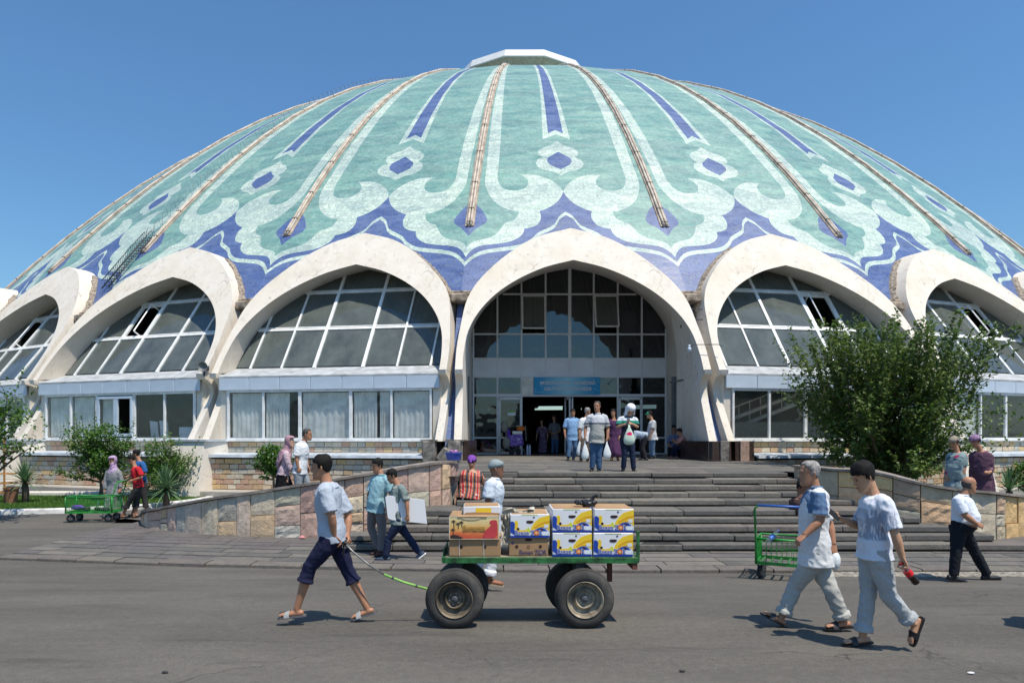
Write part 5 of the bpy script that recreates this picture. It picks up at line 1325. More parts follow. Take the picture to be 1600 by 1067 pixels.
        def keep(j, i):
            p = V(hr.v[idx[(j, i)]]) - HD; x, y, z = p.dot(hs_) / s, p.dot(f) / s, p.dot(u) / s
            fr_ = {'short': .066, 'bowl': .056, 'crop': .088, 'bald': .3}[hair] + (.006 * sin(x * 130) - (.010 if abs(x) > .045 else 0))
            if hair == 'bald': return (y < .0 and -.055 < z < .045) or (y < -.07 and z < .055 and z > -.05)
            if y > .045: return z > fr_
            if y > -.005: return z > (-.022 if hair != 'bowl' else -.03) + max(0, y - .012) * 2.2
            return z > -.085 + max(0, (y + .07)) * 1.25
        for j in range(len(fine) - 1):
            for i in range(n):
                i2 = (i + 1) % n
                if keep(j, i) and keep(j + 1, i) and keep(j, i2) and keep(j + 1, i2): hr.f.append((idx[(j, i)], idx[(j, i2)], idx[(j + 1, i2)], idx[(j + 1, i)])); hr.m.append(0)
        if hair != 'bald':
            for i in range(n): hr.f.append((idx[(len(fine) - 1, i)], idx[(len(fine) - 1, (i + 1) % n)], ci)); hr.m.append(0)
        o = hr.build('hair', hairm or M_hair, e, True, off=base)
        sd_ = o.modifiers.new('thick', 'SOLIDIFY'); sd_.thickness = .010 * s
        if hair in ('short', 'bowl'):        # tufts that break the outline
            tf = MB(); 
            for _ in range(260 if vox < .01 else 60):
                a_ = rr.uniform(0, 6.283); z_ = rr.uniform(.05, .12); rad_ = math.sqrt(max(0, 1 - (z_ / .135) ** 2)); p = HD + (hs_ * cos(a_) * .082 * rad_ + f * (sin(a_) * .095 * rad_ - .004) + u * z_) * s
                dn = (p - HD).normalized(); tn = (u.cross(dn)).normalized() * rr.choice((-1, 1)); tf.add([p - tn * .006, p + tn * .006, p + dn * .016 * s + f * .015 * s + tn * rr.uniform(-.01, .01)], [(0, 1, 2)])
            tag(tf.build('hair_tufts', hairm or M_hair, e, off=base), kind='stuff')
    # shirt
    if shirt:
        C = MB(); torso(C, .016, 0.0 if hem > 0 else .04, .97, low=max(hem, 0), fl=.020 * flare)
        C.tube([PEL.lerp(NK, .9), NK + (HD - NK).normalized() * .005], [.12 * s, .068 * s], 14)
        for k, si in (('A', SA), ('B', SB)):
            if 'e' + k not in J: continue
            el, wr_ = W('e' + k), W('w' + k); bag = .012 * baggy
            if sleeve <= 1: en = si.lerp(el, sleeve); C.tube([si + (NK - si) * .5 - tors * .01, si - tors * .005, si.lerp(en, .5), en], [x * s * (g * .5 + .5) for x in (.075, .072 + bag * .3, .062 + bag, .060 + bag * 1.3)], 12)
            else: en = el.lerp(wr_, sleeve - 1); C.tube([si + (NK - si) * .5 - tors * .01, si - tors * .005, si.lerp(el, .5), el, en], [x * s for x in (.075, .072, .064 + bag, .056 + bag, .046 + bag)], 12)
        queue(C, 'shirt', shirt, e, base, vox * 1.25, 3, wr * .65 * s, seed, 9.)
        if collar:
            c_ = MB(); nn = 16; q = []
            for zz, rr_ in ((-.012, .082), (.030, .070), (.012, .080)):
                q.append([NK + tors * zz * s + (sax * cos(a) * rr_ + fwd * sin(a) * rr_ * .92) * s for a in [2 * pi * i / nn + .2 for i in range(nn)]])
            c_.loft(q, True, False); c_.build('collar', collar, e, True, off=base)
    if dress:
        C = MB(); torso(C, .018 if not shirt else .012, 0.0 if not shirt else 0, .96 if not shirt else .36)
        zb = dressz if dressz is not None else .12; bot = V((PEL.x, PEL.y, 0)); kc = [W('k' + k) for k in 'AB' if 'k' + k in J]; ac = [W('a' + k) for k in 'AB' if 'a' + k in J]
        if kc: kcn = sum(kc, V()) / len(kc)
        else: kcn = PEL - Up * .45
        acn = (sum(ac, V()) / len(ac)) if ac else PEL - Up * .85
        acn = acn.copy(); acn.z = base.z + zb; wk = (abs((kc[0] - kc[1]).length) * .5 if len(kc) > 1 else .1); wa = (abs((ac[0] - ac[1]).length) * .5 if len(ac) > 1 else .12)
        ring = []
        for c_, rx, ry in ((PEL + tors * .05, .17 * g, .125 * g), (PEL - Up * .15, .20 * g, .16 * g), (kcn, .20 * g + wk * .2, .19 * g + wk * .4), (kcn.lerp(acn, .6), .21 * g + wa * .2, .21 * g + wa * .6), (acn, .22 * flare + wa * .2, .23 * flare + wa * .6)):
            fx = (c_ - PEL); ring.append([c_ + hipax * rx * s * cos(a) * (1 + .06 * sin(a * 7 + seed)) + V((-hipax.y, hipax.x, 0)) * ry * s * sin(a) * (1 + .07 * sin(a * 6 + 1)) for a in [2 * pi * i / 28 for i in range(28)]])
        C.loft(ring)
        if not shirt:
            for k, si in (('A', SA), ('B', SB)):
                if 'e' + k not in J: continue
                el, wr_ = W('e' + k), W('w' + k)
                if sleeve <= 1: en = si.lerp(el, sleeve); C.tube([si + (NK - si) * .5, si, si.lerp(en, .5), en], [x * s for x in (.075, .076, .074, .074)], 12)
                else: en = el.lerp(wr_, sleeve - 1); C.tube([si + (NK - si) * .5, si, si.lerp(el, .5), el, en], [x * s for x in (.075, .076, .068, .060, .052)], 12)
        queue(C, 'dress' if not shirt else 'skirt', dress, e, base, vox * 1.3, 3, wr * 1.3, seed, 5)
    if pants:
        C = MB()
        tk = hem <= 0
        torso(C, .010 if tk else -.004, 0.0, .2)
        C.tube([PEL + tors * .03, PEL - Up * .09], [((.156 if tk else .148) * s * fat * g, (.112 if tk else .104) * s * g + (belly * .2 if tk else 0)), (.146 * s * fat * g, .106 * s * g)], 16, ref=hipax)
        for k, (hip, kn, an) in legs.items():
            en = kn.lerp(an, cuff); gg = g * .4 + .6; bg = .010 * baggy
            C.tube([hip + Up * .06, hip.lerp(kn, .2), hip.lerp(kn, .6), kn, kn.lerp(en, .4), kn.lerp(en, .85), en], [x * s * gg + bg for x in (.090, .092, .078, .062, .060, .054 if cuff > .9 else .066, .053 if cuff > .9 else .068)], 14)
            if cuff < .95: C.tube([kn.lerp(en, .84), en], [.074 * s + bg, .076 * s + bg], 14)
        queue(C, 'trousers', pants, e, base, vox * 1.25, 3, wr * .75 * s, seed + 3, 9.5)
    if hat == 'skullcap':
        h_ = MB(); n = 20; rings = []
        for z_, q in ((.030, 1.02), (.06, 1.05), (.09, .96), (.115, .72), (.130, .40), (.134, .12)):
            rings.append([HD + (hs_ * cos(a) * .083 * q + f * (sin(a) * .099 * q - .006 - (.0 if z_ > .05 else .0)) + u * (z_ + (.022 * sin(a) if z_ < .1 else 0))) * s for a in [2 * pi * i / n for i in range(n)]])
        h_.loft(rings); h_.build('skullcap', extra, e, True, off=base)
    if hat == 'cap':
        h_ = MB(); n = 20; rings = []
        for z_, q in ((.035, 1.05), (.07, 1.06), (.10, .95), (.125, .65), (.135, .2)):
            rings.append([HD + (hs_ * cos(a) * .083 * q + f * (sin(a) * .099 * q - .004) + u * z_) * s for a in [2 * pi * i / n for i in range(n)]])
        h_.loft(rings); o = h_.build('cap', extra, e, True, off=base); h_ = MB()
        h_.loft([[hp(-.07, .07, .045), hp(-.035, .085, .052), hp(.035, .085, .052), hp(.07, .07, .045)], [hp(-.055, .15, .035), hp(-.03, .17, .038), hp(.03, .17, .038), hp(.055, .15, .035)], [hp(-.055, .15, .030), hp(-.03, .17, .033), hp(.03, .17, .033), hp(.055, .15, .030)], [hp(-.07, .07, .040), hp(-.035, .085, .047), hp(.035, .085, .047), hp(.07, .07, .040)]], False, False); h_.build('visor', extra, o, off=base)
    if headdress in ('scarf', 'hijab', 'turban', 'towel'):
        h_ = MB(); n = 24; rings = []
        gr_ = {'scarf': .012, 'turban': .018, 'hijab': .018, 'towel': .028}[headdress]
        r0 = head_pts(HD, f, hs_, u, s, gr_, .05, n); lowcut = {'scarf': .035, 'turban': .030, 'hijab': -.2, 'towel': -.10}[headdress]; vs = {}
        for j, r in enumerate(r0):
            for i, p in enumerate(r): h_.v.append(tuple(p)); vs[(j, i)] = len(h_.v) - 1
        h_.v.append(tuple(HD + u * (.132 + gr_) * s - f * .01)); ci = len(h_.v) - 1
        def kp(j, i):
            p = V(h_.v[vs[(j, i)]]) - HD; x, y, z = p.dot(hs_) / s, p.dot(f) / s, p.dot(u) / s
            if headdress in ('scarf', 'turban'): return z > lowcut - (.07 if y < -.03 else 0) + (.01 if y > .05 else 0)
            if headdress == 'towel': return not (y > .05 and z < .03)
            return not (y > .045 and z < .075)
        for j in range(len(r0) - 1):
            for i in range(n):
                i2 = (i + 1) % n
                if kp(j, i) and kp(j, i2) and kp(j + 1, i) and kp(j + 1, i2): h_.f.append((vs[(j, i)], vs[(j, i2)], vs[(j + 1, i2)], vs[(j + 1, i)])); h_.m.append(0)
        for i in range(n): h_.f.append((vs[(len(r0) - 1, i)], vs[(len(r0) - 1, (i + 1) % n)], ci)); h_.m.append(0)
        o = h_.build('headscarf' if headdress != 'towel' else 'head_towel', extra, e, True, off=base); sd_ = o.modifiers.new('thick', 'SOLIDIFY'); sd_.thickness = -.012
        if headdress == 'scarf': q = MB(); q.ball(hp(0, -.11, -.02), (.03, .03, .04), 8, 6); q.tube([hp(0, -.11, -.03), hp(.02, -.15, -.10)], [.02, .03], 6); q.build('knot', extra, o, True, off=base)
        if headdress == 'hijab':
            q = MB(); ln = .62
            q.tube([HD - u * .02, HD.lerp(NK, .6), NK - tors * .03 + fwd * .01, PEL.lerp(NK, .80), PEL.lerp(NK, .62)], [(.088 * s, .092 * s), (.092 * s, .088 * s), (.155 * s, .115 * s), (.20 * s, .135 * s), (.19 * s, .13 * s)], 20, ref=sax)
            if J.get('drape'):
                d_ = W('drape'); q.tube([NK - fwd * .09 * s, PEL.lerp(NK, .55) - fwd * .14 * s, d_], [(.15 * s, .05 * s), (.15 * s, .04 * s), (.12 * s, .03 * s)], 12, ref=sax)
            for a_, b_ in ((0, 0),): pass
            # cut the face opening by leaving the front of the neck wrap below the chin
            queue(q, 'shawl', extra, e, base, vox * 1.3, 3, .006, seed)
        if headdress == 'towel':
            q = MB(); q.tube([hp(0, -.06, .09), hp(0, -.13, .0), NK - fwd * .10 * s], [(.085, .03), (.10, .035), (.11, .03)], 12, ref=hs_); q.tube([hp(-.085, .0, .05), hp(-.10, .02, -.06), hp(-.09, .03, -.13)], [(.03, .07), (.025, .07), (.015, .05)], 10, ref=hs_); q.tube([hp(.085, .0, .05), hp(.10, .02, -.06), hp(.09, .03, -.13)], [(.03, .07), (.025, .07), (.015, .05)], 10, ref=hs_)
            queue(q, 'towel_drape', extra, e, base, vox * 1.2, 3, .008, seed)
    return e, base
# ---- materials for clothes
navy = cloth('navy_trousers', (.014, .016, .045)); ltee = cloth('pale_blue_tee', (.42, .47, .545), var=.04); greyp = cloth('light_grey_trousers', (.38, .40, .41)); khaki = cloth('pale_khaki_trousers', (.42, .42, .39))
whites = cloth('white_cotton', (.74, .76, .78), var=.03); jeans = cloth('blue_jeans', (.055, .11, .21)); djeans = cloth('dark_jeans', (.016, .026, .06)); black = cloth('black_cloth', (.008, .008, .010)); blackp = cloth('black_trousers', (.014, .016, .022))
# man pulling the cart
person('young man in pale blue T-shirt and rolled navy trousers pulling the green cart', 7.05, dict(
    hd=(503, 731), nk=(511, 754), pel=(520, 842), sA=(508, 768, -.17), sB=(527, 768, .17), eA=(518.5, 806, -.21), wA=(522, 838, -.14), hA=(537, 853, -.06), eB=(545, 806, .17), wB=(543, 836, .08), hB=(549, 850, -.02),
    kA=(484, 885, -.08), aA=(464, 950, -.08), tA=(434, 965, -.08), kB=(542, 888, .09), aB=(573, 948, .09), tB=(551, 966, .09)), 180, 4, skin=SK2, shirt=ltee, hem=.03, flare=.3, pants=navy, cuff=.36, shoes='sandal', shoem=mat('grey_strap', (.35, .35, .34)), solem=mat('grey_sole', (.12, .12, .13)), vox=.0065, seed=1, hands=(.9, .9), pn=((.4, .3, -1), (-.5, -.4, -.6)), s=1.0, baggy=1.1)
# older man in front of the green trolley
person('grey-haired man in white polo with blue denim pocket striding left past the boy', 6.82, dict(
    hd=(1265, 740), nk=(1274, 764), pel=(1274, 862), sA=(1283, 777, -.18), sB=(1268, 779, .18), eA=(1282, 812, -.24), wA=(1257, 836, -.24), hA=(1240, 850, -.24), eB=(1296, 818, .22), wB=(1302, 850, .16), hB=(1304, 866, .14),
    kA=(1242, 916, .08), aA=(1222, 962, .08), tA=(1192, 958, .08), kB=(1298, 922, -.08), aB=(1318, 967, -.08), tB=(1289, 981, -.08)), 180, 3, skin=SK2, shirt=cloth('white_polo', (.66, .68, .70), var=.04, pat=('patch', (.10, .17, .29), ((-.13, -.01, 1.15, 1.36), (.055, .10, 1.14, 1.36)))), hem=.13, pants=khaki, cuff=.93, shoem=mat('dark_strap', (.03, .03, .035)), hair='crop', hairm=M_hairg, collar=cloth('denim_collar', (.10, .17, .29)), vox=.0065, seed=2, hands=(.9, .8), pn=((.3, .3, -1), (0, 0, -1)), g=1.06, belly=.03, baggy=1.3, s=1.0, wr=.008)
# boy with phone and bottle
person('teenage boy in white printed T-shirt and grey joggers looking at his phone', 6.15, dict(
    hd=(1350, 746), nk=(1366, 772), pel=(1366, 861), sA=(1384, 787, -.17), sB=(1358, 787, .17), eA=(1399, 835, -.25), wA=(1410, 871, -.25), hA=(1417, 888, -.25), eB=(1341, 822, .20), wB=(1317, 811, .10), hB=(1304, 806, .08),
    kA=(1388, 930, -.08), aA=(1424, 972, -.08), tA=(1424, 1003, -.08), kB=(1357, 926, .08), aB=(1348, 991, .08), tB=(1318, 1006, .08)), 180, 24, skin=SK1, shirt=cloth('printed_white_tee', (.66, .69, .76), var=.03, pat=('print', (.30, .33, .42), (-.14, .05, .98, 1.27))), hem=.06, pants=greyp, cuff=.92, hair='bowl', vox=.0065, seed=3, hands=(1.3, 1.0), pn=((-1, 0, .2), (.2, .3, .9)), s=.97, baggy=1.1, wr=.008)
# man in skullcap behind the cart
person('man in grey knitted skullcap, white tunic and white trousers passing behind the cart', 9.18, dict(
    hd=(775, 733), nk=(774, 749), pel=(768, 806), sA=(766, 757, -.17), sB=(776, 757, .17), eA=(762, 782, -.20), wA=(766, 804, -.12), hA=(770, 813, -.06), eB=(772, 782, .2), wB=(772, 800, .1), hB=(772, 806, .05),
    kA=(776, 850, -.08), aA=(764, 902, -.08), tA=(784, 914, -.08), kB=(760, 850, .1), aB=(742, 898, .1), tB=(758, 908, .1)), 5, 4, skin=SK4, shirt=cloth('white_tunic', (.62, .68, .76), var=.03), hem=.20, pants=whites, cuff=.93, hair=None, hat='skullcap', extra=cloth('grey_knit_cap', (.26, .31, .32)), shoes='shoe', shoem=mat('tan_leather', (.26, .10, .05)), solem=mat('pale_sole', (.4, .33, .25)), vox=.009, seed=4, baggy=1.4, collar=cloth('tunic_collar', (.6, .66, .74)))
# teenager with white board, man in aqua polo
person('boy in patterned grey shirt and dark jeans carrying a big white board under his arm', 11.75, dict(
    hd=(613, 744), nk=(622, 757), pel=(622, 812), sA=(629, 764, -.15), sB=(618, 763, .15), eA=(636, 785, -.20), wA=(637, 805, -.22), hA=(637, 813, -.22), eB=(612, 782, .16), wB=(606, 800, .1), hB=(604, 806, .08),
    kA=(607, 841, -.06), aA=(603, 869, -.06), tA=(587, 875, -.06), kB=(637, 838, .08), aB=(655, 863, .08), tB=(648, 875, .08)), 195, 25, skin=SK2, shirt=cloth('camo_shirt', (.20, .25, .24), pat=('flowers', ((.35, .38, .33), (.10, .13, .13), (.26, .30, .27)), 9.)), hem=.08, pants=djeans, shoes='shoe', shoem=mat('navy_trainer', (.02, .04, .08)), solem=M_white, vox=.010, s=.93, seed=6, hands=(.8, .6), pn=((0, 1, 0), (0, 0, -1)), wr=.006)
bdm = empty('white_board', P(635, 797, 11.62), 'large white foam board under the arm of the boy in dark jeans', 'board')
mb = MB(); c_ = [P(602, 776, 11.60), P(606, 809, 11.60), P(612, 812, 11.6), P(667, 818, 11.60), P(663, 781, 11.60), P(606, 774, 11.6)]; o0 = P(635, 797, 11.62)
mb.add([p - o0 for p in c_] + [p - o0 + V((0, .035, 0)) for p in c_], [tuple(range(6)), tuple(range(11, 5, -1))] + [(q, 6 + q, 6 + (q + 1) % 6, (q + 1) % 6) for q in range(6)]); mb.build('panel', mat('white_foam', (.82, .83, .84), .6, .02, 2, .05), bdm)
person('man in light aqua polo shirt and grey chinos walking beside the boy with the board', 12.15, dict(
    hd=(590, 728), nk=(596, 743), pel=(589, 793), sA=(606, 751, -.10), sB=(585, 750, .10), eA=(611, 771, -.12), wA=(608, 790, -.1), hA=(607, 798, -.1), eB=(577, 771, .08), wB=(575, 791, .04), hB=(575, 799, .04),
    kA=(597, 829, -.05), aA=(595, 860, -.05), tA=(588, 868, -.2), kB=(580, 825, .12), aB=(591, 857, .12), tB=(582, 865, .0)), 215, 12, skin=SK2, shirt=cloth('aqua_polo', (.27, .46, .52)), hem=.08, pants=cloth('grey_chinos', (.17, .16, .165)), shoes='shoe', shoem=mat('dark_leather', (.05, .02, .015)), vox=.010, s=1.0, g=1.05, belly=.05, seed=7, collar=cloth('aqua_collar', (.22, .40, .46)), baggy=1.1)
# bald man in white shirt on the right
person('balding stout man in white short-sleeved shirt and black trousers walking right', 10.05, dict(
    hd=(1514, 758), nk=(1505, 775), pel=(1500, 824), sA=(1496, 783, -.20), sB=(1508, 783, .20), eA=(1508, 805, -.26), wA=(1526, 818, -.28), hA=(1539, 824, -.28), eB=(1495, 806, .24), wB=(1500, 824, .2), hB=(1504, 832, .2),
    kA=(1494, 862, -.1), aA=(1490, 898, -.1), tA=(1506, 909, -.1), kB=(1522, 860, .1), aB=(1542, 897, .1), tB=(1563, 905, .1)), 0, 3, skin=SK2, shirt=cloth('white_shirt', (.66, .71, .80), var=.03), hem=-.02, pants=blackp, shoes='shoe', hair='bald', hairm=M_hairl, vox=.009, s=1.0, g=1.14, belly=.13, fat=1.08, seed=8, collar=cloth('shirt_collar', (.6, .66, .76)), baggy=1.1)
# people on the ramps
person('woman in dusty pink headscarf and long black skirt on the left ramp', 15.0, dict(
    hd=(453, 691), nk=(447, 704), pel=(443, 739), sA=(447, 709, -.15), sB=(441, 708, .15), eA=(450, 723, -.17), wA=(456, 736, -.15), hA=(459, 740, -.15), eB=(444, 722, .17), wB=(448, 736, .15), hB=(450, 741, .15),
    kA=(452, 772, -.08), aA=(452, 798, -.08), tA=(462, 804, -.08), kB=(440, 772, .08), aB=(432, 798, .08), tB=(440, 803, .08), drape=(433, 728, .0)), 0, 5, skin=SK3, shirt=cloth('pink_blouse', (.55, .42, .47), pat=('flowers', ((.12, .08, .12), (.5, .3, .38)), 22.)), sleeve=1.85, hem=.04, dress=black, dressz=.08, shoes='shoe', hair=None, headdress='hijab', extra=cloth('dusty_pink_scarf', (.38, .23, .27)), vox=.012, s=.95, seed=9, flare=1.4)
person('grey-haired man in white shirt and grey trousers beside the woman in pink headscarf', 14.75, dict(
    hd=(480, 679), nk=(474, 691), pel=(469, 733), sA=(465, 697, -.17), sB=(476, 697, .17), eA=(463, 715, -.2), wA=(466, 730, -.2), hA=(467, 737, -.2), eB=(478, 715, .2), wB=(481, 729, .15), hB=(484, 735, .15),
    kA=(466, 765, -.08), aA=(458, 795, -.08), tA=(470, 802, -.08), kB=(482, 762, .08), aB=(484, 793, .08), tB=(494, 801, .08)), 0, 4, skin=SK2, shirt=whites, hem=.10, pants=cloth('grey_slacks', (.30, .33, .35)), shoes='shoe', hair='crop', hairm=M_hairl, vox=.012, seed=10, collar=whites, baggy=1.1)
person('woman in floral grey dress and green-purple headscarf on the right ramp', 14.9, dict(
    hd=(1491, 692), nk=(1496, 706), pel=(1493, 747), sA=(1505, 713, -.12), sB=(1485, 713, .1), eA=(1507, 730, -.16), wA=(1503, 745, -.18), hA=(1500, 752, -.18), eB=(1481, 731, .1), wB=(1480, 745, .0), hB=(1480, 752, .0),
    kA=(1496, 777, -.06), aA=(1494, 803, -.06), tA=(1488, 808, -.15), kB=(1488, 777, .1), aB=(1486, 803, .1), tB=(1480, 808, .0)), 205, 22, skin=SK2, dress=cloth('floral_dress', (.22, .29, .30), pat=('flowers', ((.40, .03, .12), (.05, .10, .14), (.60, .62, .55), (.08, .18, .18)), 9.)), dressz=.30, sleeve=.9, shoes='shoe', hair='short', headdress='scarf', extra=cloth('green_purple_scarf', (.30, .26, .20), pat=('flowers', ((.16, .08, .18), (.36, .34, .26)), 16.)), vox=.012, s=.95, g=1.18, fat=1.1, belly=.07, seed=11)
person('stout woman in plain dark purple dress and purple patterned cap-scarf at the far right', 15.1, dict(
    hd=(1524, 690), nk=(1533, 704), pel=(1534, 747), sA=(1544, 712, -.14), sB=(1522, 711, .12), eA=(1550, 732, -.2), wA=(1547, 738, -.28), hA=(1541, 737, -.3), eB=(1519, 730, .14), wB=(1525, 743, .0), hB=(1530, 745, -.05),
    kA=(1537, 777, -.06), aA=(1537, 805, -.06), tA=(1530, 811, -.15), kB=(1528, 777, .1), aB=(1528, 805, .1), tB=(1520, 811, .0)), 200, 22, skin=SK2, dress=cloth('purple_dress', (.105, .055, .085), pat=('flowers', ((.14, .07, .11), (.09, .04, .07)), 9.)), dressz=.10, sleeve=1.75, shoes='shoe', hair='short', headdress='turban', extra=cloth('purple_cap_scarf', (.26, .16, .28), pat=('flowers', ((.55, .42, .52), (.12, .04, .13)), 24.)), vox=.012, s=.98, g=1.28, fat=1.12, belly=.08, seed=12)
# trolley group on the left
person('woman in long grey dress and white-purple headscarf standing behind the green wire trolley', 17.8, dict(
    hd=(176, 721), nk=(178, 733), pel=(178, 765), sA=(186, 738, -.05), sB=(169, 738, .05), eA=(190, 752, -.05), wA=(188, 764, -.12), hA=(187, 769, -.15), eB=(165, 752, .0), wB=(163, 766, -.05), hB=(163, 771, -.05),
    kA=(182, 788, 0), aA=(184, 806, 0), tA=(182, 811, -.15), kB=(174, 788, .05), aB=(172, 806, .05), tB=(170, 811, -.1)), 250, 8, skin=SK2, dress=cloth('grey_marl_dress', (.23, .24, .25), pat=('flowers', ((.15, .16, .17), (.36, .37, .38)), 28.)), dressz=.05, sleeve=1.85, shoes='shoe', hair=None, headdress='hijab', extra=cloth('white_purple_scarf', (.42, .30, .46), pat=('flowers', ((.6, .58, .62), (.06, .03, .16), (.35, .03, .08)), 16.)), vox=.013, s=.95, g=1.1, seed=13)
person('boy in red T-shirt and dark knee-length trousers pushing the trolley', 17.45, dict(
    hd=(206, 718), nk=(211, 729), pel=(216, 758), sA=(217, 733, -.14), sB=(210, 733, .14), eA=(222, 745, -.18), wA=(208, 750, -.2), hA=(201, 751, -.2), eB=(208, 745, .16), wB=(197, 751, .16), hB=(192, 753, .16),
    kA=(202, 783, -.07), aA=(192, 804, -.07), tA=(184, 807, -.07), kB=(214, 783, .08), aB=(212, 803, .08), tB=(203, 811, .08)), 185, 25, skin=SK2, shirt=cloth('red_tee', (.50, .02, .03)), hem=.06, pants=cloth('dark_grey_trousers', (.035, .035, .035)), cuff=.5, shoem=M_black, vox=.013, s=.88, seed=14, baggy=1.3)
person('boy in blue shirt half hidden behind the boy in the red T-shirt', 17.9, dict(
    hd=(213, 710), nk=(218, 720), pel=(221, 752), sA=(224, 726, -.14), sB=(217, 726, .14), eA=(227, 740, -.16), wA=(216, 747, -.2), hA=(210, 748, -.2), eB=(212, 738, .16), wB=(200, 745, .16), hB=(195, 747, .16),
    kA=(226, 780, -.07), aA=(230, 802, -.07), tA=(222, 808, -.07), kB=(214, 780, .08), aB=(207, 802, .08), tB=(198, 808, .08)), 185, 10, skin=SK2, shirt=cloth('blue_shirt', (.03, .12, .32)), hem=.06, pants=cloth('dark_grey_trousers', (.035, .035, .035)), cuff=.55, shoem=M_black, vox=.013, s=.92, seed=15, baggy=1.3)
# two men at the top of the stairs
person('man in two-tone polo and jeans on the top step holding two plastic bags', 16.95, dict(
    hd=(933, 635), nk=(934, 647), pel=(932, 686), sA=(945, 652, .0), sB=(921, 652, .0), eA=(950, 669, .02), wA=(949, 684, -.06), hA=(948, 690, -.08), eB=(915, 668, .02), wB=(914, 683, -.06), hB=(914, 690, -.08),
    kA=(936, 708, -.02), aA=(936, 732, .0), tA=(935, 738, -.18), kB=(927, 708, -.02), aB=(925, 731, .02), tB=(923, 737, -.16)), 245, 2, skin=SK2, shirt=cloth('two_tone_polo', (.50, .52, .56), pat=('zones', [(0, (.36, .37, .35)), (.11, (.36, .37, .35)), (1.20, (.05, .06, .09)), (1.235, (.50, .52, .56))], (.0, 1.8))), hem=.10, pants=jeans, shoes='shoe', hairm=M_hairl, hair='crop', vox=.011, s=1.0, g=1.1, belly=.05, seed=16, collar=cloth('polo_collar', (.5, .52, .56)), hands=(1.3, 1.3), baggy=1.1)
person('man with white towel over his head looking at a phone on the top step', 16.95, dict(
    hd=(985, 641), nk=(982, 652), pel=(980, 687), sA=(993, 656, .02), sB=(969, 655, .02), eA=(996, 667, -.06), wA=(987, 662, -.24), hA=(982, 659, -.28), eB=(965, 667, -.06), wB=(976, 663, -.24), hB=(981, 660, -.28),
    kA=(988, 709, -.02), aA=(990, 732, .0), tA=(993, 738, -.16), kB=(976, 709, -.02), aB=(974, 731, .02), tB=(972, 737, -.16)), 280, 38, skin=SK1, shirt=cloth('navy_white_polo', (.6, .62, .66), pat=('zones', [(0, (.02, .025, .045)), (.5, (.02, .025, .045)), (1.22, (.02, .22, .16)), (1.29, (.60, .63, .68))], (.0, 1.8))), hem=.08, pants=djeans, shoes='shoe', hair='short', headdress='towel', extra=cloth('white_towel', (.70, .73, .80)), vox=.011, s=.97, seed=17, collar=navy, baggy=1.1)
def bag(name, top, h, w_, m, label, seed=0):
    e = empty(name, top, label, 'bag'); mb = MB(); r = []
    for t_, q in ((0, .12), (.12, .2), (.25, .42), (.5, .78), (.72, 1.0), (.9, .92), (.98, .6), (1, .25)): r.append([V((cos(a) * w_ * q * (1 + .12 * sin(3 * a + seed)), sin(a) * w_ * .55 * q, -h * t_)) for a in [2 * pi * i / 14 for i in range(14)]])
    mb.loft(r); mb.build('sack', m, e, True); mb = MB(); mb.tube([(-.02, 0, -.02), (-.015, 0, .03), (.015, 0, .03), (.02, 0, -.02)], .006, 5); mb.build('handle', m, e); return e
M_bagw = cloth('white_plastic', (.70, .74, .76), .4)
bag('plastic_bag', P(914, 690, 16.87), .44, .095, M_bagw, 'white plastic bag hanging from the right hand of the man in the two-tone polo', 1)
bag('plastic_bag', P(948, 690, 16.87), .42, .10, M_bagw, 'white plastic bag in the left hand, nearer the towel-headed man', 2)
bag('plastic_bag', P(983, 664, 16.60), .48, .14, cloth('greenish_plastic', (.55, .66, .55), .4, pat=('flowers', ((.62, .02, .12), (.7, .74, .7)), 5.)), 'pale green plastic bag with red print hanging below the phone user', 3)
mb = MB(); mb.box((0, 0, 0), (.07, .14, .012), bev=.004); o = mb.build('phone', M_black, loc=P(982, 656, 16.64)); o.rotation_euler = (.7, 0, 0); tag(o, 'dark smartphone held by the man with the towel on his head', 'phone')
# by the doors
person('man in light blue shirt and jeans walking out of the doors', 22.9, dict(
    hd=(895, 645), nk=(895, 653), pel=(894, 683), sA=(903, 657, 0), sB=(885, 657, 0), eA=(906, 670, 0), wA=(905, 681, -.08), hA=(905, 686, -.1), eB=(882, 670, 0), wB=(883, 681, -.08), hB=(883, 686, -.1),
    kA=(899, 699, -.1), aA=(896, 715, .05), tA=(897, 719, -.12), kB=(890, 699, -.2), aB=(888, 714, -.3), tB=(887, 719, -.45)), 270, 5, skin=SK2, shirt=cloth('sky_blue_shirt', (.22, .38, .60)), hem=.12, pants=jeans, shoes='shoe', vox=.014, seed=18, g=1.08, belly=.04, collar=cloth('sky_blue_shirt2', (.22, .38, .60)))
person('man in white shirt just behind the man in the two-tone polo, seen over his shoulder', 21.8, dict(
    hd=(918, 643), nk=(916, 652), pel=(914, 685), sA=(922, 657, .1), sB=(908, 657, -.1), eA=(925, 671, 0), wA=(925, 684, -.08), hA=(925, 689, -.1), eB=(905, 671, -.1), wB=(906, 684, -.15), hB=(906, 689, -.15),
    kA=(918, 703, -.1), aA=(918, 718, .05), tA=(919, 722, -.12), kB=(910, 703, -.2), aB=(908, 718, -.1), tB=(906, 722, -.25)), 30, 5, skin=SK2, shirt=whites, hem=.1, pants=cloth('brown_slacks', (.09, .07, .055)), shoes='shoe', hair='crop', hairm=M_hairg, vox=.014, seed=19)
bag('plastic_bag', P(906, 686, 21.65), .52, .10, M_bagw, 'white plastic bag held low by the half-hidden white-shirted man', 4)
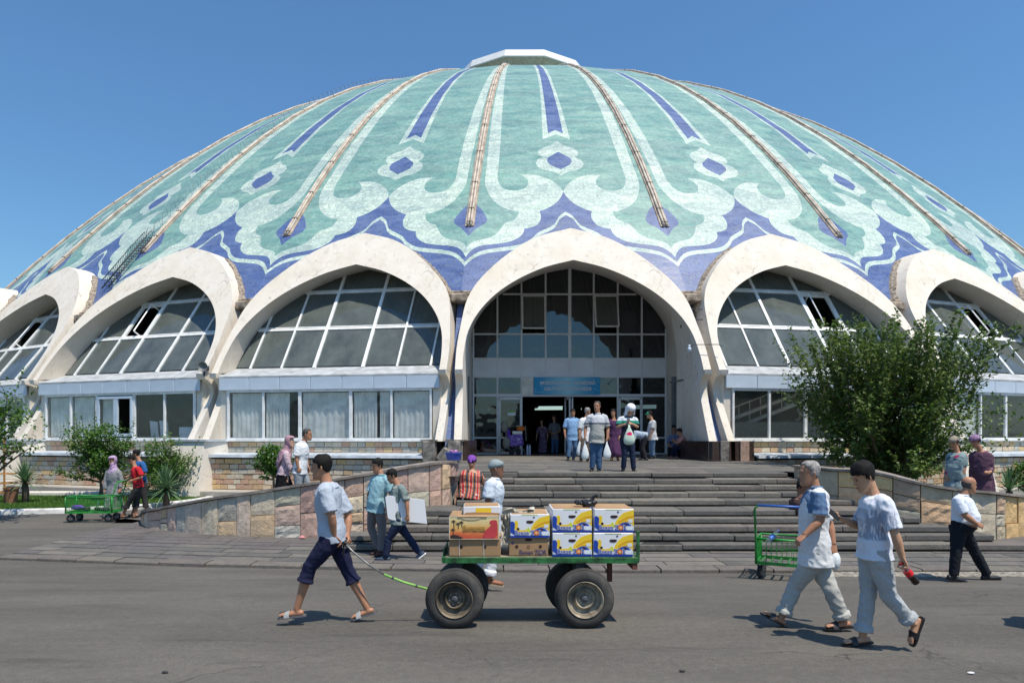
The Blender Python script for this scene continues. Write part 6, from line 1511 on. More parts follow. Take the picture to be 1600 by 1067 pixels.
person('woman in long purple dress standing between the doors and the top of the stairs', 22.4, dict(
    hd=(958, 645), nk=(959, 655), pel=(960, 684), sA=(967, 659, .05), sB=(951, 659, -.05), eA=(970, 671, .05), wA=(968, 683, -.1), hA=(967, 687, -.1), eB=(949, 671, -.05), wB=(951, 683, -.1), hB=(951, 688, -.1),
    kA=(963, 700, 0), aA=(965, 714, .05), tA=(966, 719, -.12), kB=(957, 700, 0), aB=(956, 714, 0), tB=(955, 719, -.2)), 250, 5, skin=SK2, dress=cloth('aubergine_dress', (.075, .03, .08)), dressz=.14, sleeve=1.8, shoes='shoe', shoem=mat('tan_sandal', (.35, .16, .10)), hair='short', vox=.014, s=.95, g=1.15, seed=20)
person('man in green cap, white T-shirt and jeans standing right of the doors facing left', 24.2, dict(
    hd=(1015, 648), nk=(1019, 657), pel=(1020, 684), sA=(1022, 660, -.17), sB=(1019, 660, .17), eA=(1019, 671, -.2), wA=(1016, 681, -.2), hA=(1015, 685, -.2), eB=(1016, 671, .2), wB=(1013, 681, .2), hB=(1012, 685, .2),
    kA=(1020, 699, -.08), aA=(1021, 712, -.08), tA=(1015, 716, -.08), kB=(1017, 699, .08), aB=(1018, 713, .08), tB=(1012, 716, .08)), 180, 5, skin=SK1, shirt=cloth('grey_white_tee', (.50, .52, .55), pat=('flowers', ((.2, .22, .3), (.55, .57, .6)), 5.)), hem=.08, pants=cloth('faded_jeans', (.12, .20, .31)), shoes='shoe', hair='short', hat='cap', extra=cloth('green_cap', (.05, .38, .24)), vox=.014, seed=21, g=1.12, belly=.08)
person('person in grey-blue shirt bending forward between the phone user and the green cap', 22.8, dict(
    hd=(985, 683), nk=(989, 677), pel=(1008, 681), sA=(992, 676, -.17), sB=(991, 675, .17), eA=(990, 688, -.2), wA=(985, 698, -.2), hA=(983, 702, -.2), eB=(988, 688, .2), wB=(983, 697, .2), hB=(981, 701, .2),
    kA=(1004, 699, -.08), aA=(1008, 715, -.08), tA=(1001, 719, -.08), kB=(1002, 699, .08), aB=(1004, 715, .08), tB=(997, 719, .08)), 180, 50, side=180, skin=SK2, shirt=cloth('grey_blue_shirt', (.25, .34, .44), pat=('stripes', ((.42, .47, .54),), 12., 1.)), hem=.05, pants=cloth('charcoal', (.03, .03, .035)), shoes='shoe', vox=.014, seed=22)
# seated group at the right wall
person('man in salmon-pink shirt hunched on a small red stool by the porch wall', 24.6, dict(
    hd=(1062, 675), nk=(1065, 682), pel=(1072, 700), sA=(1067, 685, -.17), sB=(1064, 684, .17), eA=(1059, 692, -.2), wA=(1054, 690, -.15), hA=(1052, 687, -.15), eB=(1057, 691, .2), wB=(1052, 690, .12), hB=(1050, 688, .1),
    kA=(1055, 699, -.12), aA=(1057, 713, -.12), tA=(1051, 716, -.12), kB=(1053, 698, .12), aB=(1050, 712, .12), tB=(1044, 715, .12)), 180, 25, side=180, skin=SK2, shirt=cloth('salmon_shirt', (.52, .24, .20)), hem=.06, pants=navy, shoes='shoe', hair='short', vox=.014, seed=23, shoem=mat('tan_sandal', (.35, .16, .10)))
person('seated man in dark blue striped shirt, leftmost of the three seated by the porch wall', 25.6, dict(
    hd=(1053, 670), nk=(1053, 679), pel=(1053, 702), sA=(1060, 683, 0), sB=(1046, 683, 0), eA=(1061, 693, -.1), wA=(1056, 698, -.25), hA=(1053, 700, -.3), eB=(1045, 693, -.1), wB=(1049, 698, -.25), hB=(1052, 700, -.3),
    kA=(1058, 702, -.42), aA=(1058, 715, -.4), tA=(1058, 718, -.55), kB=(1048, 702, -.42), aB=(1047, 715, -.4), tB=(1046, 718, -.55)), 265, 10, side=270, skin=SK4, shirt=cloth('blue_striped_shirt', (.05, .08, .16), pat=('stripes', ((.16, .2, .3),), 14., .5, 'Z')), hem=.05, pants=black, shoes='shoe', vox=.014, seed=24)
person('seated man in grey-blue shirt and dark glasses at the right of the seated three', 25.8, dict(
    hd=(1073, 669), nk=(1074, 678), pel=(1076, 701), sA=(1081, 682, 0), sB=(1068, 682, 0), eA=(1083, 692, -.05), wA=(1078, 698, -.2), hA=(1075, 700, -.25), eB=(1066, 692, -.1), wB=(1070, 698, -.25), hB=(1073, 700, -.3),
    kA=(1079, 702, -.42), aA=(1079, 715, -.4), tA=(1079, 718, -.55), kB=(1070, 702, -.42), aB=(1070, 715, -.4), tB=(1069, 718, -.55)), 235, 5, side=260, skin=SK4, shirt=cloth('grey_blue_tee', (.13, .18, .27)), hem=.05, pants=black, shoes='shoe', vox=.014, seed=25)
st_ = empty('stool', P(1074, 714, 24.7), 'small red round stool under the man in salmon pink', 'stool'); st_.location.z = plat(24.7)
mb = MB(); mb.lathe([(.001, .36), (.24, .36), (.26, .33), (.26, .29), (.001, .28)], (0, 0, 0), n=20); mb.build('seat', mat('red_vinyl', (.32, .02, .03), .4), st_, True, angle=40)
for a in range(4):
    mb = MB(); mb.tube([(.14 * cos(a * 1.57 + .7), .14 * sin(a * 1.57 + .7), .29), (.21 * cos(a * 1.57 + .7), .21 * sin(a * 1.57 + .7), 0)], .014, 6); mb.build('leg', M_steel, st_)
for i, (px, cl) in enumerate(((1053, 0), (1075, 1))):
    e = empty('crate_seat', (P(px, 700, 25.7).x, 25.7, plat(25.7)), ['dark crate used as seat by the man in the blue striped shirt', 'dark crate used as seat by the man in dark glasses'][i], 'crate'); mb = MB(); mb.box((0, 0, .2), (.4, .36, .40), bev=.01); mb.build('box', M_black, e)
# inside the doorway
person('woman in long floral dress standing inside the dark doorway', 31.9, dict(
    hd=(846, 659), nk=(847, 666), pel=(848, 687), sA=(853, 669, .05), sB=(841, 669, -.05), eA=(856, 678, 0), wA=(855, 687, -.1), hA=(855, 690, -.1), eB=(839, 678, 0), wB=(838, 686, -.1), hB=(837, 689, -.1),
    kA=(850, 699, 0), aA=(850, 708, 0), tA=(850, 711, -.15), kB=(846, 699, 0), aB=(845, 708, 0), tB=(844, 711, -.15)), 265, 5, skin=SK2, dress=cloth('dark_floral_dress', (.16, .10, .15), pat=('flowers', ((.35, .22, .30), (.05, .04, .06)), 8.)), dressz=.12, sleeve=.9, shoes='shoe', hair='short', vox=.018, s=.97, seed=26, mouth=False)
person('man in grey T-shirt and blue jeans standing inside the doorway', 31.8, dict(
    hd=(866, 652), nk=(866, 660), pel=(867, 684), sA=(873, 664, 0), sB=(860, 664, 0), eA=(875, 673, 0), wA=(869, 677, -.2), hA=(865, 676, -.25), eB=(858, 673, 0), wB=(862, 677, -.2), hB=(866, 676, -.25),
    kA=(870, 697, 0), aA=(870, 708, 0), tA=(870, 711, -.15), kB=(864, 697, 0), aB=(863, 708, 0), tB=(862, 711, -.15)), 200, 10, skin=SK2, shirt=cloth('dark_grey_tee', (.16, .16, .18)), hem=.08, pants=jeans, shoes='shoe', vox=.018, seed=27, mouth=False)
# seated on the stairs
person('woman in red-orange striped dress seated with her back turned beside the wall end', 14.72, dict(
    hd=(737, 722), nk=(738, 735), pel=(735, 764), sA=(748, 741, .0), sB=(725, 740, .0), eA=(753, 752, .10), wA=(757, 758, .30), hA=(759, 760, .38), eB=(721, 755, .10), wB=(728, 764, .30), hB=(732, 766, .38),
    kA=(745, 764, .42), aA=(745, 776, .45), tA=(745, 779, .6), kB=(732, 764, .42), aB=(732, 776, .45), tB=(732, 779, .6)), 80, 35, side=90, skin=SK2, shirt=cloth('striped_dress', (.50, .05, .05), pat=('stripes', ((.62, .50, .40), (.50, .05, .06), (.60, .22, .06), (.08, .08, .09)), 1.9, 3.5, 'X')), sleeve=.8, hem=.19, shoes='shoe', hair='short', headdress='scarf', extra=cloth('purple_scarf', (.20, .07, .36)), pants=black, vox=.011, s=1.0, g=1.28, fat=1.12, belly=.02, seed=28, mouth=False, wr=.008, flare=2.2)
mb = MB(); mb.box((0, 0, .10), (.34, .28, .035), bev=.01)
e = empty('low_stool', V((P(734, 780, 14.7).x, 14.68, ZP - 4 * rise)), 'low grey stool under the woman in the striped dress', 'stool'); mb.build('seat', M_alu, e)
for sx in (-1, 1):
    for sy in (-1, 1): mb = MB(); mb.box((sx * .14, sy * .11, .043), (.035, .035, .086)); mb.build('leg', M_alu, e)
bs = empty('basin', V((-1.05, 15.3, 1.665)), 'blue plastic basin with odds and ends on the wall end beside the striped dress', 'basin')
mb = MB(); mb.lathe([(.001, 0), (.15, 0), (.19, .15), (.205, .15), (.205, .165), (.18, .165), (.14, .02), (.001, .02)], (0, 0, 0), n=20); mb.build('tub', mat('blue_plastic', (.04, .09, .42), .4), bs, True, angle=40)
mb = MB(); rr = random.Random(3)
for i in range(8): mb.ball((rr.uniform(-.1, .1), rr.uniform(-.1, .1), .15 + rr.uniform(0, .04)), rr.uniform(.03, .05), 8, 5)
tag(mb.build('goods', cloth('mixed_goods', (.4, .15, .4), pat=('flowers', ((.6, .6, .7), (.1, .1, .3)), 20.)), bs, True), kind='stuff')
person('man in dark brown clothes sitting on the stairs, mostly hidden by the grey-haired man', 13.7, dict(
    hd=(1252, 762), nk=(1250, 777), pel=(1243, 826), sA=(1254, 784, -.1), sB=(1238, 783, .1), eA=(1256, 804, .0), wA=(1262, 818, -.1), hA=(1264, 824, -.1), eB=(1240, 806, .1), wB=(1250, 818, .0), hB=(1255, 822, .0),
    kA=(1268, 822, -.3), aA=(1266, 846, -.35), tA=(1272, 851, -.5), kB=(1252, 822, -.3), aB=(1250, 846, -.35), tB=(1254, 851, -.5)), 320, 25, side=315, skin=SK4, shirt=cloth('dark_brown_shirt', (.055, .035, .035)), sleeve=1.8, hem=.08, pants=cloth('dark_brown_trousers', (.04, .03, .03)), shoes='shoe', hair='short', vox=.011, seed=29, wr=.008)
# little things in hands
ph = P(1304, 804, 6.20); mb = MB(); mb.box((0, 0, 0), (.115, .06, .010), Matrix.Rotation(RAD(38), 3, 'Y') @ Matrix.Rotation(RAD(60), 3, 'X'), bev=.004); tag(mb.build('phone', M_black, loc=ph), 'black mobile phone in the raised hand of the boy in the printed T-shirt', 'phone')
bt = P(1418, 893, 5.90); e = empty('cola_bottle', bt, 'half-full cola bottle with red label hanging from the hand of the boy in grey joggers', 'bottle'); Rm = Matrix.Rotation(RAD(-39), 3, 'Y')
def lt(prof, m, name, par, smooth=True):
    mb = MB(); mb.lathe(prof, (0, 0, 0), n=18); mb.v = [tuple(Rm @ V(v_)) for v_ in mb.v]; return mb.build(name, m, par, smooth, angle=50)
M_pet = glass('clear_plastic', (.96, .96, .97), .08, (.7, .7, .72), refl=.9)
lt([(.013, .085), (.013, .07), (.016, .05), (.030, .02), (.034, -.01), (.034, -.05), (.001, -.05)][::-1], M_pet, 'bottle_neck', e); lt([(.001, -.12), (.028, -.125), (.034, -.11), (.030, -.08), (.034, -.05), (.034, -.045), (.001, -.045)], mat('cola', (.012, .004, .003), .12), 'cola', e)
lt([(.0348, -.035), (.0348, .012), (.030, .013)][::1], mat('red_label', (.60, .01, .015), .4), 'label', e); lt([(.001, .10), (.015, .10), (.015, .08), (.001, .08)], mat('red_cap', (.5, .01, .01), .4), 'cap', e)
bb = P(1304, 871, 6.98); e = empty('plastic_bag', bb, 'small clear-white plastic bag behind the hip of the grey-haired man', 'bag'); mb = MB(); mb.ball((0, 0, -.03), (.06, .05, .10), 12, 8); mb.build('sack', M_bagw, e, True)
# ================================================================ four-wheeled cart with fruit boxes
M_green = mat('green_paint', (.022, .135, .035), .6, .6, 9, .4); M_greend = mat('chipped_green_paint', (.05, .17, .05), .7, .5, 8, .5)
GZ = gh(7.0)
cart = empty('hand_cart', (.37, 7.5, GZ), 'green four-wheeled hand cart loaded with banana boxes in the middle of the road', 'cart')
def cadd(mb, name, m, parent=None, smooth=False, angle=None): return mb.build(name, m, parent or cart, smooth, angle=angle)
cx0, cx1 = -1.02, 1.02          # deck ends in cart coordinates
DZ = .70
mb = MB()
for i in range(5): mb.box((0, -.42 + i * .21, DZ - .012), (2.02, .20, .024), bev=.004)
pl_ = []
for i in range(3):
    mb = MB(); mb.box((.04, -.42 + i * .205, DZ - .012), (1.95, .20, .024), bev=.004); cadd(mb, 'deck_plank', mat('old_plank', (.30, .25, .17), .9, .35, 3, .5))
for y_, nm in ((-.545, 'side_rail'), (.11, 'side_rail')):
    mb = MB(); mb.box((.045, y_, DZ - .035), (1.97, .03, .060), bev=.004); cadd(mb, nm, M_green)
for x_ in (-.955, 1.03):
    mb = MB(); mb.box((x_, -.217, DZ - .035), (.03, .64, .064), bev=.004); cadd(mb, 'end_rail', M_green)
mb = MB(); mb.box((1.035, -.52, DZ + .11), (.028, .05, .30), bev=.003); cadd(mb, 'corner_post', M_green)
mb = MB(); mb.box((1.035, .09, DZ + .11), (.028, .05, .30), bev=.003); cadd(mb, 'corner_post', M_green)
mb = MB(); mb.box((-.955, -.2, DZ + .03), (.02, .5, .06), bev=.003); cadd(mb, 'end_board', M_green)
for x_ in (-.82, .46):
    for y_ in (-.42, .0): mb = MB(); mb.box((x_, y_, .52), (.07, .07, .34)); cadd(mb, 'strut', M_rail)
    mb = MB(); mb.box((x_, -.27, .36), (.07, .6, .07)); cadd(mb, 'axle_beam', M_rail)
mb = MB(); mb.box((-.1, -.2, DZ - .07), (1.75, .10, .07)); cadd(mb, 'chassis', M_rail)
mb = MB(); mb.box((.78, -.3, .55), (.05, .05, .30)); mb.box((1.0, -.4, .62), (.05, .3, .10)); cadd(mb, 'bracket', mat('rust_red', (.16, .06, .04), .9))
M_rim = mat('dirty_rim', (.19, .155, .11), .6, .5, 9, .4, metal=.35); M_rimp = mat('pale_rim', (.36, .31, .23), .6, .5, 7, .5, metal=.2); M_tyre = NT('dusty_tyre')
t = M_tyre; vec = t.coord(); t.col(t.ramp(t.noise(vec, 5, 7, .7), [(.3, (.025, .024, .023)), (.55, (.055, .052, .048)), (.75, (.11, .10, .088))])); t.rough(.85); t.bump(t.noise(vec, 50, 4), .35, .006); M_tyre = t.m
R_ = .292
def wheel(x, y, near, rimm):
    w_ = empty('wheel', (x, y, R_), parent=cart); sg = -1 if near else 1
    mb = MB(); hw = .088; prof = [(.175, -hw + .012), (.205, -hw - .004), (.25, -hw - .002), (.275, -hw + .014), (.287, -hw + .034), (.2905, -hw + .06)]
    prof = prof + [(.292, 0)] + [(r, -a) for r, a in prof[::-1]] + [(.16, .05), (.16, -.05)]
    mb.lathe(prof, (0, 0, 0), 'Y', 48, loop=True); mb.build('tyre', M_tyre, w_, True, angle=50)
    tr = MB()
    for k in range(-2, 3):
        if k == 0: continue
        tr.lathe([(.2915, k * .024 - .006), (.2945, k * .024 - .004), (.2945, k * .024 + .004), (.2915, k * .024 + .006)], (0, 0, 0), 'Y', 48)
    tag(tr.build('tread_rib', M_tyre, w_), kind='stuff')
    mb = MB(); mb.lathe([(.178, sg * .088), (.186, sg * .094), (.180, sg * .098), (.168, sg * .085), (.162, sg * .05), (.150, sg * .02), (.118, sg * .008), (.108, sg * .035), (.090, sg * .048), (.080, sg * .040), (.074, sg * .022), (.03, sg * .020), (.001, sg * .020)], (0, 0, 0), 'Y', 40)
    rm = mb.build('rim', rimm, w_, True, angle=40)
    mb = MB()
    mb.lathe([(.036, sg * .02), (.034, sg * .055), (.024, sg * .062), (.001, sg * .064)], (0, 0, 0), 'Y', 16); mb.build('hub_cap', M_rail, w_, True, angle=35)
    for i in range(6):
        a = i * 1.047 + .3; mb = MB(); mb.lathe([(.010, sg * .02), (.010, sg * .036), (.001, sg * .038)], (.056 * cos(a), 0, .056 * sin(a)), 'Y', 6); mb.build('wheel_nut', M_steel, w_)
    mb = MB()
    for i in range(8):
        a = i * .785; mb.tube([(.145 * cos(a) , sg * .012, .145 * sin(a)), (.125 * cos(a), sg * .001, .125 * sin(a))], .012, 6)
    return w_
for i, (x, y, near, rm_) in enumerate(((-.83, -.60, True, M_rim), (.475, -.60, True, M_rimp), (-.80, .12, False, M_rim), (.43, .12, False, M_rim))):
    wq = wheel(x, y, near, rm_); wq.location.z = R_ + (gh(7.5 + y) - GZ)
    if not near:
        wq.rotation_euler.z = RAD(4 if i == 3 else -2)
# pulling bar
pb0 = V((.37, 7.5, GZ)); pts = [P(541, 851, 7.0), P(552, 862, 7.0), P(575, 881, 7.0), P(600, 897, 7.02), P(630, 909, 7.05), P(668, 920, 7.1), P(690, 924, 7.2)]
mb = MB(); mb.tube([p - pb0 for p in pts[:4]], .0105, 8, cap=True); pbar = cadd(mb, 'pull_bar', M_steel, smooth=True)
mb = MB(); mb.tube([p - pb0 for p in pts[3:]], .0125, 8); cadd(mb, 'pull_bar_sleeve', mat('lime_tape', (.24, .50, .10), .5, .2, 12, .1), smooth=True)
mb = MB(); mb.tube([p - pb0 + V((0, 0, .0)) for p in (pts[3].lerp(pts[4], .4), pts[3].lerp(pts[4], .5))], .016, 8); mb.tube([p - pb0 for p in (pts[4].lerp(pts[5], .5), pts[4].lerp(pts[5], .58))], .016, 8); tag(cadd(mb, 'tape_wrap', M_rail), kind='stuff')
mb = MB(); q = pts[0] - pb0; mb.tube([q + V((-.045, 0, -.02)), q + V((-.03, 0, .02)), q + V((0, 0, .03)), q + V((.02, 0, .0)), q + V((0, 0, -.03)), q + V((-.03, 0, -.03))], .007, 6, loop=True, cap=False); cadd(mb, 'grip_ring', M_steel)
mb = MB(); mb.tube([pts[0] - pb0 + V((-.02, 0, 0)), pts[0] - pb0 + V((-.02, -.05, -.10)), pts[0] - pb0 + V((.0, -.1, .05))], .006, 5); cadd(mb, 'cord', M_black)
# ---- boxes
M_card = mat('cardboard', (.38, .23, .115), .85, .12, 3, .15); M_cardd = mat('cardboard_inside', (.22, .13, .07), .9)
M_bwhite = mat('box_white', (.74, .75, .77), .5, .05, 3, .05); M_bblue = mat('box_blue', (.012, .055, .36), .45, .05, 3, .05); M_byel = mat('box_yellow', (.85, .58, .03), .45, .08, 5, .03); M_byel2 = mat('box_amber', (.72, .36, .01), .45, .08, 5, .03); M_borg = mat('box_orange', (.75, .20, .02), .45)
M_hole = mat('hand_hole', (.035, .012, .01), .9); M_bprintd = mat('print_purple', (.10, .07, .16), .7); M_blab = mat('paper_label', (.72, .76, .80), .7)
def decal(mb_pts, d, name, m, parent, th=.0012):
    """flat printed shape: polygon (x, z) on the front face at y = -d"""
    mb = MB(); n = len(mb_pts); mb.add([V((x, -d - th, z)) for x, z in mb_pts] + [V((x, -d, z)) for x, z in mb_pts], [tuple(range(n)), tuple(range(2 * n - 1, n - 1, -1))] + [(q, (q + 1) % n, n + (q + 1) % n, n + q) for q in range(n)])
    return mb.build(name, m, parent)
def sm(pts, it=2):
    for _ in range(it):
        o = []
        for i in range(len(pts)):
            p, q = pts[i], pts[(i + 1) % len(pts)]; o += [(p[0] * .75 + q[0] * .25, p[1] * .75 + q[1] * .25), (p[0] * .25 + q[0] * .75, p[1] * .25 + q[1] * .75)]
        pts = o
    return pts
def disc(cx_, cz_, r, n=14, e=1.0): return [(cx_ + r * cos(2 * pi * i / n), cz_ + r * e * sin(2 * pi * i / n)) for i in range(n)]
BW, BH, BD = .402, .238, .50
def print_banan(e, d, simple=False):
    X = lambda u: (u - .5) * BW; Z = lambda v: v * BH
    def pl(pts): return [(X(u), Z(v)) for u, v in pts]
    if not simple:
        decal(pl([(.0, .0), (1, .0), (1, .085), (0, .085)]), d, 'print_band', M_bblue, e, .0010)
        decal(pl(sm([(.0, .08), (.0, .66), (.03, .70), (.10, .68), (.125, .5), (.10, .34), (.14, .24), (.24, .2), (.45, .2), (.5, .08)], 1)), d, 'print_blue', M_bblue, e, .0012)
        decal(pl(sm([(.48, .08), (.56, .22), (.66, .36), (.76, .42), (.86, .40), (.95, .28), (.99, .08)], 1)), d, 'print_blue', M_bblue, e, .0013)
        # yellow banana sweeping up to the right, and its hooked tail on the left
        decal(pl(sm([(.09, .66), (.16, .74), (.205, .66), (.195, .50), (.20, .38), (.25, .32), (.34, .32), (.44, .36), (.44, .24), (.30, .20), (.18, .22), (.115, .32), (.115, .48), (.13, .60)], 1)), d, 'print_banana', M_byel, e, .0018)
        up_ = [(.50, .27), (.54, .46), (.62, .66), (.74, .84), (1.0, .97)]; lo_2 = [(1.0, .26), (.93, .38), (.84, .44), (.74, .43), (.62, .34)]
        decal(pl(up_ + lo_2), d, 'print_banana', M_byel, e, .0020)
        decal(pl([(.60, .44), (.70, .56), (.82, .66), (1.0, .72), (1.0, .64), (.84, .58), (.72, .49), (.62, .38)]), d, 'print_banana_shade', M_byel2, e, .0026)
        decal(pl([(.66, .40), (.78, .48), (.92, .50), (1.0, .46), (1.0, .42), (.92, .455), (.78, .44)]), d, 'print_banana_shade', M_byel2, e, .0026)
        decal(pl(disc(.5, 0, 0)), d, 'x', M_byel, e) if False else None
        decal(sm([(X(.42), Z(.32)), (X(.44), Z(.44)), (X(.48), Z(.42)), (X(.50), Z(.34)), (X(.52), Z(.24)), (X(.47), Z(.20)), (X(.42), Z(.23))], 1), d, 'print_blossom', mat('print_lime', (.62, .68, .05), .5), e, .0028)
        decal(sm(pl([(.40, .70), (.42, .62), (.52, .60), (.58, .64), (.60, .70), (.56, .73), (.44, .73)]), 1), d, 'hand_hole', M_hole, e, .0030)
        decal([(X(.20) + x, Z(.37) + z) for x, z in disc(0, 0, .014)], d, 'air_hole', M_hole, e, .0030); decal([(X(.80) + x, Z(.33) + z) for x, z in disc(0, 0, .014)], d, 'air_hole', M_hole, e, .0032)
        decal([(X(.60) + x, Z(.87) + z) for x, z in disc(0, 0, .010)], d, 'print_seal', M_bprintd, e, .0024)
        decal(pl([(.28, .955), (.70, .955), (.70, .985), (.28, .985)]), d, 'print_bar', mat('print_green_bar', (.45, .60, .10), .5), e, .0014)
        decal(pl([(.86, .42), (.97, .42), (.97, .56), (.86, .56)]), d, 'sticker', M_blab, e, .0034)
        decal(pl([(.78, .095), (.965, .095), (.965, .265), (.78, .265)]), d, 'sticker', M_blab, e, .0034)
    else:
        decal(sm(pl([(.40, .96), (.42, .82), (.58, .82), (.60, .96)]), 1), d, 'hand_hole', M_hole, e, .003)
        for u in (.20, .80): decal([(X(u) + x, Z(.52) + z) for x, z in disc(0, 0, .016)], d, 'air_hole', M_hole, e, .003)
        decal([(X(.5) + x, Z(.50) + z) for x, z in disc(0, 0, .020)], d, 'print_seal', mat('print_brown', (.22, .12, .06), .8), e, .002)
        decal([(X(.1) + x, Z(.72) + z) for x, z in disc(0, 0, .014)], d, 'print_seal', M_bprintd, e, .002)
    ink = M_bprintd if simple else M_bblue; zz = Z(.20 if not simple else .20); sz = .070
    def word(s_, x0, m, th, bold, nm):
        me = text_mesh(s_, sz, th, m=m, bold=bold, sx=.86, align='LEFT'); return put(me, nm, e, Matrix.Translation((x0, -d - .004 - th, zz)) @ UPX)
    xs0 = X(.115) if not simple else X(.26); 
    if not simple: word('Banan', xs0, mat('letter_halo', (.86, .84, .86), .5), .0005, .0030, 'lettering_halo')
    word('Banan', xs0, ink, .0010, .0003, 'lettering')
    if not simple: word('Z', xs0 + .158, mat('letter_halo', (.86, .84, .86), .5), .0005, .0030, 'lettering_halo')
    word('Z', xs0 + .158, ink, .001, .0003, 'lettering')
    ox = xs0 + .158 + .062
    decal(disc(ox, zz, .026, 18), d, 'lettering_orange', M_borg if not simple else ink, e, .0050); decal(disc(ox, zz, .012, 12), d, 'orange_core', mat('orange_core', (.9, .62, .30), .5) if not simple else M_card, e, .0056)
    if not simple: word('R', ox + .024, mat('letter_halo', (.86, .84, .86), .5), .0005, .0030, 'lettering_halo')
    word('R', ox + .026, ink, .001, .0003, 'lettering')
def boxy(x, y, z, w_, h_, d_, m, label, cat='box', group=None, rz=0.0, front=None, lid=None, rx=0.0):
    e = empty('fruit_box', (x, y, z), label, cat, group); e.rotation_euler = (rx, 0, rz)
    mb = MB(); mb.box((0, d_ / 2, h_ / 2), (w_, d_, h_), bev=.006); rr = random.Random(int(x * 1000) + int(z * 77)); mb.v = [(a + rr.uniform(-.002, .002), b + rr.uniform(-.001, .001), c + rr.uniform(-.002, .002)) for a, b, c in mb.v]
    mb.build('carton', m, e)
    return e
def banan(x, y, z, label, group='printed banana boxes on the cart', **k):
    e = boxy(x, y, z, BW, BH, BD, M_bwhite, label, group=group, **k); print_banan(e, .0)
    mb = MB(); mb.box((0, BD / 2, BH + .002), (BW - .03, BD - .02, .005)); mb.build('lid', M_card, e)
    return e
zb = GZ + DZ + .004
Y1 = 6.97
def bx(px): return (px - CXP) / FP * Y1
banan(bx(894), Y1, zb, 'printed banana box, lower of the stack second from the right end'); banan(bx(894), Y1 + .005, zb + BH + .006, 'printed banana box, top of the stack second from the right, by the black bag', rz=.01)
banan(bx(958), Y1 - .01, zb, 'printed banana box, bottom one at the right end of the cart', rz=-.02); banan(bx(959.5), Y1, zb + BH + .006, 'printed banana box, top one at the right end of the cart', rz=-.01, rx=0)
e = boxy(bx(826), Y1 + .02, zb, BW, .185, BD, M_card, 'plain brown banana box under the blue and yellow one, second stack from left'); BHs = BH; BH = .185; print_banan(e, .0, True); BH = BHs
banan(bx(828), Y1 + .0, zb + .190, 'printed banana box lying on the plain brown box, second stack from left', rz=.012)
e = boxy(bx(742), Y1 + .01, zb, .53, .170, .50, M_card, 'wide plain brown box at the left end of the cart, under the sunset box')
for q in (-.14, .10): decal([(q + x, .095 + z) for x, z in disc(0, 0, .018)], .0, 'air_hole', M_hole, e, .003)
mb = MB(); mb.box((-.16, -.004, .085), (.004, .004, .17)); mb.box((.09, -.004, .085), (.004, .004, .17)); mb.build('string', M_bwhite, e)
t = NT('sunset_print'); cc = t.n('ShaderNodeTexCoord'); sx_ = t.n('ShaderNodeSeparateXYZ'); t.l(cc.outputs['Object'], sx_.inputs[0])
f_ = t.math('ADD', t.math('MULTIPLY', sx_.outputs[2], 3.4), t.math('MULTIPLY', t.noise(t.coord('Object', (3, 1, 6)), 2.2, 5, .6), .45))
t.col(t.ramp(f_, [(.18, (.50, .055, .03)), (.42, (.66, .16, .05)), (.62, (.72, .42, .12)), (.9, (.74, .60, .30))])); t.rough(.6); M_sun = t.m
e = boxy(bx(741), Y1 - .008, zb + .174, .515, .235, .50, M_card, 'battered box with a sunset and palm print at the left end of the cart', rz=.006)
mb = MB(); mb.box((0, -.003, .115), (.512, .004, .225)); mb.build('print_sunset', M_sun, e)
for q in (((-.256, .0), (.256, .0), (.256, .006), (-.256, .006)), ((-.256, .225), (.256, .222), (.256, .236), (-.256, .236)), ((-.256, 0), (-.248, 0), (-.248, .23), (-.256, .23)), ((.246, 0), (.256, 0), (.256, .23), (.246, .23))): decal(list(q), .006, 'print_border', mat('box_cream', (.66, .58, .42), .7), e)
decal(sm([(.20, .20), (.16, .19), (.155, .165), (.175, .15), (.15, .12), (.12, .10), (.10, .06), (.08, .01), (.235, .01), (.24, .19)], 1), .007, 'print_red_cloud', mat('print_red', (.55, .05, .06), .6), e)
M_palm = mat('print_black', (.03, .02, .015), .7)
for px_, pz_, hh in ((-.21, .185, .035), (-.165, .16, .02), (-.215, .10, .05), (-.13, .175, .02)):
    pts = []
    for i in range(16): a = 2 * pi * i / 16; r = .030 if i % 2 == 0 else .010; pts.append((px_ + r * cos(a), pz_ + r * .62 * sin(a)))
    decal(pts, .008, 'print_palm', M_palm, e); decal([(px_ - .003, pz_), (px_ + .003, pz_), (px_ + .009, pz_ - hh - .03), (px_ + .002, pz_ - hh - .03)], .0075, 'print_trunk', M_palm, e)
decal(sm([(-.245, .008), (-.245, .04), (-.20, .05), (-.14, .03), (-.10, .008)], 1), .0078, 'print_shore', M_palm, e)
me = text_mesh('Bonanza', .072, .0012, m=mat('print_ochre', (.42, .24, .05), .7), bold=.002, sx=.95); put(me, 'lettering', e, Matrix.Translation((.0, -.012, .115)) @ UPX)
mb = MB(); mb.box((-.02, .0, .235), (.30, .03, .006), Matrix.Rotation(.5, 3, 'X')); mb.box((0, .25, .236), (.5, .48, .004)); mb.build('torn_flap', M_card, e)
decal(sm([(-.14, .235), (-.12, .205), (-.05, .195), (.04, .20), (.10, .235)], 1), .009, 'torn_paper', mat('torn_paper', (.62, .50, .32), .8), e)
e = boxy(bx(752), Y1 + .10, zb + .412, .38, .085, .36, M_bwhite, 'shallow white and yellow carton lying on top of the sunset box', rz=.03)
decal([(-.06, .015), (.10, .015), (.10, .07), (-.06, .07)], .0, 'print_yellow', M_byel, e); decal(sm([(-.19, .005), (-.12, .0), (.19, .0), (.19, .02), (-.15, .028)], 1), .001, 'torn_paper', M_card, e)
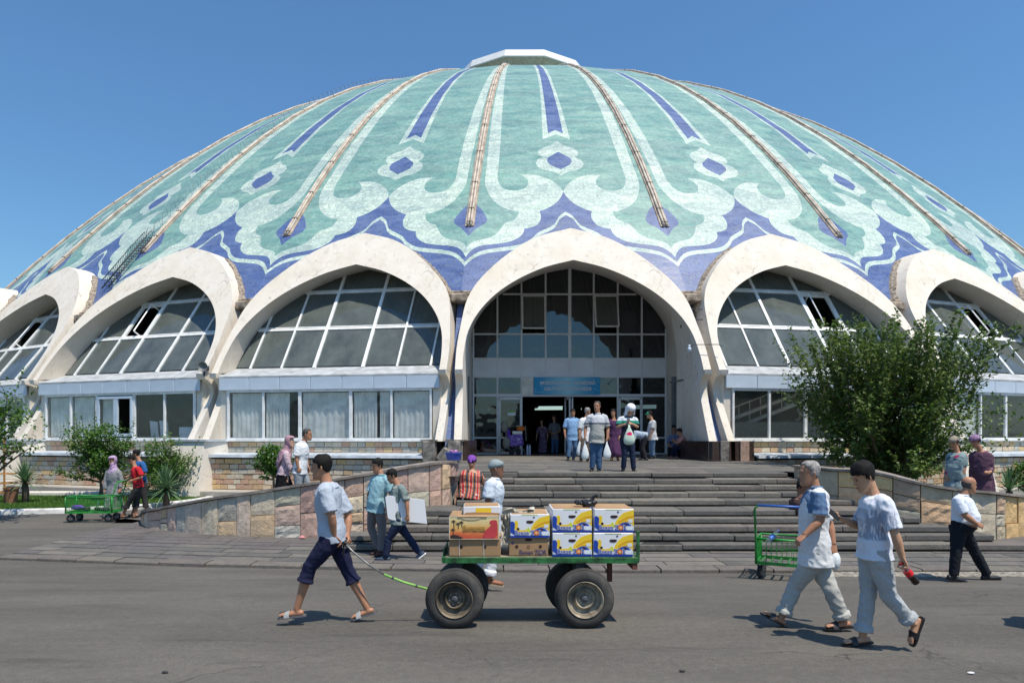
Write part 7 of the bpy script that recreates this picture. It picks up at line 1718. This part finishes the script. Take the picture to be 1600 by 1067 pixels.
me = text_mesh('No1', .03, .0008, m=M_bblue); put(me, 'lettering', e, Matrix.Translation((.15, -.004, .04)) @ UPX) if False else None
mb = MB(); mb.box((0, .19, .088), (.36, .34, .006)); mb.build('lid', M_card, e)
for x_, z_, lab in ((791, .30, 'crumpled clear plastic sheet stuffed between the two left stacks'), (812, .445, 'crumpled paper on top of the second stack')):
    mb = MB(); rr = random.Random(x_); n = 7; rows = []
    for j in range(n): rows.append([V(((i / 8 - .5) * (.10 if x_ == 791 else .3) + rr.uniform(-.012, .012), rr.uniform(-.02, .06), (j / n - .5) * (.34 if x_ == 791 else .06) + rr.uniform(-.01, .01) + (.02 * sin(i) if x_ != 791 else 0))) for i in range(9)])
    mb.loft(rows, False, False); o = mb.build('crumpled_wrap', mat('wrap_pale', (.52, .48, .40), .45, .3, 8, .4), loc=(bx(x_), Y1 + (.06 if x_ == 791 else .1), zb + z_)); o.modifiers.new('t', 'SOLIDIFY').thickness = .004; tag(o, lab, 'wrapping')
e = empty('plastic_bag', (bx(922), Y1 + .16, zb + 2 * BH + .02), 'crumpled black plastic bag on top between the two right-hand stacks', 'bag'); mb = MB(); rr = random.Random(12)
for i in range(14): mb.ball((rr.uniform(-.12, .12), rr.uniform(-.05, .06), .02 + abs(rr.gauss(0, .018))), (rr.uniform(.03, .055), .03, rr.uniform(.018, .035)), 7, 5)
mb.tube([(.02, 0, .03), (.06, 0, .09), (.10, -.01, .115)], [.03, .02, .024], 6); queue(mb, 'sack', mat('black_film', (.012, .012, .014), .28, .2, 20, .8, 50), e, (0, 0, 0), .007, 1, .006, 3, 20.)
# ================================================================ wire trolleys
M_gw = mat('bright_green_paint', (.02, .25, .035), .45, .3, 6, .15)
def trolley(name, loc, rz, L, Wd, H, label, hx, hh, bluebar, group=None, nb=12):
    e = empty(name, loc, label, 'trolley', group); e.rotation_euler = (0, 0, rz); zf = .25; r = .017
    mb = MB(); l, w_ = L / 2, Wd / 2
    for z_ in (zf,):
        for a, b in (((-l, -w_), (l, -w_)), ((l, -w_), (l, w_)), ((l, w_), (-l, w_)), ((-l, w_), (-l, -w_))): mb.box(((a[0] + b[0]) / 2, (a[1] + b[1]) / 2, z_), (abs(a[0] - b[0]) + .03, abs(a[1] - b[1]) + .03, .045))
    mb.build('base_frame', M_gw, e)
    mb = MB()
    for i in range(6): mb.box((0, -w_ + (i + .5) * Wd / 6, zf), (L - .04, .03, .012))
    tag(mb.build('floor_slats', M_greend, e), kind='stuff')
    mb = MB(); mb.tube([(-l, -w_, zf + H), (l, -w_, zf + H), (l, w_, zf + H), (-l, w_, zf + H)], r, 7, loop=True, cap=False); mb.build('top_rail', M_gw, e, True)
    for sx in (-1, 1):
        for sy in (-1, 1): mb = MB(); mb.tube([(sx * l, sy * w_, zf), (sx * l, sy * w_, zf + H)], r, 7); mb.build('corner_post', M_gw, e, True)
    for (a, b, n) in (((-l, -w_), (l, -w_), nb * 2), ((-l, w_), (l, w_), nb * 2), ((-l, -w_), (-l, w_), nb), ((l, -w_), (l, w_), nb)):
        mb = MB()
        for i in range(1, n): q = (a[0] + (b[0] - a[0]) * i / n, a[1] + (b[1] - a[1]) * i / n); mb.box((q[0], q[1], zf + H / 2), (.006, .006, H))
        for z_ in (.33, .66): mb.box(((a[0] + b[0]) / 2, (a[1] + b[1]) / 2, zf + H * z_), (abs(a[0] - b[0]) + .006, abs(a[1] - b[1]) + .006, .008))
        tag(mb.build('wire_panel', M_gw, e), kind='stuff')
    h = MB(); sg = 1 if hx > 0 else -1
    h.tube([(hx, -w_, zf), (hx, -w_, zf + H * .9), (hx + sg * .08, -w_, hh * .8), (hx + sg * .12, -w_, hh - .05), (hx + sg * .13, -w_ + .05, hh)], .016, 7); h.tube([(hx, w_, zf), (hx, w_, zf + H * .9), (hx + sg * .08, w_, hh * .8), (hx + sg * .12, w_, hh - .05), (hx + sg * .13, w_ - .05, hh)], .016, 7)
    h.build('handle_frame', M_gw, e, True); mb = MB(); mb.tube([(hx + sg * .13, -w_ + .04, hh), (hx + sg * .13, w_ - .04, hh)], .019, 8); mb.build('handle_bar', mat('blue_grip', (.03, .12, .42), .4) if bluebar else M_gw, e, True)
    for sx in (-1, 1):
        for sy in (-1, 1):
            w2 = empty('castor', (sx * (l - .10), sy * (w_ - .05), .10), parent=e); w2.rotation_euler = (0, 0, random.uniform(-.5, .5))
            mb = MB(); mb.lathe([(.001, -.022), (.085, -.024), (.10, -.014), (.10, .014), (.085, .024), (.001, .022)], (0, 0, 0), 'Y', 20); mb.build('tyre', M_rubber, w2, True, angle=40)
            mb = MB(); mb.lathe([(.001, -.026), (.045, -.026), (.045, .026), (.001, .026)], (0, 0, 0), 'Y', 14); mb.build('hub', M_steel, w2, True, angle=40)
            mb = MB(); mb.box((0, -.034, .05), (.04, .008, .14)); mb.box((0, .034, .05), (.04, .008, .14)); mb.box((0, 0, .125), (.05, .08, .012)); mb.build('fork', M_rail, w2)
    return e
tl = trolley('wire_trolley', (P(147, 800, 17.1).x, 17.1, gh(17.1)), RAD(4), 1.10, .50, .38, 'long low green wire trolley pushed by the boy in the red T-shirt', .54, 1.0, False)
mb = MB(); rr = random.Random(5)
for i in range(9): mb.ball((-.4 + i * .1, rr.uniform(-.15, .15), .30 + rr.uniform(0, .02)), (.07, .08, .045), 8, 5)
o = mb.build('produce_bags', mat('dark_produce', (.02, .015, .03), .5, .3, 10, .4), smooth=True, loc=tl.location); tag(o, 'dark bundles lying in the long green trolley', 'bundles', kind='stuff')
mb = MB(); mb.ball((0, 0, 0), (.16, .12, .06), 12, 7); o = mb.build('cloth_bundle', cloth('violet_cloth', (.16, .05, .42)), smooth=True, loc=tl.location + V((-.35, -.1, .36))); tag(o, 'violet cloth bundle at the left end of the long green trolley', 'bundle')
tr2 = trolley('wire_trolley', (P(1222, 860, 10.1).x + .12, 10.3, gh(10.2)), RAD(-18),     .58, .74, .36, 'green wire trolley with blue handle bar beside the stairs, behind the grey-haired man', -.30, 1.12, True, nb=10)
tr2.rotation_euler = (0, 0, RAD(62))
e = empty('water_bottle', P(1207, 838, 10.05), 'empty clear plastic water bottle tilted in the green trolley', 'bottle'); e.rotation_euler = (0, RAD(52), RAD(20))
mb = MB(); mb.lathe([(.001, -.12), (.034, -.12), (.036, -.04), (.032, 0), (.036, .04), (.034, .08), (.014, .12), (.014, .135)], (0, 0, 0), n=16); mb.build('bottle_body', M_pet, e, True, angle=50); mb = MB(); mb.lathe([(.001, .14), (.016, .14), (.016, .12), (.001, .12)], (0, 0, 0), n=12); mb.build('cap', mat('blue_plastic', (.04, .09, .42)), e); mb = MB(); mb.lathe([(.0365, -.05), (.0365, .03)], (0, 0, 0), n=16); mb.build('label', mat('blue_label', (.05, .15, .5), .4), e, True)
# purple shopping trolley by the door
e = empty('shopping_trolley', (P(806, 712, 29.6).x, 29.6, plat(29.6)), 'purple patterned shopping trolley parked in front of the left door leaf', 'shopping trolley')
mb = MB(); mb.box((0, 0, .62), (.62, .36, .52), Matrix.Rotation(-.15, 3, 'Y'), bev=.06); mb.build('bag_body', cloth('purple_pattern', (.20, .10, .42), pat=('flowers', ((.5, .42, .66), (.62, .6, .7)), 14.)), e)
mb = MB(); mb.box((.06, -.03, .95), (.42, .3, .14), bev=.03); mb.build('tray', M_curt, e)
mb = MB(); mb.ball((.22, 0, 1.12), (.20, .14, .12), 10, 6); mb.build('orange_bundle', cloth('orange_cloth', (.6, .16, .03)), e, True)
mb = MB(); mb.ball((-.33, -.05, .92), (.10, .10, .20), 10, 7); mb.build('violet_roll', cloth('violet_cloth', (.16, .05, .42)), e, True)
for sx in (-.18, .30): mb = MB(); mb.lathe([(.001, -.02), (.12, -.02), (.13, 0), (.12, .02), (.001, .02)], (sx * .6 - .08, -.2, .13), 'Y', 18); mb.build('wheel', M_rubber, e, True, angle=40)
mb = MB(); mb.tube([(-.3, 0, .2), (-.42, 0, .8), (-.5, 0, 1.25)], .018, 6); mb.tube([(-.3, 0, .22), (.35, 0, .22), (.42, 0, .0)], .018, 6); mb.tube([(.25, 0, 1.1), (.42, 0, 1.25), (.45, 0, .6)], .014, 6); mb.build('frame', M_steel, e)
e2 = empty('grey_handbag', (P(791, 712, 29.5).x, 29.4, plat(29.4) + .05), 'grey sling bag hanging on the left side of the purple shopping trolley', 'bag'); mb = MB(); mb.ball((0, 0, .45), (.17, .10, .26), 12, 8); mb.build('pouch', cloth('taupe_bag', (.26, .25, .21)), e2, True); mb = MB(); mb.ball((-.08, 0, 1.15), (.16, .1, .24), 12, 8); mb.tube([(0, 0, .65), (.05, 0, 1.0), (-.05, 0, 1.35)], .015, 5); mb.build('upper_pouch', cloth('taupe_bag', (.26, .25, .21)), e2, True)
e2 = empty('water_pack', (P(826, 713, 29.3).x, 29.3, plat(29.3)), 'shrink-wrapped pack of water bottles standing right of the purple shopping trolley', 'bottle pack')
for i in range(4): mb = MB(); mb.lathe([(.001, 0), (.045, 0), (.045, .34), (.018, .42), (.018, .45), (.001, .45)], ((i % 2) * .10 - .05, (i // 2) * .10, 0), n=12); mb.build('bottle', mat('bottle_blue_clear', (.45, .50, .62), .2), e2, True, angle=50)
mb = MB(); mb.lathe([(.001, .0), (.12, 0), (.15, .16), (.001, .17)], (0, 0, 0), n=16); o = mb.build('bread_basket', M_cream, loc=(P(760, 706, 31.2).x, 31.0, plat(31) + .02), smooth=True); tag(o, 'small pale basket on the floor behind the left glass panel', 'basket')
# litter on the road
for i, (px, py, Y, lab, c) in enumerate(((258, 1049, 5.47, 'tiny dark scrap on the road at the lower left', (.03, .03, .03)), (1066, 1048, 5.5, 'tiny dark scrap on the road below the cart, right of centre', (.03, .03, .03)), (1517, 1055, 5.45, 'tiny white paper scrap on the road at the lower right', (.7, .7, .7)), (472, 842, 13.9, 'pink paper scrap at the foot of the left parapet wall', (.6, .25, .25)))):
    p = P(px, py, Y); p.z = gh(Y) + (.012 if Y < 10 else .10); mb = MB(); mb.ball((0, 0, 0), (.030, .015, .009) if Y < 10 else (.07, .05, .04), 7, 4); tag(mb.build('litter_scrap', mat('scrap%d' % i if False else ['dark_scrap', 'dark_scrap', 'white_scrap', 'pink_scrap'][i], c), loc=p), lab, 'litter')
finalize()
src = [o for o in COL.objects if o.get('label', '').startswith('balding stout man')][0]
cp_ = tree_copy(src); cp_.location = (5.75, 6.75, gh(6.75)); cp_['label'] = 'man just outside the right edge of the picture whose shadow falls on the road'
